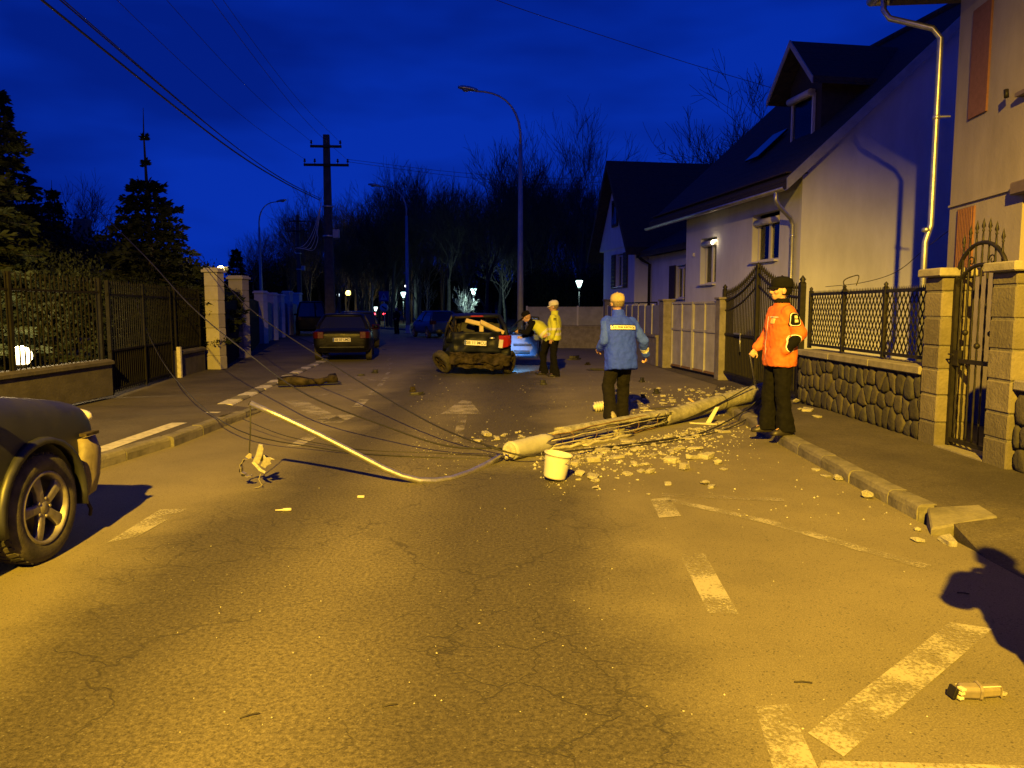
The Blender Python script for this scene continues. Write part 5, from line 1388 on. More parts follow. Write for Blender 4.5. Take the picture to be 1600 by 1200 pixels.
def make_car(name, label, loc, rz, spec, pm, group=None, tail=M_REDOFF, txt=None, detail=False, lit=False, open_rear=False, glass=None):
    t = thing(name, label, 'car', loc, rz, group)
    L, W2, H = spec['L'], spec['W'] / 2, spec['H']; belt = spec['belt']; wr = spec['wr']; wb = spec['wb']; rt_, ft_ = spec['roof']
    yr, yf = -L / 2, L / 2; hood = spec['hood']; deck = spec['deck']; by0, by1 = spec['gh']
    st = [(yr, .42, belt - .10, W2 * .78), (yr + .05, .30, belt - .03, W2 * .90), (yr + .30, .26, deck, W2 * .97), (by0 + .15, .24, max(deck, belt), W2), (by0 + .9, .22, belt + .01, W2), (0, .21, belt, W2), (by1 - .3, .21, belt - .01, W2 * .995), (by1 + .15, .22, hood + .05, W2 * .98), (yf - .45, .24, hood - .05, W2 * .94), (yf - .14, .26, hood - spec.get('nd', .14), W2 * spec.get('nw', .85)), (yf, .36, hood - .26, W2 * spec.get('nw2', .66))]
    bo = body_loft(st).build('body', pm, t); sub(bo, 2)
    wy = (-wb / 2 + spec.get('wo', 0), wb / 2 + spec.get('wo', 0))
    cut = MB()
    for y in wy:
        cut.lathe([(0.0, -W2 * 1.2), (wr * 1.20, -W2 * 1.2), (wr * 1.20, W2 * 1.2), (0.0, W2 * 1.2)], 28, Matrix.Translation((0, y, wr * 1.02)) @ Matrix.Rotation(PI / 2, 4, 'Y'))
    cut.m = [0] * len(cut.m)
    co = cut.build('cutter', M_BLACKP, t)
    bm_ = bo.modifiers.new('b', 'BOOLEAN'); bm_.operation = 'DIFFERENCE'; bm_.object = co; bm_.solver = 'EXACT'
    apply_mods(bo); bpy.data.objects.remove(co)
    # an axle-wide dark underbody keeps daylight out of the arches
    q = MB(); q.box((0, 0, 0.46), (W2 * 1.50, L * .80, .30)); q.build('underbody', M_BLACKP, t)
    # greenhouse
    def outline(z, y0, y1, hw, n=5):
        c = 0.10 * (y1 - y0); pts = []
        segs = {'rear': [(hw * u, y0 + 0.05 * abs(u) ** 3) for u in (-.94, -.5, 0, .5, .94)], 'right': [(hw, y0 + (y1 - y0) * u) for u in (.06, .30, .56, .80, .95)], 'front': [(hw * u, y1 - 0.10 * abs(u) ** 3) for u in (.92, .5, 0, -.5, -.92)], 'left': [(-hw, y0 + (y1 - y0) * u) for u in (.95, .80, .56, .30, .06)]}
        return {k: [V((a, b, z)) for a, b in v] for k, v in segs.items()}
    hb, hr = W2 * .925, W2 * .70
    o0 = outline(belt - .03, by0, by1, hb); o1 = outline(H - .075, rt_, ft_, hr); 
    def mid(k, i): return o0[k][i].lerp(o1[k][i], .5) + V((0.035 * (1 if o0[k][i].x > 0 else -1) * (abs(o0[k][i].x) / hb), 0, 0.0))
    gm = glass or M_GLASS
    for k in ('rear', 'right', 'front', 'left'):
        if open_rear and k == 'rear': continue
        q = MB(); n = 5
        vs = [o0[k][i] for i in range(n)] + [mid(k, i) for i in range(n)] + [o1[k][i] for i in range(n)]
        q.add(vs, [(r_ * n + i, r_ * n + i + 1, (r_ + 1) * n + i + 1, (r_ + 1) * n + i) for r_ in range(2) for i in range(n - 1)], 0, True)
        q.build({'rear': 'rear_window', 'front': 'windscreen'}.get(k, 'side_window'), gm, t)
    q = MB(); top = []
    for sc_, z in ((1.03, H - .085), (1.02, H - .045), (.90, H - .01), (.5, H + .005)):
        ring = []
        for k in ('rear', 'right', 'front', 'left'):
            for p in o1[k]: c = V((0, (rt_ + ft_) / 2, 0)); v = c + (V((p.x, p.y, 0)) - c) * sc_; ring.append(V((v.x, v.y, z)))
        top.append(ring)
    q.loft(top); ro = q.build('roof', pm, t)
    for k, i, w in (('rear', 0, .055), ('rear', 4, .055), ('front', 0, .035), ('front', 4, .035), ('right', 2, .03), ('left', 2, .03)):
        q = MB(); a, b = o0[k][i] - V((0, 0, .06)), o1[k][i] + V((0, 0, .02)); q.tube([a, mid(k, i), b], [w * 1.25, w, w * .9], 8); q.build('pillar', pm if i in (0, 4) else M_BLACKP, t)
    for sd in (1, -1):
        for y in wy: wheel(t, (sd * (W2 - .10), y, wr), wr, spec.get('ww', .19), sd, detail)
        q = MB(); x = sd * (W2 + .09); q.ball((x, by1 - .38, belt + .06), (.09, .06, .065), 10, 8); q.tube([(sd * (W2 - .06), by1 - .34, belt), (x, by1 - .36, belt + .03)], .02, 6); q.build('mirror', pm, t)
        tl = MB(); zc = spec.get('tz', belt - .16)
        rings = [[V((sd * (W2 * .80 + u), yr + .012 + v, zc + w)) for w in (-.10, -.05, .05, .10)] for u, v in ((-.16, -.002), (0, .004), (.10, .06), (.155, .19))]
        tl.loft([[p + V((0, -.015, 0)) for p in r_] + [p + V((-sd * .02, .06, 0)) for p in reversed(r_)] for r_ in rings], smooth=False)
        tl.build('tail_light', tail if not lit else glow('tail_glow', (1.0, 0.03, 0.05), 14), t, bevel=0.01)
    q = MB(); q.box((0, yr + .03, .44), (W2 * 1.5, .05, .02)); q.build('bumper_line', M_BLACKP, t)
    if txt: plate(t, (0.0, yr - .012, spec.get('pz', .62)), txt)
    return t, bo
SEDAN = dict(L=4.45, W=1.74, H=1.43, belt=.92, wr=.31, wb=2.6, roof=(-1.25, .35), hood=.90, deck=.98, gh=(-1.95, 1.05), pz=.66, tz=.80)
HATCH = dict(L=3.85, W=1.67, H=1.48, belt=.93, wr=.295, wb=2.45, roof=(-1.50, .30), hood=.90, deck=.93, gh=(-1.80, 1.10), pz=.72, tz=.86)
SUV = dict(L=4.35, W=1.82, H=1.72, belt=1.10, wr=.345, wb=2.62, roof=(-1.75, .35), hood=1.03, deck=1.08, gh=(-2.05, .95), ww=.225, pz=.8, nd=.10, nw=.925, nw2=.80)

make_car('parked_car', 'black parked saloon with its tail towards the road and a pale number plate', (-5.42, 25.1, 0.012), R(9), SEDAN, M_P_BLACK, txt='SB 07 LMD')
make_car('parked_car', 'dark parked hatchback just ahead of the black saloon', (-6.6, 32.5, 0.012), R(16), HATCH, M_P_NAVY)
make_car('parked_car', 'blue hatchback parked on the far side, behind the wrecked car', (P(678, 482, 43).x, 43.0, 0), R(24), HATCH, M_P_BLUE, txt=None)
VAN = dict(L=4.6, W=1.85, H=2.0, belt=1.15, wr=.32, wb=2.8, roof=(-2.15, .55), hood=1.15, deck=1.15, gh=(-2.25, 1.35), pz=.8)
make_car('parked_van', 'dark van parked near the white fence pillars', (P(487, 482, 47).x, 47, 0.02), R(14), VAN, M_P_BLACK)
make_car('distant_car', 'distant car with one broad red glow on the road beyond the park', (P(572, 482, 96).x - 0.3, 96, 0), R(20), HATCH, M_P_BLACK, lit=True)
make_car('distant_car', 'distant car with two small red tail lights on the road beyond the park', (P(593, 482, 108).x, 108, 0), R(8), HATCH, M_P_BLACK, lit=True)

# ---- the off-roader at the left kerb
suv, sbody = make_car('parked_suv', 'dusty dark off-roader with five-spoke alloys and a cracked front bumper', (-3.88, 3.47, 0), R(-1.0), SUV, M_P_GREY, detail=True)
W2 = SUV['W'] / 2
# black arch mouldings, bumper corner, lamps
for sd in (1, -1):
    for y in (-1.31, 1.31):
        q = MB(); rings = []
        for k in range(17):
            a = R(-12) + R(204) * k / 16; c = V((sd * (W2 + .004), y, SUV['wr'] * 1.02)); d = V((0, math.cos(a), math.sin(a)))
            rings.append([c + d * SUV['wr'] * 1.17 + V((sd * -.05, 0, 0)), c + d * SUV['wr'] * 1.17 + V((sd * .022, 0, 0)), c + d * SUV['wr'] * 1.26 + V((sd * .016, 0, 0)), c + d * SUV['wr'] * 1.29 + V((sd * -.03, 0, 0))])
        q.loft(rings); q.build('arch_moulding', M_P_GREY, suv)
    q = MB(); rings = []
    for u, yy, xx in ((0, 1.80, W2 - .015), (.3, 1.96, W2 - .05), (.7, 2.10, W2 - .16), (1, 2.21, W2 - .40)):
        rings.append([V((sd * xx, yy, .30)), V((sd * (xx + .025), yy + .02, .42)), V((sd * (xx + .035), yy + .03, .60)), V((sd * (xx + .01), yy + .01, .70)), V((sd * (xx - .06), yy - .03, .70)), V((sd * (xx - .06), yy - .03, .30))])
    q.loft(rings); q.build('front_bumper', M_BUMPG, suv)
    q = MB(); q.ball((sd * (W2 - .24), 2.06, .82), (.13, .085, .06), 14, 8); q.build('headlight', M_CLEAR, suv)
q = MB(); q.box((W2 - .02, 1.86, .73), (.05, .16, .02)); q.tube([(W2 - .03, 1.80, .27), (W2 - .02, 1.83, .20), (W2 - .04, 1.85, .15)], .012, 6); tag(q.build('broken_clip', M_GRIME, suv), kind='stuff')

# ---- the wrecked hatchback
def crumple(o, c, rad, push, amp, sc=6.0, seed=0.0):
    c = V(c); push = V(push)
    for v in o.data.vertices:
        w = max(0.0, 1 - (v.co - c).length / rad)
        if w > 0:
            w = w * w * (3 - 2 * w); n = noise.noise_vector(v.co * sc + V((seed, seed * 2, 0)))
            v.co += push * w + n * amp * w
    o.data.update()
wk, wbody = make_car('wrecked_car', 'wrecked dark blue hatchback with smashed tail, splayed wheels and open front door', (-0.98, 20.15, 0), R(5), HATCH, M_P_WRECK, open_rear=True, tail=M_RED)
yr = -HATCH['L'] / 2
sub(wbody, 0)
crumple(wbody, (-.75, yr, .55), 1.0, (.10, .34, .06), .16, 5)
crumple(wbody, (.3, yr, .35), .9, (0, .16, .05), .12, 7, 3)
for ch in list(wk.children):
    n_ = ch.name.split('.')[0]
    if n_ == 'tail_light' and ch.bound_box[0][0] < -.3: bpy.data.objects.remove(ch)
    elif n_ == 'bumper_line': bpy.data.objects.remove(ch)
    elif n_ == 'roof': crumple(ch, (-.6, -1.5, 1.4), .9, (.03, .08, -.05), .06, 5)
    elif n_ == 'pillar' and ch.data.vertices[0].co.y < -1.4 and ch.data.vertices[0].co.x < 0: crumple(ch, (-.7, -1.7, 1.1), .8, (.08, .16, -.03), .10, 6)
    elif n_ == 'tyre':
        l = ch.location
        for g_ in ch.children:
            if g_.name.split('.')[0] in ('rim', 'spoke', 'hub'): g_.data.materials[0] = M_GRIME
        if l.y < 0 and l.x < 0: ch.rotation_euler = (0, R(-30), R(34)); ch.location = (l.x - .10, l.y - .06, l.z + .01)
        elif l.y < 0: ch.rotation_euler = (0, R(6), R(-24)); ch.location = (l.x + .05, l.y - .14, l.z)
# tail panel with dents, hanging bumper skin, lamp cluster, plate, foam, torn trim
def crumpled_sheet(name, w, h, cx, cz, y, m, amp, seed, nx=18, nz=10, bow=0.08, th=0.02, parent=wk, sag=0.0):
    q = MB(); vs = []
    for j in range(nz + 1):
        for i in range(nx + 1):
            u, v = i / nx, j / nz; x = (u - .5) * w; z = (v - .5) * h
            nz_ = noise.noise(V((x * 5 + seed, z * 6, seed))) * amp + noise.noise(V((x * 13 + seed, z * 15, seed + 4))) * amp * .45
            vs.append(V((cx + x, y - bow * (1 - (2 * u - 1) ** 2) + nz_, cz + z - sag * u + noise.noise(V((x * 4, seed, z * 3))) * amp * .5)))
    n = nx + 1; q.add(vs, [(j * n + i, j * n + i + 1, (j + 1) * n + i + 1, (j + 1) * n + i) for j in range(nz) for i in range(nx)], 0, True)
    o = q.build(name, m, parent, fixn=False); s_ = o.modifiers.new('t', 'SOLIDIFY'); s_.thickness = th
    return o
crumpled_sheet('tailgate', 1.16, .50, -.02, .80, yr + .02, M_P_WRECK, .05, 2.0, bow=.06)
crumpled_sheet('rear_bumper', 1.45, .26, .05, .44, yr - .04, M_GRIME, .14, 5.0, 26, 8, .06, .015, sag=.06)
crumpled_sheet('bumper_skirt', .95, .16, -.10, .30, yr + .02, M_GRIME, .16, 9.0, 18, 6, .02, .012, sag=.10)
q = MB()
for i in range(5): q.tube([(-.66 + .1 * i, yr - .08, .56 - .05 * i + .02 * math.sin(i)), (-.2 + .07 * i, yr - .12, .46 - .04 * i), (.12 + .05 * i, yr - .10, .40 - .02 * i)], .008, 5); 
tag(q.build('torn_strips', M_GRIME, wk), kind='stuff')
plate(wk, (-.06, yr - .115, .79), 'SB 11 MCU', .52, .115, R(-6), R(3))
q = MB(); rings = [[V((.50 + u, yr - .05 + v, .80 + w)) for w in ws] for u, v, ws in ((0, -.01, (-.13, -.02, .08)), (.10, -.01, (-.13, 0, .12)), (.22, .03, (-.11, .01, .11)), (.30, .12, (-.06, .0, .05)))]
q.loft([r_ + [p + V((0, .08, 0)) for p in reversed(r_)] for r_ in rings], smooth=False)
cl = q.build('lamp_cluster', M_RED, wk, bevel=0.012)
q = MB(); q.box((.545, yr - .062, .765), (.10, .02, .20), M=Matrix.Rotation(.12, 3, 'Y')); q.build('reversing_lens', M_CLEAR, cl, bevel=0.006)
q = MB(); q.ball((.34, yr - .06, .90), (.07, .02, .03), 8, 6); q.build('bright_dent', M_GALV, wk)
q = MB(); q.box((0, 0, 0), (.62, .09, .10)); fo = q.build('bumper_foam', M_FOAM, wk, bevel=0.015); fo.location = (.36, yr + .22, 1.14); fo.rotation_euler = (0, R(24), R(6)); crumple(fo, (-.3, 0, 0), .3, (0, 0, 0), .05, 9)
q = MB(); q.box((0, 0, 0), (.42, .08, .11)); fo = q.build('bumper_foam', M_FOAM, wk, bevel=0.012); fo.location = (-.08, yr + .26, 1.27); fo.rotation_euler = (0, R(15), R(-8)); crumple(fo, (0, 0, 0), .4, (0, 0, 0), .07, 8, 2)
q = MB(); q.box((0, 0, 0), (.10, .06, .18)); fo = q.build('bumper_foam', M_FOAM, wk, bevel=0.01); fo.location = (.10, yr + .24, 1.13)
for x in (-.30, .32):
    q = MB(); q.box((x, -1.05, .92), (.52, .16, .62)); q.ball((x, -1.05, 1.29), (.15, .07, .10), 10, 8); q.build('rear_seat', M_TRIM, wk, bevel=0.03)
q = MB(); q.tube([(-.52, yr + .50, 1.385), (0, yr + .42, 1.40), (.52, yr + .50, 1.385)], .03, 6); q.tube([(-.50, yr + .16, .98), (0, yr + .08, 1.0), (.52, yr + .14, .98)], .035, 6); q.build('window_frame', M_GRIME, wk)
q = MB(); q.box((0, yr + .40, 1.415), (.30, .05, .03)); q.build('brake_light', M_RED, wk)
q = MB()
for i in range(9):
    x = -.62 + rnd.uniform(-.1, .18); q.tube([(x, yr + .15, 1.0 + rnd.uniform(-.1, .1)), (x + rnd.uniform(-.12, .12), yr + .1, 1.15 + rnd.uniform(-.1, .15)), (x + rnd.uniform(-.2, .1), yr + .12, 1.22 + rnd.uniform(-.15, .1))], rnd.uniform(.006, .018), 5)
tag(q.build('torn_metal', M_GRIME, wk), kind='stuff')
q = MB(); q.tube([(.28, yr - .05, .24), (.28, yr + .5, .26)], .045, 10); q.lathe([(.10, 0), (.13, .05), (.13, .35), (.10, .4)], 12, Matrix.Translation((.20, yr + .05, .27)) @ Matrix.Rotation(PI / 2, 4, 'Y')); q.build('silencer', M_GRIME, wk)
# open front door with its inner panel towards the camera
dr = bpy.data.objects.new('door', None); C.objects.link(dr); dr.parent = wk; dr.location = (HATCH['W'] / 2 - .02, .80, 0); dr.rotation_euler = (0, 0, R(72)); dr.empty_display_size = .1
M_DOORIN = mat('door_card', (0.10, 0.13, 0.20), (0.15, 0.18, 0.26), 6, 0.6)
q = MB(); q.prism([(0, -.02, .28), (0, -.95, .26), (0, -1.05, .55), (0, -1.04, .93), (0, -.02, .90)], (.06, 0, 0)); q.build('door_skin', M_P_WRECK, dr, bevel=0.015)
q = MB(); q.prism([(0, -.06, .32), (0, -.92, .31), (0, -1.0, .56), (0, -.99, .90), (0, -.06, .87)], (-.045, 0, 0)); dc = q.build('door_card', M_DOORIN, dr, bevel=0.02)
q = MB(); q.box((-.07, -.55, .62), (.06, .50, .06)); q.build('armrest', M_TRIM, dr, bevel=0.015)
q = MB(); q.box((-.065, -.45, .42), (.05, .60, .10)); q.build('door_pocket', M_TRIM, dr, bevel=0.015)
q = MB(); q.tube([(.02, -.05, .90), (.0, -.40, 1.24), (-.02, -.62, 1.38), (-.02, -.98, 1.36), (.01, -1.03, .93)], .026, 8); q.build('window_frame', M_P_WRECK, dr)
q = MB(); q.add([(.01, -.12, .93), (.0, -.42, 1.23), (-.02, -.63, 1.36), (-.02, -.96, 1.34), (.01, -1.01, .95)], [(0, 1, 2, 3, 4)]); q.build('door_glass', M_GLASSC, dr, fixn=False)

# ================================================================== PEOPLE
M_SKIN = mat('skin', (0.42, 0.25, 0.17), (0.50, 0.31, 0.22), 9, 0.55)
M_HAIRG = mat('grey_brown_hair', (0.10, 0.08, 0.06), (0.20, 0.16, 0.12), 40, 0.8)
M_BLACKC = mat('black_cloth', (0.0025, 0.0025, 0.003), (0.005, 0.0048, 0.0048), 20, 0.9, spec=0.2, bump=0.2, bscale=90)
M_DARKC = mat('dark_trouser_cloth', (0.005, 0.0045, 0.004), (0.009, 0.008, 0.0065), 14, 0.9, spec=0.2, bump=0.25, bscale=70)
M_BLUEC = mat('blue_work_jacket', (0.010, 0.040, 0.80), (0.014, 0.052, 0.92), 9, 0.85, bump=0.2, bscale=70)
M_BLUES = mat('pale_blue_sleeve', (0.022, 0.065, 0.75), (0.032, 0.08, 0.85), 9, 0.85, bump=0.2, bscale=70)
M_ORANGE = mat('orange_rescue_jacket', (0.52, 0.105, 0.02), (0.60, 0.14, 0.03), 7, 0.75, bump=0.2, bscale=60)
M_YELLOW = mat('hi_vis_yellow', (0.52, 0.56, 0.05), (0.60, 0.64, 0.08), 8, 0.75, bump=0.2, bscale=60)
M_SILVER = mat('reflective_band', (0.60, 0.60, 0.57), (0.70, 0.70, 0.67), 14, 0.45)
M_WHITEC = mat('white_cap_cloth', (0.58, 0.55, 0.50), (0.66, 0.63, 0.58), 10, 0.85)
M_TANC = mat('tan_cap_cloth', (0.30, 0.24, 0.16), (0.40, 0.32, 0.22), 14, 0.9, bump=0.2)
M_SHOE = mat('dark_shoe', (0.016, 0.014, 0.012), (0.03, 0.026, 0.02), 12, 0.5)
M_SHOEG = mat('pale_sole_shoe', (0.16, 0.14, 0.10), (0.34, 0.31, 0.24), 12, 0.7)
_tex = {}
def cloud(sz):
    if sz not in _tex:
        x = bpy.data.textures.new('folds_%g' % sz, 'CLOUDS'); x.noise_scale = sz; x.noise_depth = 2; _tex[sz] = x
    return _tex[sz]
def capsule(q, a, b, ra, rb, n=12, flat=1.0):
    a, b = V(a), V(b); d = (b - a).normalized() if (b - a).length > 1e-6 else V((0, 0, 1))
    q.tube([a - d * ra * .98, a - d * ra * .72, a - d * ra * .3, a, b, b + d * rb * .3, b + d * rb * .72, b + d * rb * .98], [ra * .15, ra * .7, ra * .95, ra, rb, rb * .95, rb * .7, rb * .15], n, flat=flat)
def rings_loft(q, rs, n=20, M=None):
    """rs: (center, rx, ry[, power])"""
    out = []
    for c, rx_, ry_ in rs:
        ring = []
        for k in range(n):
            a = 2 * PI * k / n; ca, sa = math.cos(a), math.sin(a)
            e = 0.80
            v = V((rx_ * abs(ca) ** e * (1 if ca >= 0 else -1), ry_ * abs(sa) ** e * (1 if sa >= 0 else -1), 0)) 
            ring.append(V(c) + (M @ v if M is not None else v))
        out.append(ring)
    q.loft(out)
def blob(q, name, mats, parent, vox=0.011, smooth=4, folds=0.0, fs=0.14, paintf=None):
    o = q.build(name, mats, parent)
    m = o.modifiers.new('r', 'REMESH'); m.mode = 'VOXEL'; m.voxel_size = vox; m.use_smooth_shade = True
    if smooth: s = o.modifiers.new('s', 'SMOOTH'); s.iterations = smooth; s.factor = 0.5
    if folds:
        d = o.modifiers.new('d', 'DISPLACE'); d.texture = cloud(fs); d.strength = folds; d.mid_level = 0.5; d.texture_coords = 'LOCAL'
        d = o.modifiers.new('d', 'DISPLACE'); d.texture = cloud(fs * .4); d.strength = folds * .5; d.mid_level = 0.5; d.texture_coords = 'LOCAL'
    apply_mods(o)
    me = o.data; me.materials.clear()
    for x in (mats if isinstance(mats, list) else [mats]): me.materials.append(x)
    for p in me.polygons:
        p.use_smooth = True; p.material_index = paintf(p.center) if paintf else 0
    return o
def bvh_of(o):
    return BVHTree.FromPolygons([v.co.copy() for v in o.data.vertices], [tuple(p.vertices) for p in o.data.polygons])
def decal(name, pts2d, origin, ux, uz, out, host, m, parent, off=0.004, grid=8):
    """flat shape in (ux, uz) pushed on to the host surface along -out"""
    tree = bvh_of(host); origin, ux, uz, out = V(origin), V(ux).normalized(), V(uz).normalized(), V(out).normalized()
    bm = bmesh.new(); vs = [bm.verts.new((a, 0, b)) for a, b in pts2d]; bm.faces.new(vs)
    bmesh.ops.triangulate(bm, faces=bm.faces[:])
    for _ in range(3): bmesh.ops.subdivide_edges(bm, edges=[e for e in bm.edges if e.calc_length() > 0.022], cuts=1, use_grid_fill=True)
    bmesh.ops.triangulate(bm, faces=bm.faces[:])
    for v in bm.verts:
        p = origin + ux * v.co.x + uz * v.co.z; h = tree.ray_cast(p + out * .4, -out)
        v.co = (h[0] if h[0] is not None else p) + out * off
    me = bpy.data.meshes.new(name); bm.to_mesh(me); bm.free(); me.materials.append(m)
    for p in me.polygons: p.use_smooth = True
    return link(name, me, parent)
def decal_text(body, size, origin, ux, uz, out, host, m, parent, off=0.008):
    o = text_mesh(body, size, m, parent, I4, 'lettering', 0.0, 0.001); tree = bvh_of(host); origin, ux, uz, out = V(origin), V(ux).normalized(), V(uz).normalized(), V(out).normalized()
    for v in o.data.vertices:
        p = origin + ux * v.co.x + uz * v.co.y; h = tree.ray_cast(p + out * .4, -out)
        v.co = (h[0] if h[0] is not None else p) + out * off
    return o
def rrect(w, h, r, n=5):
    out = []
    for cx, cy, a0 in ((w / 2 - r, h / 2 - r, 0), (-w / 2 + r, h / 2 - r, 90), (-w / 2 + r, -h / 2 + r, 180), (w / 2 - r, -h / 2 + r, 270)):
        out += [(cx + r * math.cos(R(a0 + 90 * k / n)), cy + r * math.sin(R(a0 + 90 * k / n))) for k in range(n + 1)]
    return out
def hand(q, w, d, side, palm_n, curl=0.5):
    """w wrist, d hand direction; four fingers and a thumb, all in the body mesh"""
    w, d = V(w), V(d).normalized(); n = V(palm_n); n = (n - d * n.dot(d)).normalized(); s = d.cross(n) * side
    capsule(q, w - d * .03, w + d * .02, .027, .026, 10)
    for k in (-.024, -.008, .008, .024): capsule(q, w + d * .015 + s * k * .8, w + d * .088 + s * k, .014, .011, 8)
    for k, l in ((-.027, .060), (-.009, .072), (.009, .078), (.027, .070)):
        p = w + d * .090 + s * k; c = curl
        d1 = (d * math.cos(c) + n * math.sin(c)).normalized(); d2 = (d * math.cos(c * 2.2) + n * math.sin(c * 2.2)).normalized()
        capsule(q, p, p + d1 * l * .52, .0095, .009, 7); capsule(q, p + d1 * l * .52, p + d1 * l * .52 + d2 * l * .5, .009, .0075, 7)
    p = w + d * .03 + s * .030; d1 = (d * .62 + s * .55 + n * .45).normalized(); d2 = (d * .85 + s * .10 + n * .5).normalized()
    capsule(q, p, p + d1 * .045, .0125, .0105, 7); capsule(q, p + d1 * .045, p + d1 * .045 + d2 * .032, .0105, .0085, 7)
def head_parts(q, MH):
    """head in its own frame (origin at the base of the skull, y forward)"""
    t = MB()
    t.ball((0, -.008, .115), (.074, .094, .098), 18, 12); t.ball((0, .030, .060), (.056, .062, .070), 14, 10); t.ball((0, .052, .020), (.036, .036, .026), 12, 8)
    t.ball((0, .098, .078), (.014, .022, .020), 10, 8); capsule(t, (0, .078, .125), (0, .100, .084), .010, .012, 8)
    capsule(t, (-.040, .070, .126), (.040, .070, .126), .016, .016, 8); capsule(t, (-.024, .084, .040), (.024, .084, .040), .009, .009, 8); capsule(t, (-.020, .083, .030), (.020, .083, .030), .008, .008, 8)
    for s in (-1, 1): t.ball((s * .076, -.008, .088), (.011, .022, .034), 8, 8); t.ball((s * .045, .060, .075), (.024, .024, .022), 8, 6)
    t.v = [tuple(MH @ V(v)) for v in t.v]
    b = len(q.v); q.v += t.v
    for f, m_, s in zip(t.f, t.m, t.sm): q.f.append([i + b for i in f]); q.m.append(0); q.sm.append(s)
def person(label, loc, rz, pose, group=None, scale=1.0):
    t = thing('person', label, 'person', loc, rz, group); t.scale = (scale,) * 3
    J = dict(pelvis=(0, 0, .95), chest=(0, 0, 1.27), neck=(0, -.005, 1.49), lsh=(-.18, 0, 1.395), rsh=(.18, 0, 1.395), lel=(-.23, -.02, 1.15), rel=(.23, -.02, 1.15), lwr=(-.25, .06, .90), rwr=(.25, .06, .90),
             lhip=(-.09, 0, .93), rhip=(.09, 0, .93), lkn=(-.10, .02, .51), rkn=(.10, .02, .51), lan=(-.11, -.02, .09), ran=(.11, -.02, .09), lfoot=0.0, rfoot=0.0, hyaw=0.0, hpitch=0.0, lcurl=.5, rcurl=.5)
    J.update(pose); g = lambda k: V(J[k])
    neck, chest, pel = g('neck'), g('chest'), g('pelvis'); up = (neck - chest).normalized()
    MT = Matrix.Rotation(math.atan2(-(neck - pel).y, (neck - pel).z), 3, 'X')      # torso tilt
    MH = Matrix.Translation(neck + up * .045 + V((0, .015, 0))) @ Matrix.Rotation(J['hyaw'], 4, 'Z') @ Matrix.Rotation(J['hpitch'], 4, 'X') @ Matrix.Scale(1.10, 4)
    # ---- body
    q = MB(); head_parts(q, MH)
    capsule(q, neck - up * .06, MH @ V((0, .005, .05)), .056, .050)
    rings_loft(q, [(pel - up * .02, .13, .09), (pel.lerp(chest, .4), .125, .085), (chest, .155, .10), (chest.lerp(neck, .6), .15, .085), (neck - up * .02, .06, .06)], 16, MT)
    for s, S_ in (('l', -1), ('r', 1)):
        capsule(q, g(s + 'sh'), g(s + 'el'), .052, .042); capsule(q, g(s + 'el'), g(s + 'wr'), .041, .028); capsule(q, chest.lerp(neck, .55), g(s + 'sh'), .06, .052)
        capsule(q, g(s + 'hip'), g(s + 'kn'), .080, .054); capsule(q, g(s + 'kn'), g(s + 'an'), .052, .036)
        capsule(q, g(s + 'an'), g(s + 'an') + Matrix.Rotation(J[s + 'foot'], 3, 'Z') @ V((0, .13, -.05)), .036, .026)
        d = g(s + 'wr') - g(s + 'el'); hd = J.get(s + 'hand', d); hand(q, g(s + 'wr'), hd, -S_, J.get(s + 'palm', V((-S_, 0.3, 0))), J[s + 'curl'])
    blob(q, 'body', [M_SKIN], t, 0.0075, 2)
    for s in (-1, 1):
        e = MB(); e.ball(MH @ V((s * .031, .083, .104)), .0105, 10, 8); e.build('eye', mat('eye_dark', (0.05, 0.045, 0.04), rough=0.2), t)
    return t, J, MT, MH
def trousers(t, J, m, wide=1.0):
    g = lambda k: V(J[k]); q = MB(); pel, chest = g('pelvis'), g('chest'); up = (chest - pel).normalized()
    MT = Matrix.Rotation(math.atan2(-up.y, up.z), 3, 'X')
    rings_loft(q, [(pel - V((0, 0, .10)), .15, .115), (pel, .17, .12), (pel + up * .10, .155, .11)], 18, MT)
    for s in 'lr':
        capsule(q, g(s + 'hip') - V((0, 0, .02)), g(s + 'kn'), .098 * wide, .080 * wide); an = g(s + 'an'); d = (an - g(s + 'kn')).normalized()
        capsule(q, g(s + 'kn'), an - d * .04, .080 * wide, .074 * wide); rings_loft(q, [(an - d * .16, .078 * wide, .08 * wide), (an + d * .0, .082 * wide, .095 * wide), (an + d * .055, .080 * wide, .100 * wide)], 14)
    return blob(q, 'trousers', [m], t, 0.012, 3, 0.030, 0.11)
def shoes(t, J, m):
    for s in 'lr':
        a = V(J[s + 'an']); q = MB(); pit = J.get(s + 'pitch', 0.0)
        rings_loft(q, [((0, -.075, -.02), .030, .030), ((0, -.06, -.045), .038, .045)], 12)
        q = MB(); prof = ((-.095, .034, .070), (-.07, .046, .12), (0, .052, .13), (.07, .054, .095), (.13, .050, .066), (.185, .032, .045)); rings = []
        for y, w, h in prof: rings.append([V((w * math.cos(k * PI / 6), y, max(-.09, -.088 + (h if math.sin(k * PI / 6) > 0 else .004) * math.sin(k * PI / 6)))) for k in range(12)])
        q.loft(rings); M = Matrix.Translation(a) @ Matrix.Rotation(J[s + 'foot'], 4, 'Z') @ Matrix.Rotation(pit, 4, 'X'); q.v = [tuple(M @ V(v)) for v in q.v]
        q.build('shoe', m, t)
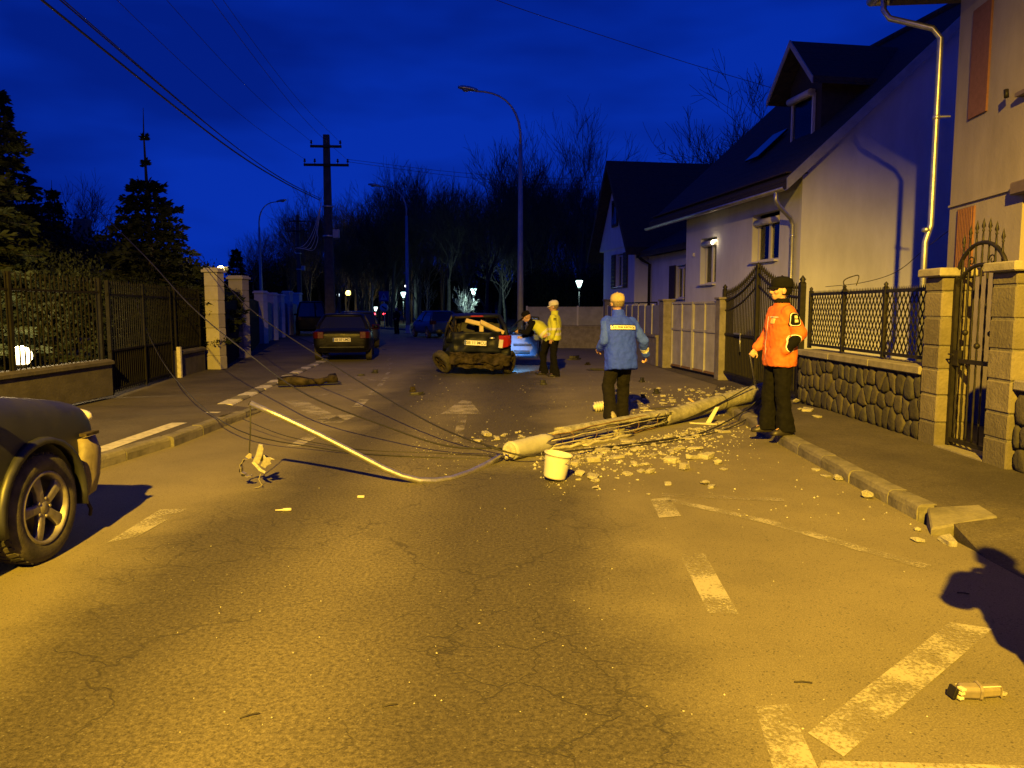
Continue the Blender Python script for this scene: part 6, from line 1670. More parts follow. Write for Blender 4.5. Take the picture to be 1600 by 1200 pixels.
def jacket(t, J, mats, hem=.80, girth=1.0, paintf=None, sleeves=True, collar=True, name='jacket', folds=.026, arm=1.0, short=False):
    g = lambda k: V(J[k]); q = MB(); pel, chest, neck = g('pelvis'), g('chest'), g('neck'); up = (neck - pel).normalized(); u0 = (chest - pel).normalized()
    MT = Matrix.Rotation(math.atan2(-up.y, up.z), 3, 'X'); w = girth
    hemc = pel - u0 * (.95 - hem)
    rings_loft(q, [(hemc, .200 * w, .142 * w), (hemc + u0 * .02, .204 * w, .146 * w), (pel.lerp(chest, .15), .198 * w, .142 * w), (pel.lerp(chest, .6), .200 * w, .142 * w), (chest, .212 * w, .142 * w), (chest.lerp(neck, .40), .198 * w, .128 * w), (chest.lerp(neck, .66), .150 * w, .105 * w), (chest.lerp(neck, .90), .088, .080), (neck + up * .015, .074, .072)], 22, MT)
    if collar: rings_loft(q, [(neck - up * .04, .090, .085), (neck + up * .045, .080, .078), (neck + up * .055, .076, .074)], 16, MT)
    for s in 'lr':
        capsule(q, chest.lerp(neck, .48), g(s + 'sh'), .085, .070)
        if sleeves:
            capsule(q, g(s + 'sh'), g(s + 'el'), .074 * arm, .066 * arm); d = g(s + 'wr') - g(s + 'el'); capsule(q, g(s + 'el'), g(s + 'el') + d * .90, .066 * arm, .052 * arm)
    return blob(q, name, mats, t, 0.0105, 4, folds, 0.13, paintf)
def cap(t, MH, m, brim=True, name='cap', low=.115, size=1.0, badge=None):
    q = MB(); prof = [(.086, low), (.090, low + .02), (.090, low + .06), (.078, low + .095), (.045, low + .115), (0.004, low + .122)]
    q.lathe([(r_ * size, z) for r_, z in prof], 20); q.v = [(x * .93, y * 1.12 - .008, z) for x, y, z in q.v]
    q.lathe([(.010, low + .120), (.009, low + .128), (0.001, low + .131)], 8)
    q.v = [tuple(MH @ V(v)) for v in q.v]; o = q.build(name, m, t); s = o.modifiers.new('t', 'SOLIDIFY'); s.thickness = .004
    if brim:
        q = MB(); vs = []
        for k in range(9):
            a = R(-62 + 124 * k / 8); c, s_ = math.sin(a), math.cos(a)
            vs += [(c * .084, s_ * .094 - .008, low + .016), (c * .090, s_ * .172 - .02, low - .004 - .014 * abs(c))]
        q.add(vs, [(2 * k, 2 * k + 2, 2 * k + 3, 2 * k + 1) for k in range(8)], 0, True); q.v = [tuple(MH @ V(v)) for v in q.v]; b = q.build('brim', m, o, fixn=False); s2 = b.modifiers.new('t', 'SOLIDIFY'); s2.thickness = .006
    return o
def hair(t, MH, m):
    q = MB(); q.ball((0, -.020, .112), (.080, .092, .090), 18, 12); q.v = [v for v in q.v]
    keep = MB(); keep.v = [tuple(MH @ V(v)) for v in q.v]; keep.f, keep.m, keep.sm = [], [], []
    for f, m_, s in zip(q.f, q.m, q.sm):
        c = sum((V(q.v[i]) for i in f), V()) / len(f)
        if c.y < .02 and c.z > .045 or c.z > .155: keep.f.append(f); keep.m.append(0); keep.sm.append(True)
    return keep.build('hair', m, t)

# ---- 1: officer in yellow jacket and white cap
p0 = G(866, 588); 
def pf_off(c): return 1 if (.97 < c.z < 1.03 and abs(c.x) < .22) or (1.10 < c.z < 1.15) else 0
pose = dict(lel=(-.235, -.05, 1.15), lwr=(-.22, .02, .90), rel=(.22, .02, 1.16), rwr=(.16, .20, 1.00), lan=(-.10, -.06, .09), ran=(.12, .05, .09), lkn=(-.10, .0, .51), rkn=(.11, .05, .51), hpitch=R(-8), lfoot=R(12), rfoot=R(-10), lcurl=.6)
t, J, MT, MH = person('person in yellow police jacket and white cap watching the open car door', (p0.x, p0.y, 0), R(74), pose, scale=1.0)
trousers(t, J, M_BLACKC); shoes(t, J, M_SHOE)
jk = jacket(t, J, [M_YELLOW, M_SILVER], .86, 1.06, pf_off, arm=1.05)
cap(t, MH, M_WHITEC, size=1.06, low=.118); hair(t, MH, M_HAIRG)
for zz in (1.36, 1.33): decal('epaulette', rrect(.06, .02, .005), (-.19, -.06, zz), (0, 1, 0), (0, 0, 1), (-1, 0, .1), jk, M_BLACKC, t)
# ---- 2: officer bending to the door with a torch
p0 = G(848, 585)
pose = dict(pelvis=(0, -.12, .93), chest=(0, .10, 1.16), neck=(0, .30, 1.28), lsh=(-.18, .22, 1.24), rsh=(.18, .22, 1.24), lel=(-.21, .36, 1.02), lwr=(-.14, .56, 1.06), rel=(.20, .32, .98), rwr=(.14, .52, .92), lhip=(-.09, -.12, .92), rhip=(.09, -.12, .92), lkn=(-.10, .0, .50), rkn=(.10, -.02, .50), lan=(-.11, -.06, .09), ran=(.12, .02, .09), hpitch=R(-28), lcurl=1.1, lhand=(0.1, 1, -.1))
t, J, MT, MH = person('person in yellow vest and dark cap bending to shine a torch at the car door', (p0.x, p0.y, 0), R(80), pose)
trousers(t, J, M_BLACKC); shoes(t, J, M_SHOE)
jacket(t, J, [M_BLACKC], .84, 1.0)
jacket(t, J, [M_YELLOW, M_SILVER], .88, 1.10, lambda c: 1 if abs((c.z - .93) * .72 + (c.y + .12) * .69 - .12) < .028 else 0, sleeves=False, collar=False, name='hi_vis_vest', folds=.018)
cap(t, MH, M_BLACKC)
tw = t.matrix_basis
tl_ = Matrix.Translation((p0.x, p0.y, 0)) @ Matrix.Rotation(R(80), 4, 'Z')
tp = tl_ @ V((-.115, .66, 1.055))
ft = thing('torch', 'small torch shining cold white light in the bending person\'s hand', 'torch', tp, 0)
td = V((-0.55, 1.0, -0.72)).normalized(); TM = td.to_track_quat('Z', 'Y').to_matrix().to_4x4()
q = MB(); q.lathe([(0, -.16), (.016, -.16), (.016, .02), (.026, .05), (.028, .08), (.022, .082)], 14, TM); q.build('casing', M_BLACKP, ft)
q = MB(); q.lathe([(.022, .078), (0, .079)], 14, TM); q.build('lens', glow('torch_glow', (0.6, 0.85, 1.0), 120), ft)
d = bpy.data.lights.new('torch_beam', 'SPOT'); d.color = (0.14, 0.42, 1.0); d.energy = 900; d.spot_size = R(96); d.spot_blend = .6; d.shadow_soft_size = .02
o = bpy.data.objects.new('torch_beam', d); C.objects.link(o); o.parent = ft; o.location = td * .10; o.rotation_euler = (-td).to_track_quat('Z', 'Y').to_euler()
# ---- 3: worker in blue jacket, seen from behind
p0 = G(967, 661)
pose = dict(pelvis=(0, -.02, .95), chest=(.0, .03, 1.27), neck=(.0, .06, 1.49), lsh=(-.185, .03, 1.395), rsh=(.185, .05, 1.385), lel=(-.24, -.03, 1.14), lwr=(-.23, .17, 1.02), rel=(.345, -.03, 1.13), rwr=(.47, .12, .92), lkn=(-.15, .04, .52), lan=(-.24, -.22, .15), lpitch=R(-30), ran=(.10, .10, .09), rkn=(.11, .10, .50), hpitch=R(-6), hyaw=R(-8), rcurl=.8, lcurl=.7)
t, J, MT, MH = person('person in long blue work jacket with lettered white band walking past the fallen pole', (p0.x, p0.y, 0), R(20), pose, scale=1.02)
trousers(t, J, M_DARKC, 1.06); shoes(t, J, M_SHOEG)
def pf_blue(c):
    e = V(J['rel']); w = V(J['rwr']); u = (c - e).dot((w - e).normalized()) / (w - e).length
    if c.x > .30 and .45 < u < .68: return 2
    if abs(c.x) > .232 and c.z < 1.40: return 1
    return 0
jk = jacket(t, J, [M_BLUEC, M_BLUES, M_SILVER], .74, 1.12, pf_blue, arm=1.08, folds=.034)
bnd = decal('back_band', rrect(.37, .052, .004), (0.0, -.2, 1.325), (1, 0, -.02), (0, 0, 1), (0, -1, .1), jk, M_SILVER, t, .005)
decal_text('S.C. FDEE ELECTRICA', .034, (0.0, -.2, 1.325), (1, 0, -.02), (0, 0, 1), (0, -1, .1), jk, M_INK, t, .010)
decal('band_edge', rrect(.39, .010, .004), (0.0, -.2, 1.292), (1, 0, -.02), (0, 0, 1), (0, -1, .1), jk, mat('navy_piping', (0.01, 0.02, 0.05), rough=.8), t, .005)
decal('band_edge', rrect(.39, .010, .004), (0.0, -.2, 1.358), (1, 0, -.02), (0, 0, 1), (0, -1, .1), jk, MATS['navy_piping'], t, .005)
cap(t, MH, M_TANC, size=1.05, low=.105); hair(t, MH, M_HAIRG)
# ---- 4: rescuer in orange, standing on the kerb
p0 = G(1214, 677, .12)
pose = dict(lel=(-.275, -.10, 1.16), lwr=(-.20, .05, .95), rel=(.24, .03, 1.16), rwr=(.20, .20, .96), lan=(-.10, -.05, .09), ran=(.13, .06, .09), lkn=(-.10, .0, .51), rkn=(.12, .05, .51), hyaw=R(-8), hpitch=R(2), lfoot=R(15), rfoot=R(-5), lcurl=.9, rcurl=1.2, lhand=(.4, .4, -.8), chest=(0, -.01, 1.27))
t, J, MT, MH = person('person in orange rescue jacket and black cap standing on the kerb', (p0.x, p0.y, .12), R(96), pose, scale=1.03)
trousers(t, J, M_BLACKC, 1.1); shoes(t, J, M_SHOE)
def pf_or(c):
    e, w = V(J['lel']), V(J['lwr']); d = (w - e).normalized(); u = (c - e).dot(d) / (w - e).length
    if c.z > 1.50: return 1
    return 0
jk = jacket(t, J, [M_ORANGE, M_BLACKC], .78, 1.13, pf_or, arm=1.12, folds=.030)
for w_, h_, m_, off in ((.125, .165, M_BLACKC, .004), (.110, .150, M_SILVER, .008), (.096, .136, M_BLACKC, .012)):
    decal('sleeve_patch', rrect(w_, h_, .035), (-.24, -.035, 1.31), (0, -1, 0), (0, 0, 1), (-1, .1, .15), jk, m_, t, off)
for zz in (1.335, 1.29): decal('patch_emblem', rrect(.036, .034, .004), (-.24, -.04, zz), (0, -1, 0), (0, 0, 1), (-1, .1, .15), jk, mat('patch_beige', (0.45, 0.42, 0.30), rough=.8), t, .016)
for w_, h_, m_, off in ((.13, .20, M_SILVER, .004), (.115, .185, M_BLACKC, .008)):
    decal('elbow_patch', rrect(w_, h_, .055), (-.30, -.02, 1.05), (0, 1, .25), (0, -.25, 1), (-1, 0, 0), jk, m_, t, off)
decal('chest_emblem', rrect(.085, .060, .008), (-.10, .2, 1.30), (-1, 0, 0), (0, 0, 1), (0, 1, .05), jk, mat('chest_patch', (0.62, 0.40, 0.16), (0.7, 0.55, 0.3), 90, .8), t, .005)
decal('chest_stripe', rrect(.15, .010, .003), (-.10, .2, 1.345), (-1, 0, 0), (0, 0, 1), (0, 1, .05), jk, M_SILVER, t, .006)
decal('zip', rrect(.016, .50, .004), (.01, .2, 1.10), (1, 0, 0), (0, 0, 1), (0, 1, 0), jk, M_SILVER, t, .005)
cap(t, MH, M_BLACKC, size=1.10, low=.122); hair(t, MH, M_BLACKC)
if False: q = MB(); q.tube([MH @ V((-.078, .0, .085)), MH @ V((-.07, .06, .045)), MH @ V((-.045, .10, .035))], .006, 6); q.ball(MH @ V((-.080, -.01, .088)), (.018, .026, .03), 10, 8); q.build('headset', M_BLACKP, t)
# strap held in the right hand
hw = Matrix.Translation((p0.x, p0.y, .12)) @ Matrix.Rotation(R(96), 4, 'Z') @ Matrix.Scale(1.03, 4) @ V((.185, .27, .90))
e = P(1182, 607, 10.6)
q = MB(); q.tube([hw, hw.lerp(e, .5) + V((0, 0, -.03)), e], .010, 6); tag(q.build('pull_cord', M_GALV), 'thin pale cord held by the person in orange, reaching the fallen pole', 'cord')
# ---- 5: pedestrian far down the road
p0 = G(620, 522)
t, J, MT, MH = person('distant dark figure standing in the road beyond the parked saloon', (p0.x, p0.y, 0), R(150), dict(lwr=(-.14, .18, 1.05), rwr=(.2, .1, 1.0)), scale=.94)
trousers(t, J, M_BLACKC); shoes(t, J, M_SHOE); jacket(t, J, [M_BLACKC], .80); hair(t, MH, M_BLACKC)
# ---- 6: bystander beside the photographer; only the shadow reaches the picture
pose = dict(lel=(-.30, .02, 1.14), lwr=(-.10, .30, 1.22), rel=(.30, .02, 1.14), rwr=(.10, .30, 1.22), lcurl=.9, rcurl=.9)
t, J, MT, MH = person('person in dark coat standing at the road edge, casting a long shadow on the asphalt', (2.26, 2.66, 0.0), R(-8), pose)
trousers(t, J, M_BLACKC); shoes(t, J, M_SHOE); jacket(t, J, [M_BLACKC], .72, 1.15, arm=1.15); hair(t, MH, M_BLACKC)

# ================================================================== THE FALLEN POLE AND ITS WRECKAGE
fp = thing('fallen_pole', 'fallen concrete lamp pole, snapped open to its steel rods, with a bent steel arm', 'lamp pole', (2.02, 10.3, 0))
O = V((2.02, 10.3, 0))
S0, S1 = V((4.30, 12.72, .27)) - O, V((2.06, 10.36, .112)) - O
T0, T1 = V((.36, 8.46, .108)) - O, V((-.02, 7.98, .106)) - O
def rough_tube(name, a, b, ra, rb, seed, m=M_CONC, n=22, seg=14, jag0=0.0, jag1=0.0, arc=(0, 2 * PI), th=None, parent=fp):
    d = (b - a).normalized(); up = V((0, 0, 1)); s = d.cross(up).normalized(); u = s.cross(d).normalized(); full = arc[1] - arc[0] > 6.2
    q = MB(); rings = []
    nn = n if full else n + 1
    for i in range(seg + 1):
        w = i / seg; ring = []
        for k in range(nn):
            a0_ = arc[0] + (0 if full else .55 * noise.noise(V((w * 6, seed, 1)))); a1_ = arc[1] + (0 if full else .55 * noise.noise(V((w * 6, seed, 9)))); an = a0_ + (a1_ - a0_) * k / n; r_ = lerp(ra, rb, w)
            j = (jag0 * noise.noise(V((math.cos(an) * 2.2, math.sin(an) * 2.2, seed))) * (1 - w) ** 6 - jag1 * noise.noise(V((math.cos(an) * 2.2 + 5, math.sin(an) * 2.2, seed))) * w ** 6)
            r2 = r_ * (1 + .035 * noise.noise(V((math.cos(an) * 2, math.sin(an) * 2, w * 9 + seed))) - .10 * max(0, noise.noise(V((math.cos(an) * 3, math.sin(an) * 3, w * 14 + seed * 7))) - .25))
            ring.append(a.lerp(b, w) + d * j + s * r2 * math.cos(an) + u * r2 * math.sin(an))
        rings.append(ring)
    if full: q.loft(rings, smooth=True)
    else: q.loft(rings, closed=False, cap=False, smooth=True)
    o = q.build(name, m, parent, fixn=full)
    if th: md = o.modifiers.new('t', 'SOLIDIFY'); md.thickness = th; md.offset = 0
    return o
rough_tube('concrete_shaft', S0, S1, .136, .104, 1.0, jag1=.30, seg=40, n=28)
q = MB()
d = (S1 - S0).normalized()
for w in (.52, .16): c = S0.lerp(S1, w); q.tube([c - d * .008, c + d * .008], [.139 - .032 * w] * 2, 24)
tag(q.build('tie_wire', M_WIRE, fp), kind='stuff')
mid = S1.lerp(T0, .36)
rough_tube('concrete_shell', S1 - d * .05, S1.lerp(T0, .88) + V((-.03, .03, .03)), .100, .088, 2.0, M_CONC, 6, 30, .1, .40, (R(70), R(150)), .034)
rough_tube('concrete_shell', S1.lerp(T0, .40) + V((.06, -.05, -.03)), S1.lerp(T0, .80) + V((.05, -.04, -.04)), .10, .09, 3.0, M_CONCD, 12, 10, .22, .22, (R(200), R(330)), .028)
rough_tube('concrete_shell', S1.lerp(T0, .66) + V((.03, -.03, -.02)), T0 + V((.0, .0, .0)), .10, .098, 4.0, M_CONCD, 5, 14, .30, .10, (R(215), R(285)), .03)
rough_tube('concrete_shell', S1 - d * .04, S1.lerp(T0, .40) + V((.03, -.03, -.02)), .102, .09, 5.0, M_CONC, 5, 16, .1, .35, (R(-20), R(35)), .03)
rr = random.Random(11); ax = (T0 - S1).normalized(); sd_ = ax.cross(V((0, 0, 1))).normalized()
for k in range(9):
    a = R(40 * k); pts = []
    for i in range(13):
        w = i / 12; bow = math.sin(PI * w) * (.05 + .05 * rr.random()); c = (S1 - ax * .05).lerp(T0 + ax * .05, w)
        pts.append(c + sd_ * (.085 + bow * .6 * (1 if k % 2 else .3)) * math.cos(a) + V((0, 0, max(.012 - c.z, (.080 + bow * .5) * math.sin(a)))) + V((rr.uniform(-.012, .012), rr.uniform(-.012, .012), rr.uniform(-.008, .008))))
    q = MB(); q.tube(pts, .0065, 6); q.build('steel_rod', M_CONCD if k % 3 else M_RUST, fp)
for k in range(5):
    w = .12 + .18 * k; c = S1.lerp(T0, w); q = MB(); q.tube([c + sd_ * .095 * math.cos(R(30 * j)) + V((0, 0, .095 * math.sin(R(30 * j)))) + ax * .02 * math.sin(j) for j in range(13)], .004, 5); q.build('stirrup', M_RUST, fp)
for k in range(4):
    c = S1 - ax * .02; a = R(60 + 80 * k); q = MB(); e = c + sd_ * .2 * math.cos(a) + V((0, 0, abs(.16 * math.sin(a)))) + ax * rr.uniform(.2, .5); q.tube([c + sd_ * .08 * math.cos(a) + V((0, 0, .06 * math.sin(a))), c.lerp(e, .5) + V((0, 0, .05)), e], .0065, 6); q.build('steel_rod', M_CONCD, fp)
rough_tube('pole_head', T0, T1, .104, .098, 6.0, mat('smooth_grey_concrete', (0.30, 0.30, 0.295), (0.40, 0.40, 0.39), 5, .7, bump=.12), 30, 14, .20, .0)
dd = (T1 - T0).normalized()
q = MB(); q.tube([T1 - dd * .02, T1 + dd * .03, T1 + dd * .05], [.085, .085, .06], 18); q.tube([T1 + V((-.03, -.06, -.02)), T1 + V((-.04, -.10, -.06))], .02, 6); q.build('head_collar', M_CONCD, fp)
arm = [P(781, 714, 7.93), P(760, 726, 7.72), P(735, 738, 7.42), P(706, 748, 7.14), P(680, 751.5, 7.02), P(655, 751, 6.97), P(628, 744, 6.94), P(600, 732, 6.92), P(560, 711, 6.90), P(500, 680, 6.87), P(440, 651.5, 6.84), P(391, 630, 6.81)]
q = MB(); q.tube([p - O for p in arm], [.033, .033, .032, .031, .031, .030, .029, .028, .027, .026, .025, .025], 16); q.build('steel_arm', M_GALVY, fp) if 'M_GALVY' in globals() else q.build('steel_arm', mat('worn_galvanised_tube', (0.38, 0.38, 0.37), (0.58, 0.57, 0.55), 14, 0.38, 0.85, bump=0.1), fp)
q = MB(); e = arm[-1] - O; d2 = (arm[-1] - arm[-2]).normalized(); q.tube([e, e + d2 * .008], [.020, .020], 16); q.build('tube_mouth', M_IRON, fp)

# ---- smashed lamp head hanging from the arm
lh = P(398, 722, 6.80); hl = thing('hanging_lamp_head', 'smashed pale lamp head dangling on its cable from the bent steel arm', 'lamp head', lh, 0)
top_ = arm[-1] + V((.0, 0, -.01)) - lh
q = MB(); q.tube([top_, top_.lerp(V((-.045, 0, .09)), .5) + V((.006, 0, 0)), V((-.045, 0, .09)), V((-.03, 0, .05))], .006, 6); q.build('cable', M_WIRE, hl)
M_LHEAD = mat('lamp_head_cast', (0.34, 0.33, 0.30), (0.56, 0.54, 0.48), 30, 0.5, 0.35)
def plate_strip(name, spine, widths, nrm, th, parent, m):
    q = MB(); rings = []
    for i, p in enumerate(spine):
        p = V(p); d = (V(spine[min(i + 1, len(spine) - 1)]) - V(spine[max(i - 1, 0)])).normalized(); s = d.cross(V(nrm)).normalized(); n = s.cross(d).normalized()
        w = widths[i]; rings.append([p + s * w * a + n * (th * b + w * .12 * (1 - a * a)) for a, b in ((-1, 0), (-.5, 0), (0, 0), (.5, 0), (1, 0), (1, -1), (.5, -1), (0, -1), (-.5, -1), (-1, -1))])
    q.loft(rings, smooth=True); return q.build(name, m, parent)
def flat_piece(name, pts, th, rot, m, loc=(0, 0, 0)):
    q = MB(); q.prism([(x, 0, z) for x, z in pts], (0, th, 0)); o = q.build(name, m, hl, bevel=.0025); o.location = loc; o.rotation_euler = rot; return o
flat_piece('housing', [(.028, .165), (.062, .160), (.072, .125), (.060, .055), (.040, -.015), (.012, -.020), (-.020, -.008), (.006, .060), (.018, .120)], .030, (R(12), R(4), R(18)), M_LHEAD)
flat_piece('housing_lip', [(-.026, -.002), (.000, .012), (.062, -.052), (.112, -.078), (.106, -.096), (.050, -.074)], .022, (R(-8), 0, R(-10)), M_LHEAD, (0, -.02, 0))
flat_piece('torn_cover', [(.052, -.030), (.100, -.052), (.128, -.022), (.176, .002), (.170, .020), (.186, .046), (.225, .052), (.176, .066), (.128, .058), (.116, .082), (.104, .080), (.096, .034), (.078, .006)], .008, (R(14), R(3), R(-22)), M_LHEAD, (0, .01, 0))
q = MB(); rings = []
for k in range(19):
    a = R(70 + 210 * k / 18); c = V((-.045, 0, -.045)); rr_ = .082 + .006 * math.sin(k * 1.7); rings.append([c + V((math.cos(a) * rr_, -.025, math.sin(a) * rr_ * 1.05)), c + V((math.cos(a) * rr_, .035, math.sin(a) * rr_ * 1.05)), c + V((math.cos(a) * (rr_ - .005), .035, math.sin(a) * (rr_ - .005) * 1.05)), c + V((math.cos(a) * (rr_ - .005), -.025, math.sin(a) * (rr_ - .005) * 1.05))])
q.loft(rings, smooth=False); q.build('reflector_ring', mat('reflector_metal', (0.30, 0.28, 0.22), (0.42, 0.39, 0.31), 20, 0.4, 0.6), hl)
flat_piece('glass_shard', [(-.075, .060), (-.040, .096), (-.020, .085), (-.018, .045), (-.045, .035)], .004, (R(20), 0, R(30)), mat('frosted_shard', (0.40, 0.37, 0.30), rough=.3), (-.01, .0, 0))
q = MB(); q.box((.082, .015, .030), (.045, .04, .06), M=Matrix.Rotation(.5, 3, 'Y')); q.build('shade_gap_block', M_IRON, hl, bevel=.004)  # near-black block standing for the shaded void between the broken pieces
zg = -lh.z + .012; M_PALEF = mat('flex_sheath', (0.20, 0.18, 0.14), rough=.6)
q = MB(); q.tube([(.06, -.03, -.10), (.045, -.04, -.15), (.075, -.05, -.20), (.085, -.06, zg + .02), (.05, -.07, zg), (.02, -.08, zg)], .0045, 6); q.build('flex', M_PALEF, hl)
q = MB(); q.ball((-.10, -.02, -.115), (.02, .016, .012), 8, 6); q.ball((-.13, -.015, -.075), (.008, .012, .018), 8, 6); tag(q.build('dark_clips', M_IRON, hl), kind='stuff')

# ---- bucket
p = G(866, 750); bk = thing('bucket', 'white plastic bucket tilted beside the snapped pole', 'bucket', (p.x, p.y, 0), R(-20)); bk.rotation_euler = (R(-4), R(9), R(-20)); bk.location.z = .018
M_BUCK = mat('white_bucket_plastic', (0.56, 0.55, 0.50), (0.66, 0.65, 0.60), 5, 0.5)
q = MB(); q.lathe([(0.0, .004), (.100, .004), (.106, .02), (.124, .20), (.126, .222), (.135, .224), (.136, .240), (.128, .243), (.122, .238), (.104, .02), (0, .014)], 32); q.build('tub', M_BUCK, bk)
q = MB(); q.tube([(.137 * math.cos(a), .137 * math.sin(a) * .35 - .11, .225 - .08 * math.sin(a)) for a in [PI * k / 12 for k in range(13)]], .003, 6); q.build('bail_handle', M_GALV, bk)

# ---- concrete rubble: big pieces one by one
def chunk_mesh(seed, blocky):
    r = random.Random(seed); bm = bmesh.new()
    if blocky:
        bmesh.ops.create_cube(bm, size=1.0)
        for v in bm.verts: v.co = V((v.co.x * r.uniform(1.1, 1.7) , v.co.y * r.uniform(.7, 1.1), v.co.z * r.uniform(.5, .8))) + V((r.uniform(-.18, .18), r.uniform(-.18, .18), r.uniform(-.14, .14)))
        bmesh.ops.bevel(bm, geom=bm.edges[:], offset=.09, segments=1, affect='EDGES')
    else:
        bmesh.ops.create_icosphere(bm, subdivisions=1, radius=.6)
        for v in bm.verts: v.co = V((v.co.x * r.uniform(.75, 1.45), v.co.y * r.uniform(.6, 1.2), v.co.z * r.uniform(.4, .85)))
        for _ in range(3):
            n = V((r.gauss(0, 1), r.gauss(0, 1), r.gauss(0, .7))).normalized(); geom = bm.verts[:] + bm.edges[:] + bm.faces[:]
            res = bmesh.ops.bisect_plane(bm, geom=geom, plane_co=n * r.uniform(.28, .42), plane_no=n, clear_outer=True)
            ed = [e for e in bm.edges if e.is_boundary]
            if ed: bmesh.ops.holes_fill(bm, edges=ed)
    bmesh.ops.recalc_face_normals(bm, faces=bm.faces[:])
    zmin = min(v.co.z for v in bm.verts)
    for v in bm.verts: v.co.z -= zmin
    me = bpy.data.meshes.new('rubble'); bm.to_mesh(me); bm.free(); me.materials.append(M_CONCD); return me
CH = [chunk_mesh(100 + i, i % 2 == 0) for i in range(14)]
def pole_y(x): return interp([(740, 722), (790, 722), (840, 712), (940, 695), (1040, 676), (1110, 662), (1160, 645), (1250, 630)], x)
rc = random.Random(23)
def put_chunk(px, py, r_, label, group, z=0.0):
    p = G(px, py, z); o = link('concrete_chunk', rc.choice(CH)); o.location = (p.x, p.y, z - r_ * .06); o.scale = (r_, r_ * rc.uniform(.8, 1.2), r_ * rc.uniform(.40, .80)); o.rotation_euler = (rc.uniform(-.12, .12), rc.uniform(-.12, .12), rc.uniform(0, 6.28))
    return tag(o, label, 'rubble', group)
# the ones that can be told apart in the photograph
for px, py, r_ in ((1048, 722, .12), (1080, 717, .10), (1070, 733, .11), (1020, 712, .09), (993, 729, .08), (926, 747, .13), (905, 742, .12), (1060, 702, .10), (1086, 702, .12), (1104, 716, .12), (1016, 739, .09), (1122, 725, .10), (1044, 757, .07), (1103, 757, .10), (1112, 762, .08), (1010, 727, .09), (965, 716, .10), (900, 727, .10), (925, 722, .13), (935, 706, .12), (960, 700, .12), (975, 690, .11), (760, 681, .11), (748, 690, .10), (776, 686, .08), (815, 686, .11), (921, 669, .09), (872, 716, .09)):
    put_chunk(px, py, r_ * .85, 'blocky piece of concrete lying below the snapped part of the pole', 'blocky concrete pieces')
n = 0
while n < 150:
    px = rc.uniform(835, 1135); off = abs(rc.gauss(0, 27)) + 3; py = pole_y(px) + off
    if py > 768 or (820 < px < 900 and py > 705): continue
    put_chunk(px, py, rc.uniform(.022, .075) * (1.1 if off < 25 else .8), 'small broken lump of concrete strewn in front of the fallen pole', 'small rubble before the pole'); n += 1
n = 0
while n < 52:
    px = rc.uniform(985, 1165); py = rc.uniform(608, 640)
    if abs(py - pole_y(px)) < 22: continue
    put_chunk(px, py, rc.uniform(.04, .10), 'broken lump of concrete strewn behind the fallen pole', 'rubble behind the pole'); n += 1
for i in range(18): put_chunk(rc.uniform(735, 830), rc.uniform(676, 697), rc.uniform(.025, .06), 'crumb of concrete near the tip of the fallen pole', 'crumbs near the pole tip')
for px, py, r_, lab in ((1353, 778, .115, 'pale concrete lump lying against the right kerb'), (1432, 846, .085, 'flat pale stone in front of the kerb end'), (1434, 830, .055, 'small stone touching the kerb end'), (1480, 848, .10, 'upright round stone beside the dropped kerb slab'), (1307, 750, .10, 'concrete slab flake leaning on the kerb'), (1290, 745, .07, 'smaller flake beside the kerb slab flake'), (1275, 735, .05, 'pebble of concrete beside the kerb joint'), (1568, 1086, .035, 'beige chip lying next to the broken lamp socket'), (1013, 773, .035, 'round white chip at the tip of the faded chevron')):
    put_chunk(px, py, r_, lab, None)
for px, py, r_ in ((1262, 642, .12), (1250, 640, .09), (1276, 652, .07), (1244, 628, .10)):
    put_chunk(px, py, r_, 'concrete debris at the foot of the stone wall beside the person in orange', 'debris by the stone wall', .12)
# grit and chips nobody could count
q = MB()
def grit(px, py, s, z=0.004):
    p = G(px, py, 0) + V((0, 0, z - .002)); a = rc.uniform(0, 6.28); vs = []
    for k in range(4): vs.append(p + V((math.cos(a + k * 1.57) * s * rc.uniform(.6, 1.3), math.sin(a + k * 1.57) * s * rc.uniform(.6, 1.3), 0)))
    vs.append(p + V((rc.uniform(-.3, .3) * s, rc.uniform(-.3, .3) * s, s * rc.uniform(.5, 1.0))))
    q.add(vs, [(0, 1, 4), (1, 2, 4), (2, 3, 4), (3, 0, 4)])
for i in range(1100):
    px = rc.uniform(850, 1190); py = pole_y(px) + abs(rc.gauss(0, 26)) + 2
    if py < 790: grit(px, py, .003 + .016 * rc.random() ** 2.2)
for i in range(420): px = rc.uniform(835, 1110); grit(px, pole_y(px) + 2 + abs(rc.gauss(0, 13)), .008 + .022 * rc.random() ** 2)
for i in range(330): grit(rc.uniform(960, 1170), rc.uniform(604, 650), rc.uniform(.006, .022))
for i in range(260): px = rc.uniform(640, 840); grit(px, 700 + rc.gauss(0, 16), rc.uniform(.003, .009))
for i in range(70): grit(rc.uniform(1130, 1440), rc.uniform(700, 830), rc.uniform(.004, .012))
for i in range(150): grit(rc.uniform(250, 1500), rc.uniform(690, 1150), rc.uniform(.002, .006))
for i in range(160): grit(rc.uniform(640, 1030), rc.uniform(585, 660), rc.uniform(.004, .014))
tag(q.build('concrete_grit', M_CONCD, fixn=False), 'fine concrete grit and chips scattered round the fallen pole', 'grit', kind='stuff')

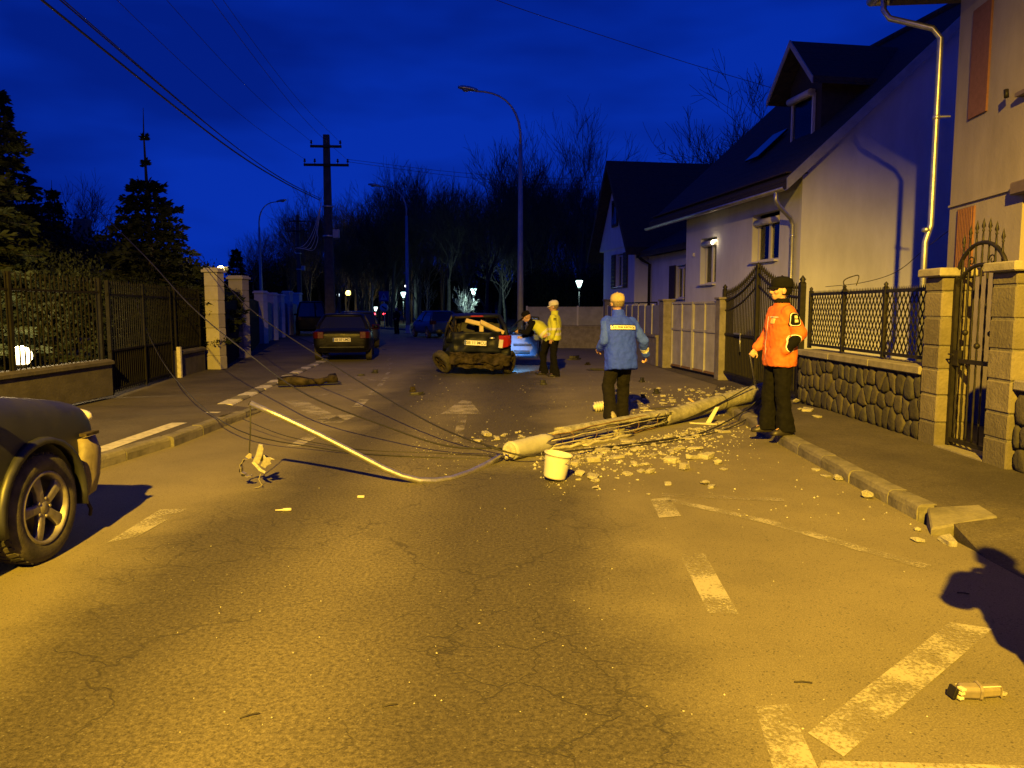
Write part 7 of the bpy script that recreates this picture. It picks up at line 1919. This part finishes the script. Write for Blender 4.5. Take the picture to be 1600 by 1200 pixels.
# pale dust ground out of the concrete
def dust_sheet():
    m = bpy.data.materials.new('concrete_dust'); m.use_nodes = True; n, l = m.node_tree.nodes, m.node_tree.links
    b = n['Principled BSDF']; b.inputs['Base Color'].default_value = (.27, .245, .19, 1); b.inputs['Roughness'].default_value = .95
    tc = n.new('ShaderNodeTexCoord'); no = n.new('ShaderNodeTexNoise'); no.inputs['Scale'].default_value = 5; no.inputs['Detail'].default_value = 8; no.inputs['Roughness'].default_value = .7
    at = n.new('ShaderNodeAttribute'); at.attribute_name = 'dust'; ad = n.new('ShaderNodeMath'); ad.operation = 'ADD'; mr = n.new('ShaderNodeMapRange'); mr.inputs['From Min'].default_value = .78; mr.inputs['From Max'].default_value = 1.5; mr.inputs['To Max'].default_value = .62
    t = n.new('ShaderNodeBsdfTransparent'); mx = n.new('ShaderNodeMixShader')
    l.new(tc.outputs['Object'], no.inputs['Vector']); l.new(no.outputs['Fac'], ad.inputs[0]); l.new(at.outputs['Fac'], ad.inputs[1]); l.new(ad.outputs[0], mr.inputs['Value'])
    l.new(mr.outputs['Result'], mx.inputs['Fac']); l.new(t.outputs[0], mx.inputs[1]); l.new(b.outputs[0], mx.inputs[2]); l.new(mx.outputs[0], n['Material Output'].inputs['Surface'])
    q = MB(); N_ = 40; x0, x1, y0, y1 = -1.6, 3.1, 6.3, 12.6; vs = [(lerp(x0, x1, i / N_), lerp(y0, y1, j / N_), .0075) for j in range(N_ + 1) for i in range(N_ + 1)]
    q.add(vs, [(j * (N_ + 1) + i, j * (N_ + 1) + i + 1, (j + 1) * (N_ + 1) + i + 1, (j + 1) * (N_ + 1) + i) for j in range(N_) for i in range(N_)])
    o = q.build('concrete_dust', m, fixn=False); a = o.data.attributes.new('dust', 'FLOAT', 'POINT'); A, B = V((.2, 8.2)), V((2.8, 11.0))
    for i, v in enumerate(vs):
        p = V((v[0], v[1])); t_ = max(0, min(1, (p - A).dot(B - A) / (B - A).length_squared)); c = A.lerp(B, t_); d_ = (p - c).length; edge = min(v[0] - x0, x1 - v[0], v[1] - y0, y1 - v[1])
        a.data[i].value = max(0, 1 - d_ / 1.5) * min(1, edge * 3)
    tag(o, 'pale concrete dust ground into the asphalt round the snapped pole', 'dust', kind='stuff')
dust_sheet()
# ---- other debris
def bumper_piece():
    p = G(482, 603, 0); t = thing('bumper_fragment', 'torn dark bumper fragment lying across the painted kerb', 'car part', (p.x, p.y, .03), R(28))
    q = MB(); rings = []
    for i in range(15):
        u = i / 14; x = -.62 + 1.24 * u; bow = .22 * (1 - (2 * u - 1) ** 2); h = .16 + .05 * math.sin(u * 7); rings.append([V((x, -bow, .0)), V((x, -bow - .05, h * .4)), V((x, -bow - .03, h * .8)), V((x, -bow + .06, h)), V((x, -bow + .05, h - .02)), V((x, -bow - .02, h * .75)), V((x, -bow - .03, h * .4)), V((x, -bow + .015, .0))])
    q.loft(rings); o = q.build('skin', M_GRIME, t); crumple(o, (.4, -.1, .1), .6, (0, .05, .03), .08, 7)
    q = MB(); q.box((.02, -.02, .02), (1.3, .20, .02), M=Matrix.Rotation(.08, 3, 'X')); o = q.build('splitter', M_BLACKP, t, bevel=.006)
bumper_piece()
def dark_scrap(label, px, py, w, d, h, rz, seed, m=None, cat='car part', z=0.0):
    p = G(px, py, z); r = random.Random(seed); q = MB(); n = 9; pts = []
    for k in range(n): a = 2 * PI * k / n; s = r.uniform(.6, 1.1); pts.append((math.cos(a) * w / 2 * s, math.sin(a) * d / 2 * s, 0))
    q.prism(pts, (0, 0, h * .35)); top = [(x * .7 + r.uniform(-.02, .02), y * .6, h * .35) for x, y, _ in pts]; q.prism(top, (r.uniform(-.03, .03), 0, h * .65))
    o = q.build('debris_piece', m or M_BLACKP, bevel=.004); o.location = (p.x, p.y, z + .002); o.rotation_euler = (0, R(r.uniform(-4, 4)), rz)
    return tag(o, label, cat)
dark_scrap('long dark strip of trim lying on the lane in front of the wrecked car', 651, 617, .42, .10, .05, .2, 1)
dark_scrap('small dark lump beside the strip of trim on the lane', 645, 612, .14, .10, .10, .5, 2, M_GRIME)
dark_scrap('dark plastic scrap between the chevron and the parked saloon', 586, 583, .22, .12, .09, .1, 3)
dark_scrap('flat dark scrap beside the parking bay marking', 564, 587, .26, .10, .04, .3, 4)
dark_scrap('dark lump with pale top on the road in front of the standing officer', 849, 601, .16, .12, .10, .3, 5)
dark_scrap('torn black wheel liner on the asphalt by the low wall', 896, 562, .55, .30, .13, .4, 6)
dark_scrap('crumpled black scrap near the torn wheel liner', 918, 570, .40, .22, .07, 1.1, 7, M_GRIME)
dark_scrap('thin dark panel on the road behind the person in blue', 940, 579, 1.2, .14, .05, .05, 8)
dark_scrap('dark rubber piece just behind the person in blue', 1003, 597, .20, .12, .10, .6, 9)
dark_scrap('flat dark sheet lying behind the fallen pole', 1046, 638, .85, .42, .025, .35, 10, mat('dirty_sheet', (0.05, 0.043, 0.03), (0.09, 0.078, 0.055), 6, .8))
dark_scrap('second flat sheet under the shaft of the fallen pole', 1100, 632, .6, .40, .03, .5, 11, MATS['dirty_sheet'])
dark_scrap('round dark fitting among the rubble behind the pole', 1005, 624, .13, .11, .09, .6, 12)
dark_scrap('dark cap lying on the rubble behind the pole', 1026, 615, .20, .14, .09, .9, 13)
for px, py, l, rz, lab in ((390, 1118, .075, .5, 'thin dark twig on the asphalt at the foot of the view'), (609, 1102, .06, .35, 'short dark twig on the worn lane'), (1255, 1066, .075, -.1, 'dark twig lying near the big chevron stroke'), (1505, 927, .06, -.3, 'tiny dark twig beside the bystander shadow')):
    p = G(px, py, .006); q = MB(); q.tube([(-l / 2, 0, 0), (0, l * .06, .002), (l / 2, 0, 0)], .0035, 5); o = q.build('twig', M_BARK); o.location = p; o.rotation_euler = (0, 0, rz); tag(o, lab, 'twig')
def plank(label, a, b, w, h, m):
    a, b = V(a), V(b); d = b - a; q = MB(); q.box((0, 0, 0), (d.length, w, h)); o = q.build('wooden_batten', m, bevel=.004); o.location = (a + b) / 2; o.rotation_euler = (0, -math.asin(d.z / d.length), math.atan2(d.y, d.x)); tag(o, label, 'batten')
M_WOODP = mat('pale_wood', (0.34, 0.26, 0.15), (0.46, 0.36, 0.22), 8, .8, stretch=(1, 12, 12))
plank('pale batten leaning on rubble behind the fallen pole', G(1075, 622, .16), G(1092, 634, .04), .05, .03, M_WOODP)
plank('short pale batten lying along the fallen pole', G(1062, 638, .04), G(1098, 636, .04), .07, .03, M_WOODP)
# ridged insulator by the worker's foot
p = G(937, 643, 0); q = MB(); prof = [(0, -.13), (.05, -.13)]
for k in range(5): prof += [(.035, -.11 + k * .05), (.095, -.10 + k * .05), (.095, -.088 + k * .05), (.035, -.080 + k * .05)]
prof += [(.04, .14), (0, .14)]
q.lathe([(a * .85, b * .85) for a, b in prof], 20); o = q.build('insulator', mat('white_porcelain', (0.55, 0.53, 0.48), rough=.3)); o.location = (p.x, p.y, .082); o.rotation_euler = (R(6), R(84), R(24)); tag(o, 'ridged white insulator lying by the foot of the person in blue', 'insulator')
# white bracket under the shaft
p = G(1100, 664, 0); bt = thing('broken_bracket', 'bent white metal bracket poking out below the fallen shaft', 'bracket', (p.x, p.y, 0), R(-20))
M_BRK = mat('bracket_white', (0.50, 0.47, 0.40), rough=.6)
q = MB(); q.prism([(-.20, -.02, .01), (.12, -.06, .01), (.18, -.01, .01), (.05, .06, .01)], (0, 0, .02)); q.build('foot_plate', M_BRK, bt, bevel=.004)
q = MB(); q.prism([(.02, 0, .03), (.09, 0, .03), (.20, .03, .26), (.14, .03, .25)], (0, .018, 0)); q.build('upright', M_BRK, bt, bevel=.004)
# broken lamp socket in the foreground
p = G(1527, 1090, 0); ls = thing('lamp_socket', 'broken glass and metal lamp part lying on the asphalt', 'lamp part', (p.x, p.y, 0), R(4))
M_AMB = mat('clouded_glass', (0.30, 0.26, 0.20), (0.40, 0.34, 0.26), 20, .12, trans=.45)
M_CTRL = mat('grey_can', (0.22, 0.19, 0.17), (0.30, 0.26, 0.22), 14, .4, .3)
RX = Matrix.Rotation(PI / 2, 4, 'Y')
def hexbox(name, x0, x1, w, h, z, m, rot, taper=1.0, bev=.003):
    q = MB(); sec = [(-1, -.55), (-.55, -1), (.55, -1), (1, -.55), (1, .55), (.55, 1), (-.55, 1), (-1, .55)]
    q.loft([[V((x, a * w / 2 * s_, z + b * h / 2 * s_)) for a, b in sec] for x, s_ in ((x0, taper), (lerp(x0, x1, .15), 1.0), (x1, 1.0))], smooth=False); o = q.build(name, m, ls, bevel=bev); o.rotation_euler = rot; return o
hexbox('metal_cap', -.080, -.004, .058, .056, .032, M_CTRL, (R(8), 0, R(-6)), .82)
hexbox('flange', -.008, .004, .070, .066, .034, M_CTRL, (R(8), 0, R(-6)))
hexbox('clear_housing', .004, .088, .052, .046, .027, M_AMB, (0, 0, R(5)))
q = MB(); q.box((0.046, -.014, .052), (.085, .005, .003)); q.build('bright_edge', M_CLEAR, ls)
q = MB(); q.box((0.088, -.004, .03), (.004, .040, .040)); q.build('rim_edge', M_AMB, ls)
for k, z in enumerate((.014, .034, .05)):
    q = MB(); q.box((-.090 + .004 * k, -.018, z), (.022, .030, .012), M=Matrix.Rotation(.2, 3, 'Z')); q.build('contact_block', M_BRK, ls, bevel=.002)
q = MB(); q.box((-.108, -.0, .030), (.016, .05, .045), M=Matrix.Rotation(.3, 3, 'Y')); q.build('end_plate', M_IRON, ls, bevel=.003)
# white plastic bit on the left lane
p = G(443, 799, 0); wb = thing('plastic_nozzle', 'small white plastic piece with a thin tip on the left lane', 'litter', (p.x, p.y, 0), R(8))
q = MB(); q.lathe([(0, -.03), (.013, -.03), (.013, .03), (0, .032)], 12, Matrix.Translation((.03, 0, .013)) @ RX); q.build('tube', M_BRK, wb)
q = MB(); q.lathe([(.004, -.05), (.007, 0), (.010, .012)], 10, Matrix.Translation((-.012, 0, .012)) @ RX); q.build('tip', M_BRK, wb)
p = G(564, 776, .012); q = MB(); q.box((0, 0, 0), (.06, .02, .02)); o = q.build('white_chip', M_BRK, bevel=.004); o.location = p; tag(o, 'tiny white oblong chip below the bent steel arm', 'litter')

# ================================================================== CABLES
def wire(label, pts, r_=.008, m=None, name='cable', smooth=6, group=None, cat='cable'):
    """Catmull-Rom through the points"""
    pts = [V(p) for p in pts]; out = []
    e = [pts[0] * 2 - pts[1]] + pts + [pts[-1] * 2 - pts[-2]]
    for i in range(1, len(e) - 2):
        a, b, c, d = e[i - 1], e[i], e[i + 1], e[i + 2]
        for k in range(smooth):
            t = k / smooth; out.append(.5 * ((2 * b) + (c - a) * t + (2 * a - 5 * b + 4 * c - d) * t * t + (3 * b - a - 3 * c + d) * t ** 3))
    out.append(pts[-1]); q = MB(); q.tube(out, r_, 6); return tag(q.build(name, m or M_WIRE), label, cat, group)
wire('sagging cable stretched from the pole tip up over the white kerb into the garden trees', [P(800, 700, 8.1), P(700, 697, 8.3), P(600, 665, 8.7), P(480, 617, 9.6), P(400, 562, 11), P(300, 480, 13.5), P(228, 402, 16), P(155, 330, 19)], .010)
wire('cable running from the pole tip up past the white gate pillars', [P(796, 706, 8.1), P(720, 682, 8.6), P(640, 643, 9.5), P(520, 570, 12), P(400, 490, 15), P(340, 432, 18), P(240, 335, 24)], .010)
wire('slack thin cable crossing the left lane to the garden gate', [P(800, 716, 8.05), P(720, 716, 8.1), P(600, 711, 8.25), P(500, 700, 8.5), P(370, 671, 9.2), P(290, 610, 12), P(240, 540, 15), P(200, 440, 18)], .007)
wire('second slack thin cable lying along the left lane', [P(790, 713, 8.1), P(680, 708, 8.4), P(560, 702, 8.6), P(450, 682, 9.1), P(380, 655, 10)], .005)
wire('black cable looping along the fallen pole to its snapped part', [G(1202, 612, .5), G(1190, 620, .36), G(1157, 646, .14), G(1100, 675, .03), G(1030, 688, .02), G(950, 698, .03), G(880, 706, .09), G(820, 712, .10), P(760, 697, 7.9)], .011)
wire('thinner black cable looping on the asphalt before the pole shaft', [G(1200, 616, .2), G(1172, 650, .10), G(1130, 672, .012), G(1060, 688, .012), G(990, 697, .012), G(930, 708, .012)], .008)
wire('black cable lying on top of the pole shaft', [P(1178, 600, 11.9), P(1140, 622, 11.4), P(1105, 640, 10.95), P(1070, 655, 10.6), P(1030, 665, 10.2), P(960, 682, 9.5), P(900, 690, 9.1)], .009)
# overhead
UP = V((P(516, 482, 34).x, 34, 0))
for k, (dx, dz, dr_) in enumerate(((0, 0, .020), (.05, .06, .012), (-.04, .10, .010))):
    wire(['thick twisted overhead cable bundle along the left pavement', 'thin cable hugging the thick overhead bundle', 'second thin cable above the thick overhead bundle'][k], [(UP.x - .28 + dx, 33.8, 6.25 + dz), (-7.9 + dx, 27, 5.95 + dz), (-7.35 + dx, 20, 5.78 + dz * 2), (-6.62 + dx, 11, 5.95 + dz * 3), (-6.0 + dx, 2, 6.35 + dz * 3), (-5.5 + dx, -6, 7.0 + dz * 3)], dr_, name='overhead_cable', smooth=8)
for k, (x, z) in enumerate(((-.90, 7.98), (.90, 7.98), (-.6, 8.72), (.6, 8.72))):
    wire('thin overhead wire strung from the crossarms of the utility pole', [(UP.x + x, 33.85, z), (UP.x + x + .7, 24, z - .55), (UP.x + x + 1.6, 13, z - .5), (UP.x + x + 2.6, 0, z + .3)], .006, name='overhead_wire', smooth=8, group='wires on the crossarms', cat='wire')
for k, (z0, z1) in enumerate(((8.0, 289), (7.9, 298))):
    wire('faint service wire from the utility pole across to the gable house' if not k else 'lower faint service wire from the utility pole across to the gable house', [(UP.x + .9, 33.9, z0), P(700, 268 + 6 * k, 33.5), P(850, z1 - 10, 33), P(946, z1 - 14, 32.6)], .008, name='service_wire', smooth=8, cat='wire')
wire('faint wire reaching down to the dormer of the white house', [P(1205, 137, 19.3), P(1080, 100, 18), P(930, 52, 16.5), P(770, -2, 15), P(560, -90, 13)], .006, name='service_wire', smooth=8, cat='wire')
M_PALEW = mat('stripped_cable', (0.60, 0.58, 0.52), (0.72, 0.70, 0.64), 30, .6)
for k in range(4):
    o_ = V((.05 * k - .08, .03 * k, -.03 * k)); wire('torn pale cable strand hanging from the utility pole', [V((UP.x - .22, 33.8, 6.2)), P(496 - k, 350 + 2 * k, 33.6) + o_, P(487 + 2 * k, 371, 33.4) + o_, P(477 + 3 * k, 384 + k, 33.2) + o_, P(464 + 2 * k, 388 - k, 33.0) + o_], .010, M_PALEW, 'torn_strand', 6, 'torn strands')
wire('dry vine twig arching above the lattice fence', [(4.76, 10.9, 1.80), P(1318, 440, 10.8), P(1335, 431, 10.7), P(1342, 432, 10.6), P(1338, 446, 10.6)], .008, M_BARK, 'dry_vine', 6, None, 'vine')
wire('thin cable drooping across the gable of the white house', [P(1490, 355, 12.2), P(1450, 385, 13), P(1400, 425, 14), P(1345, 442, 15), P(1290, 448, 16)], .006, name='service_wire', cat='wire')
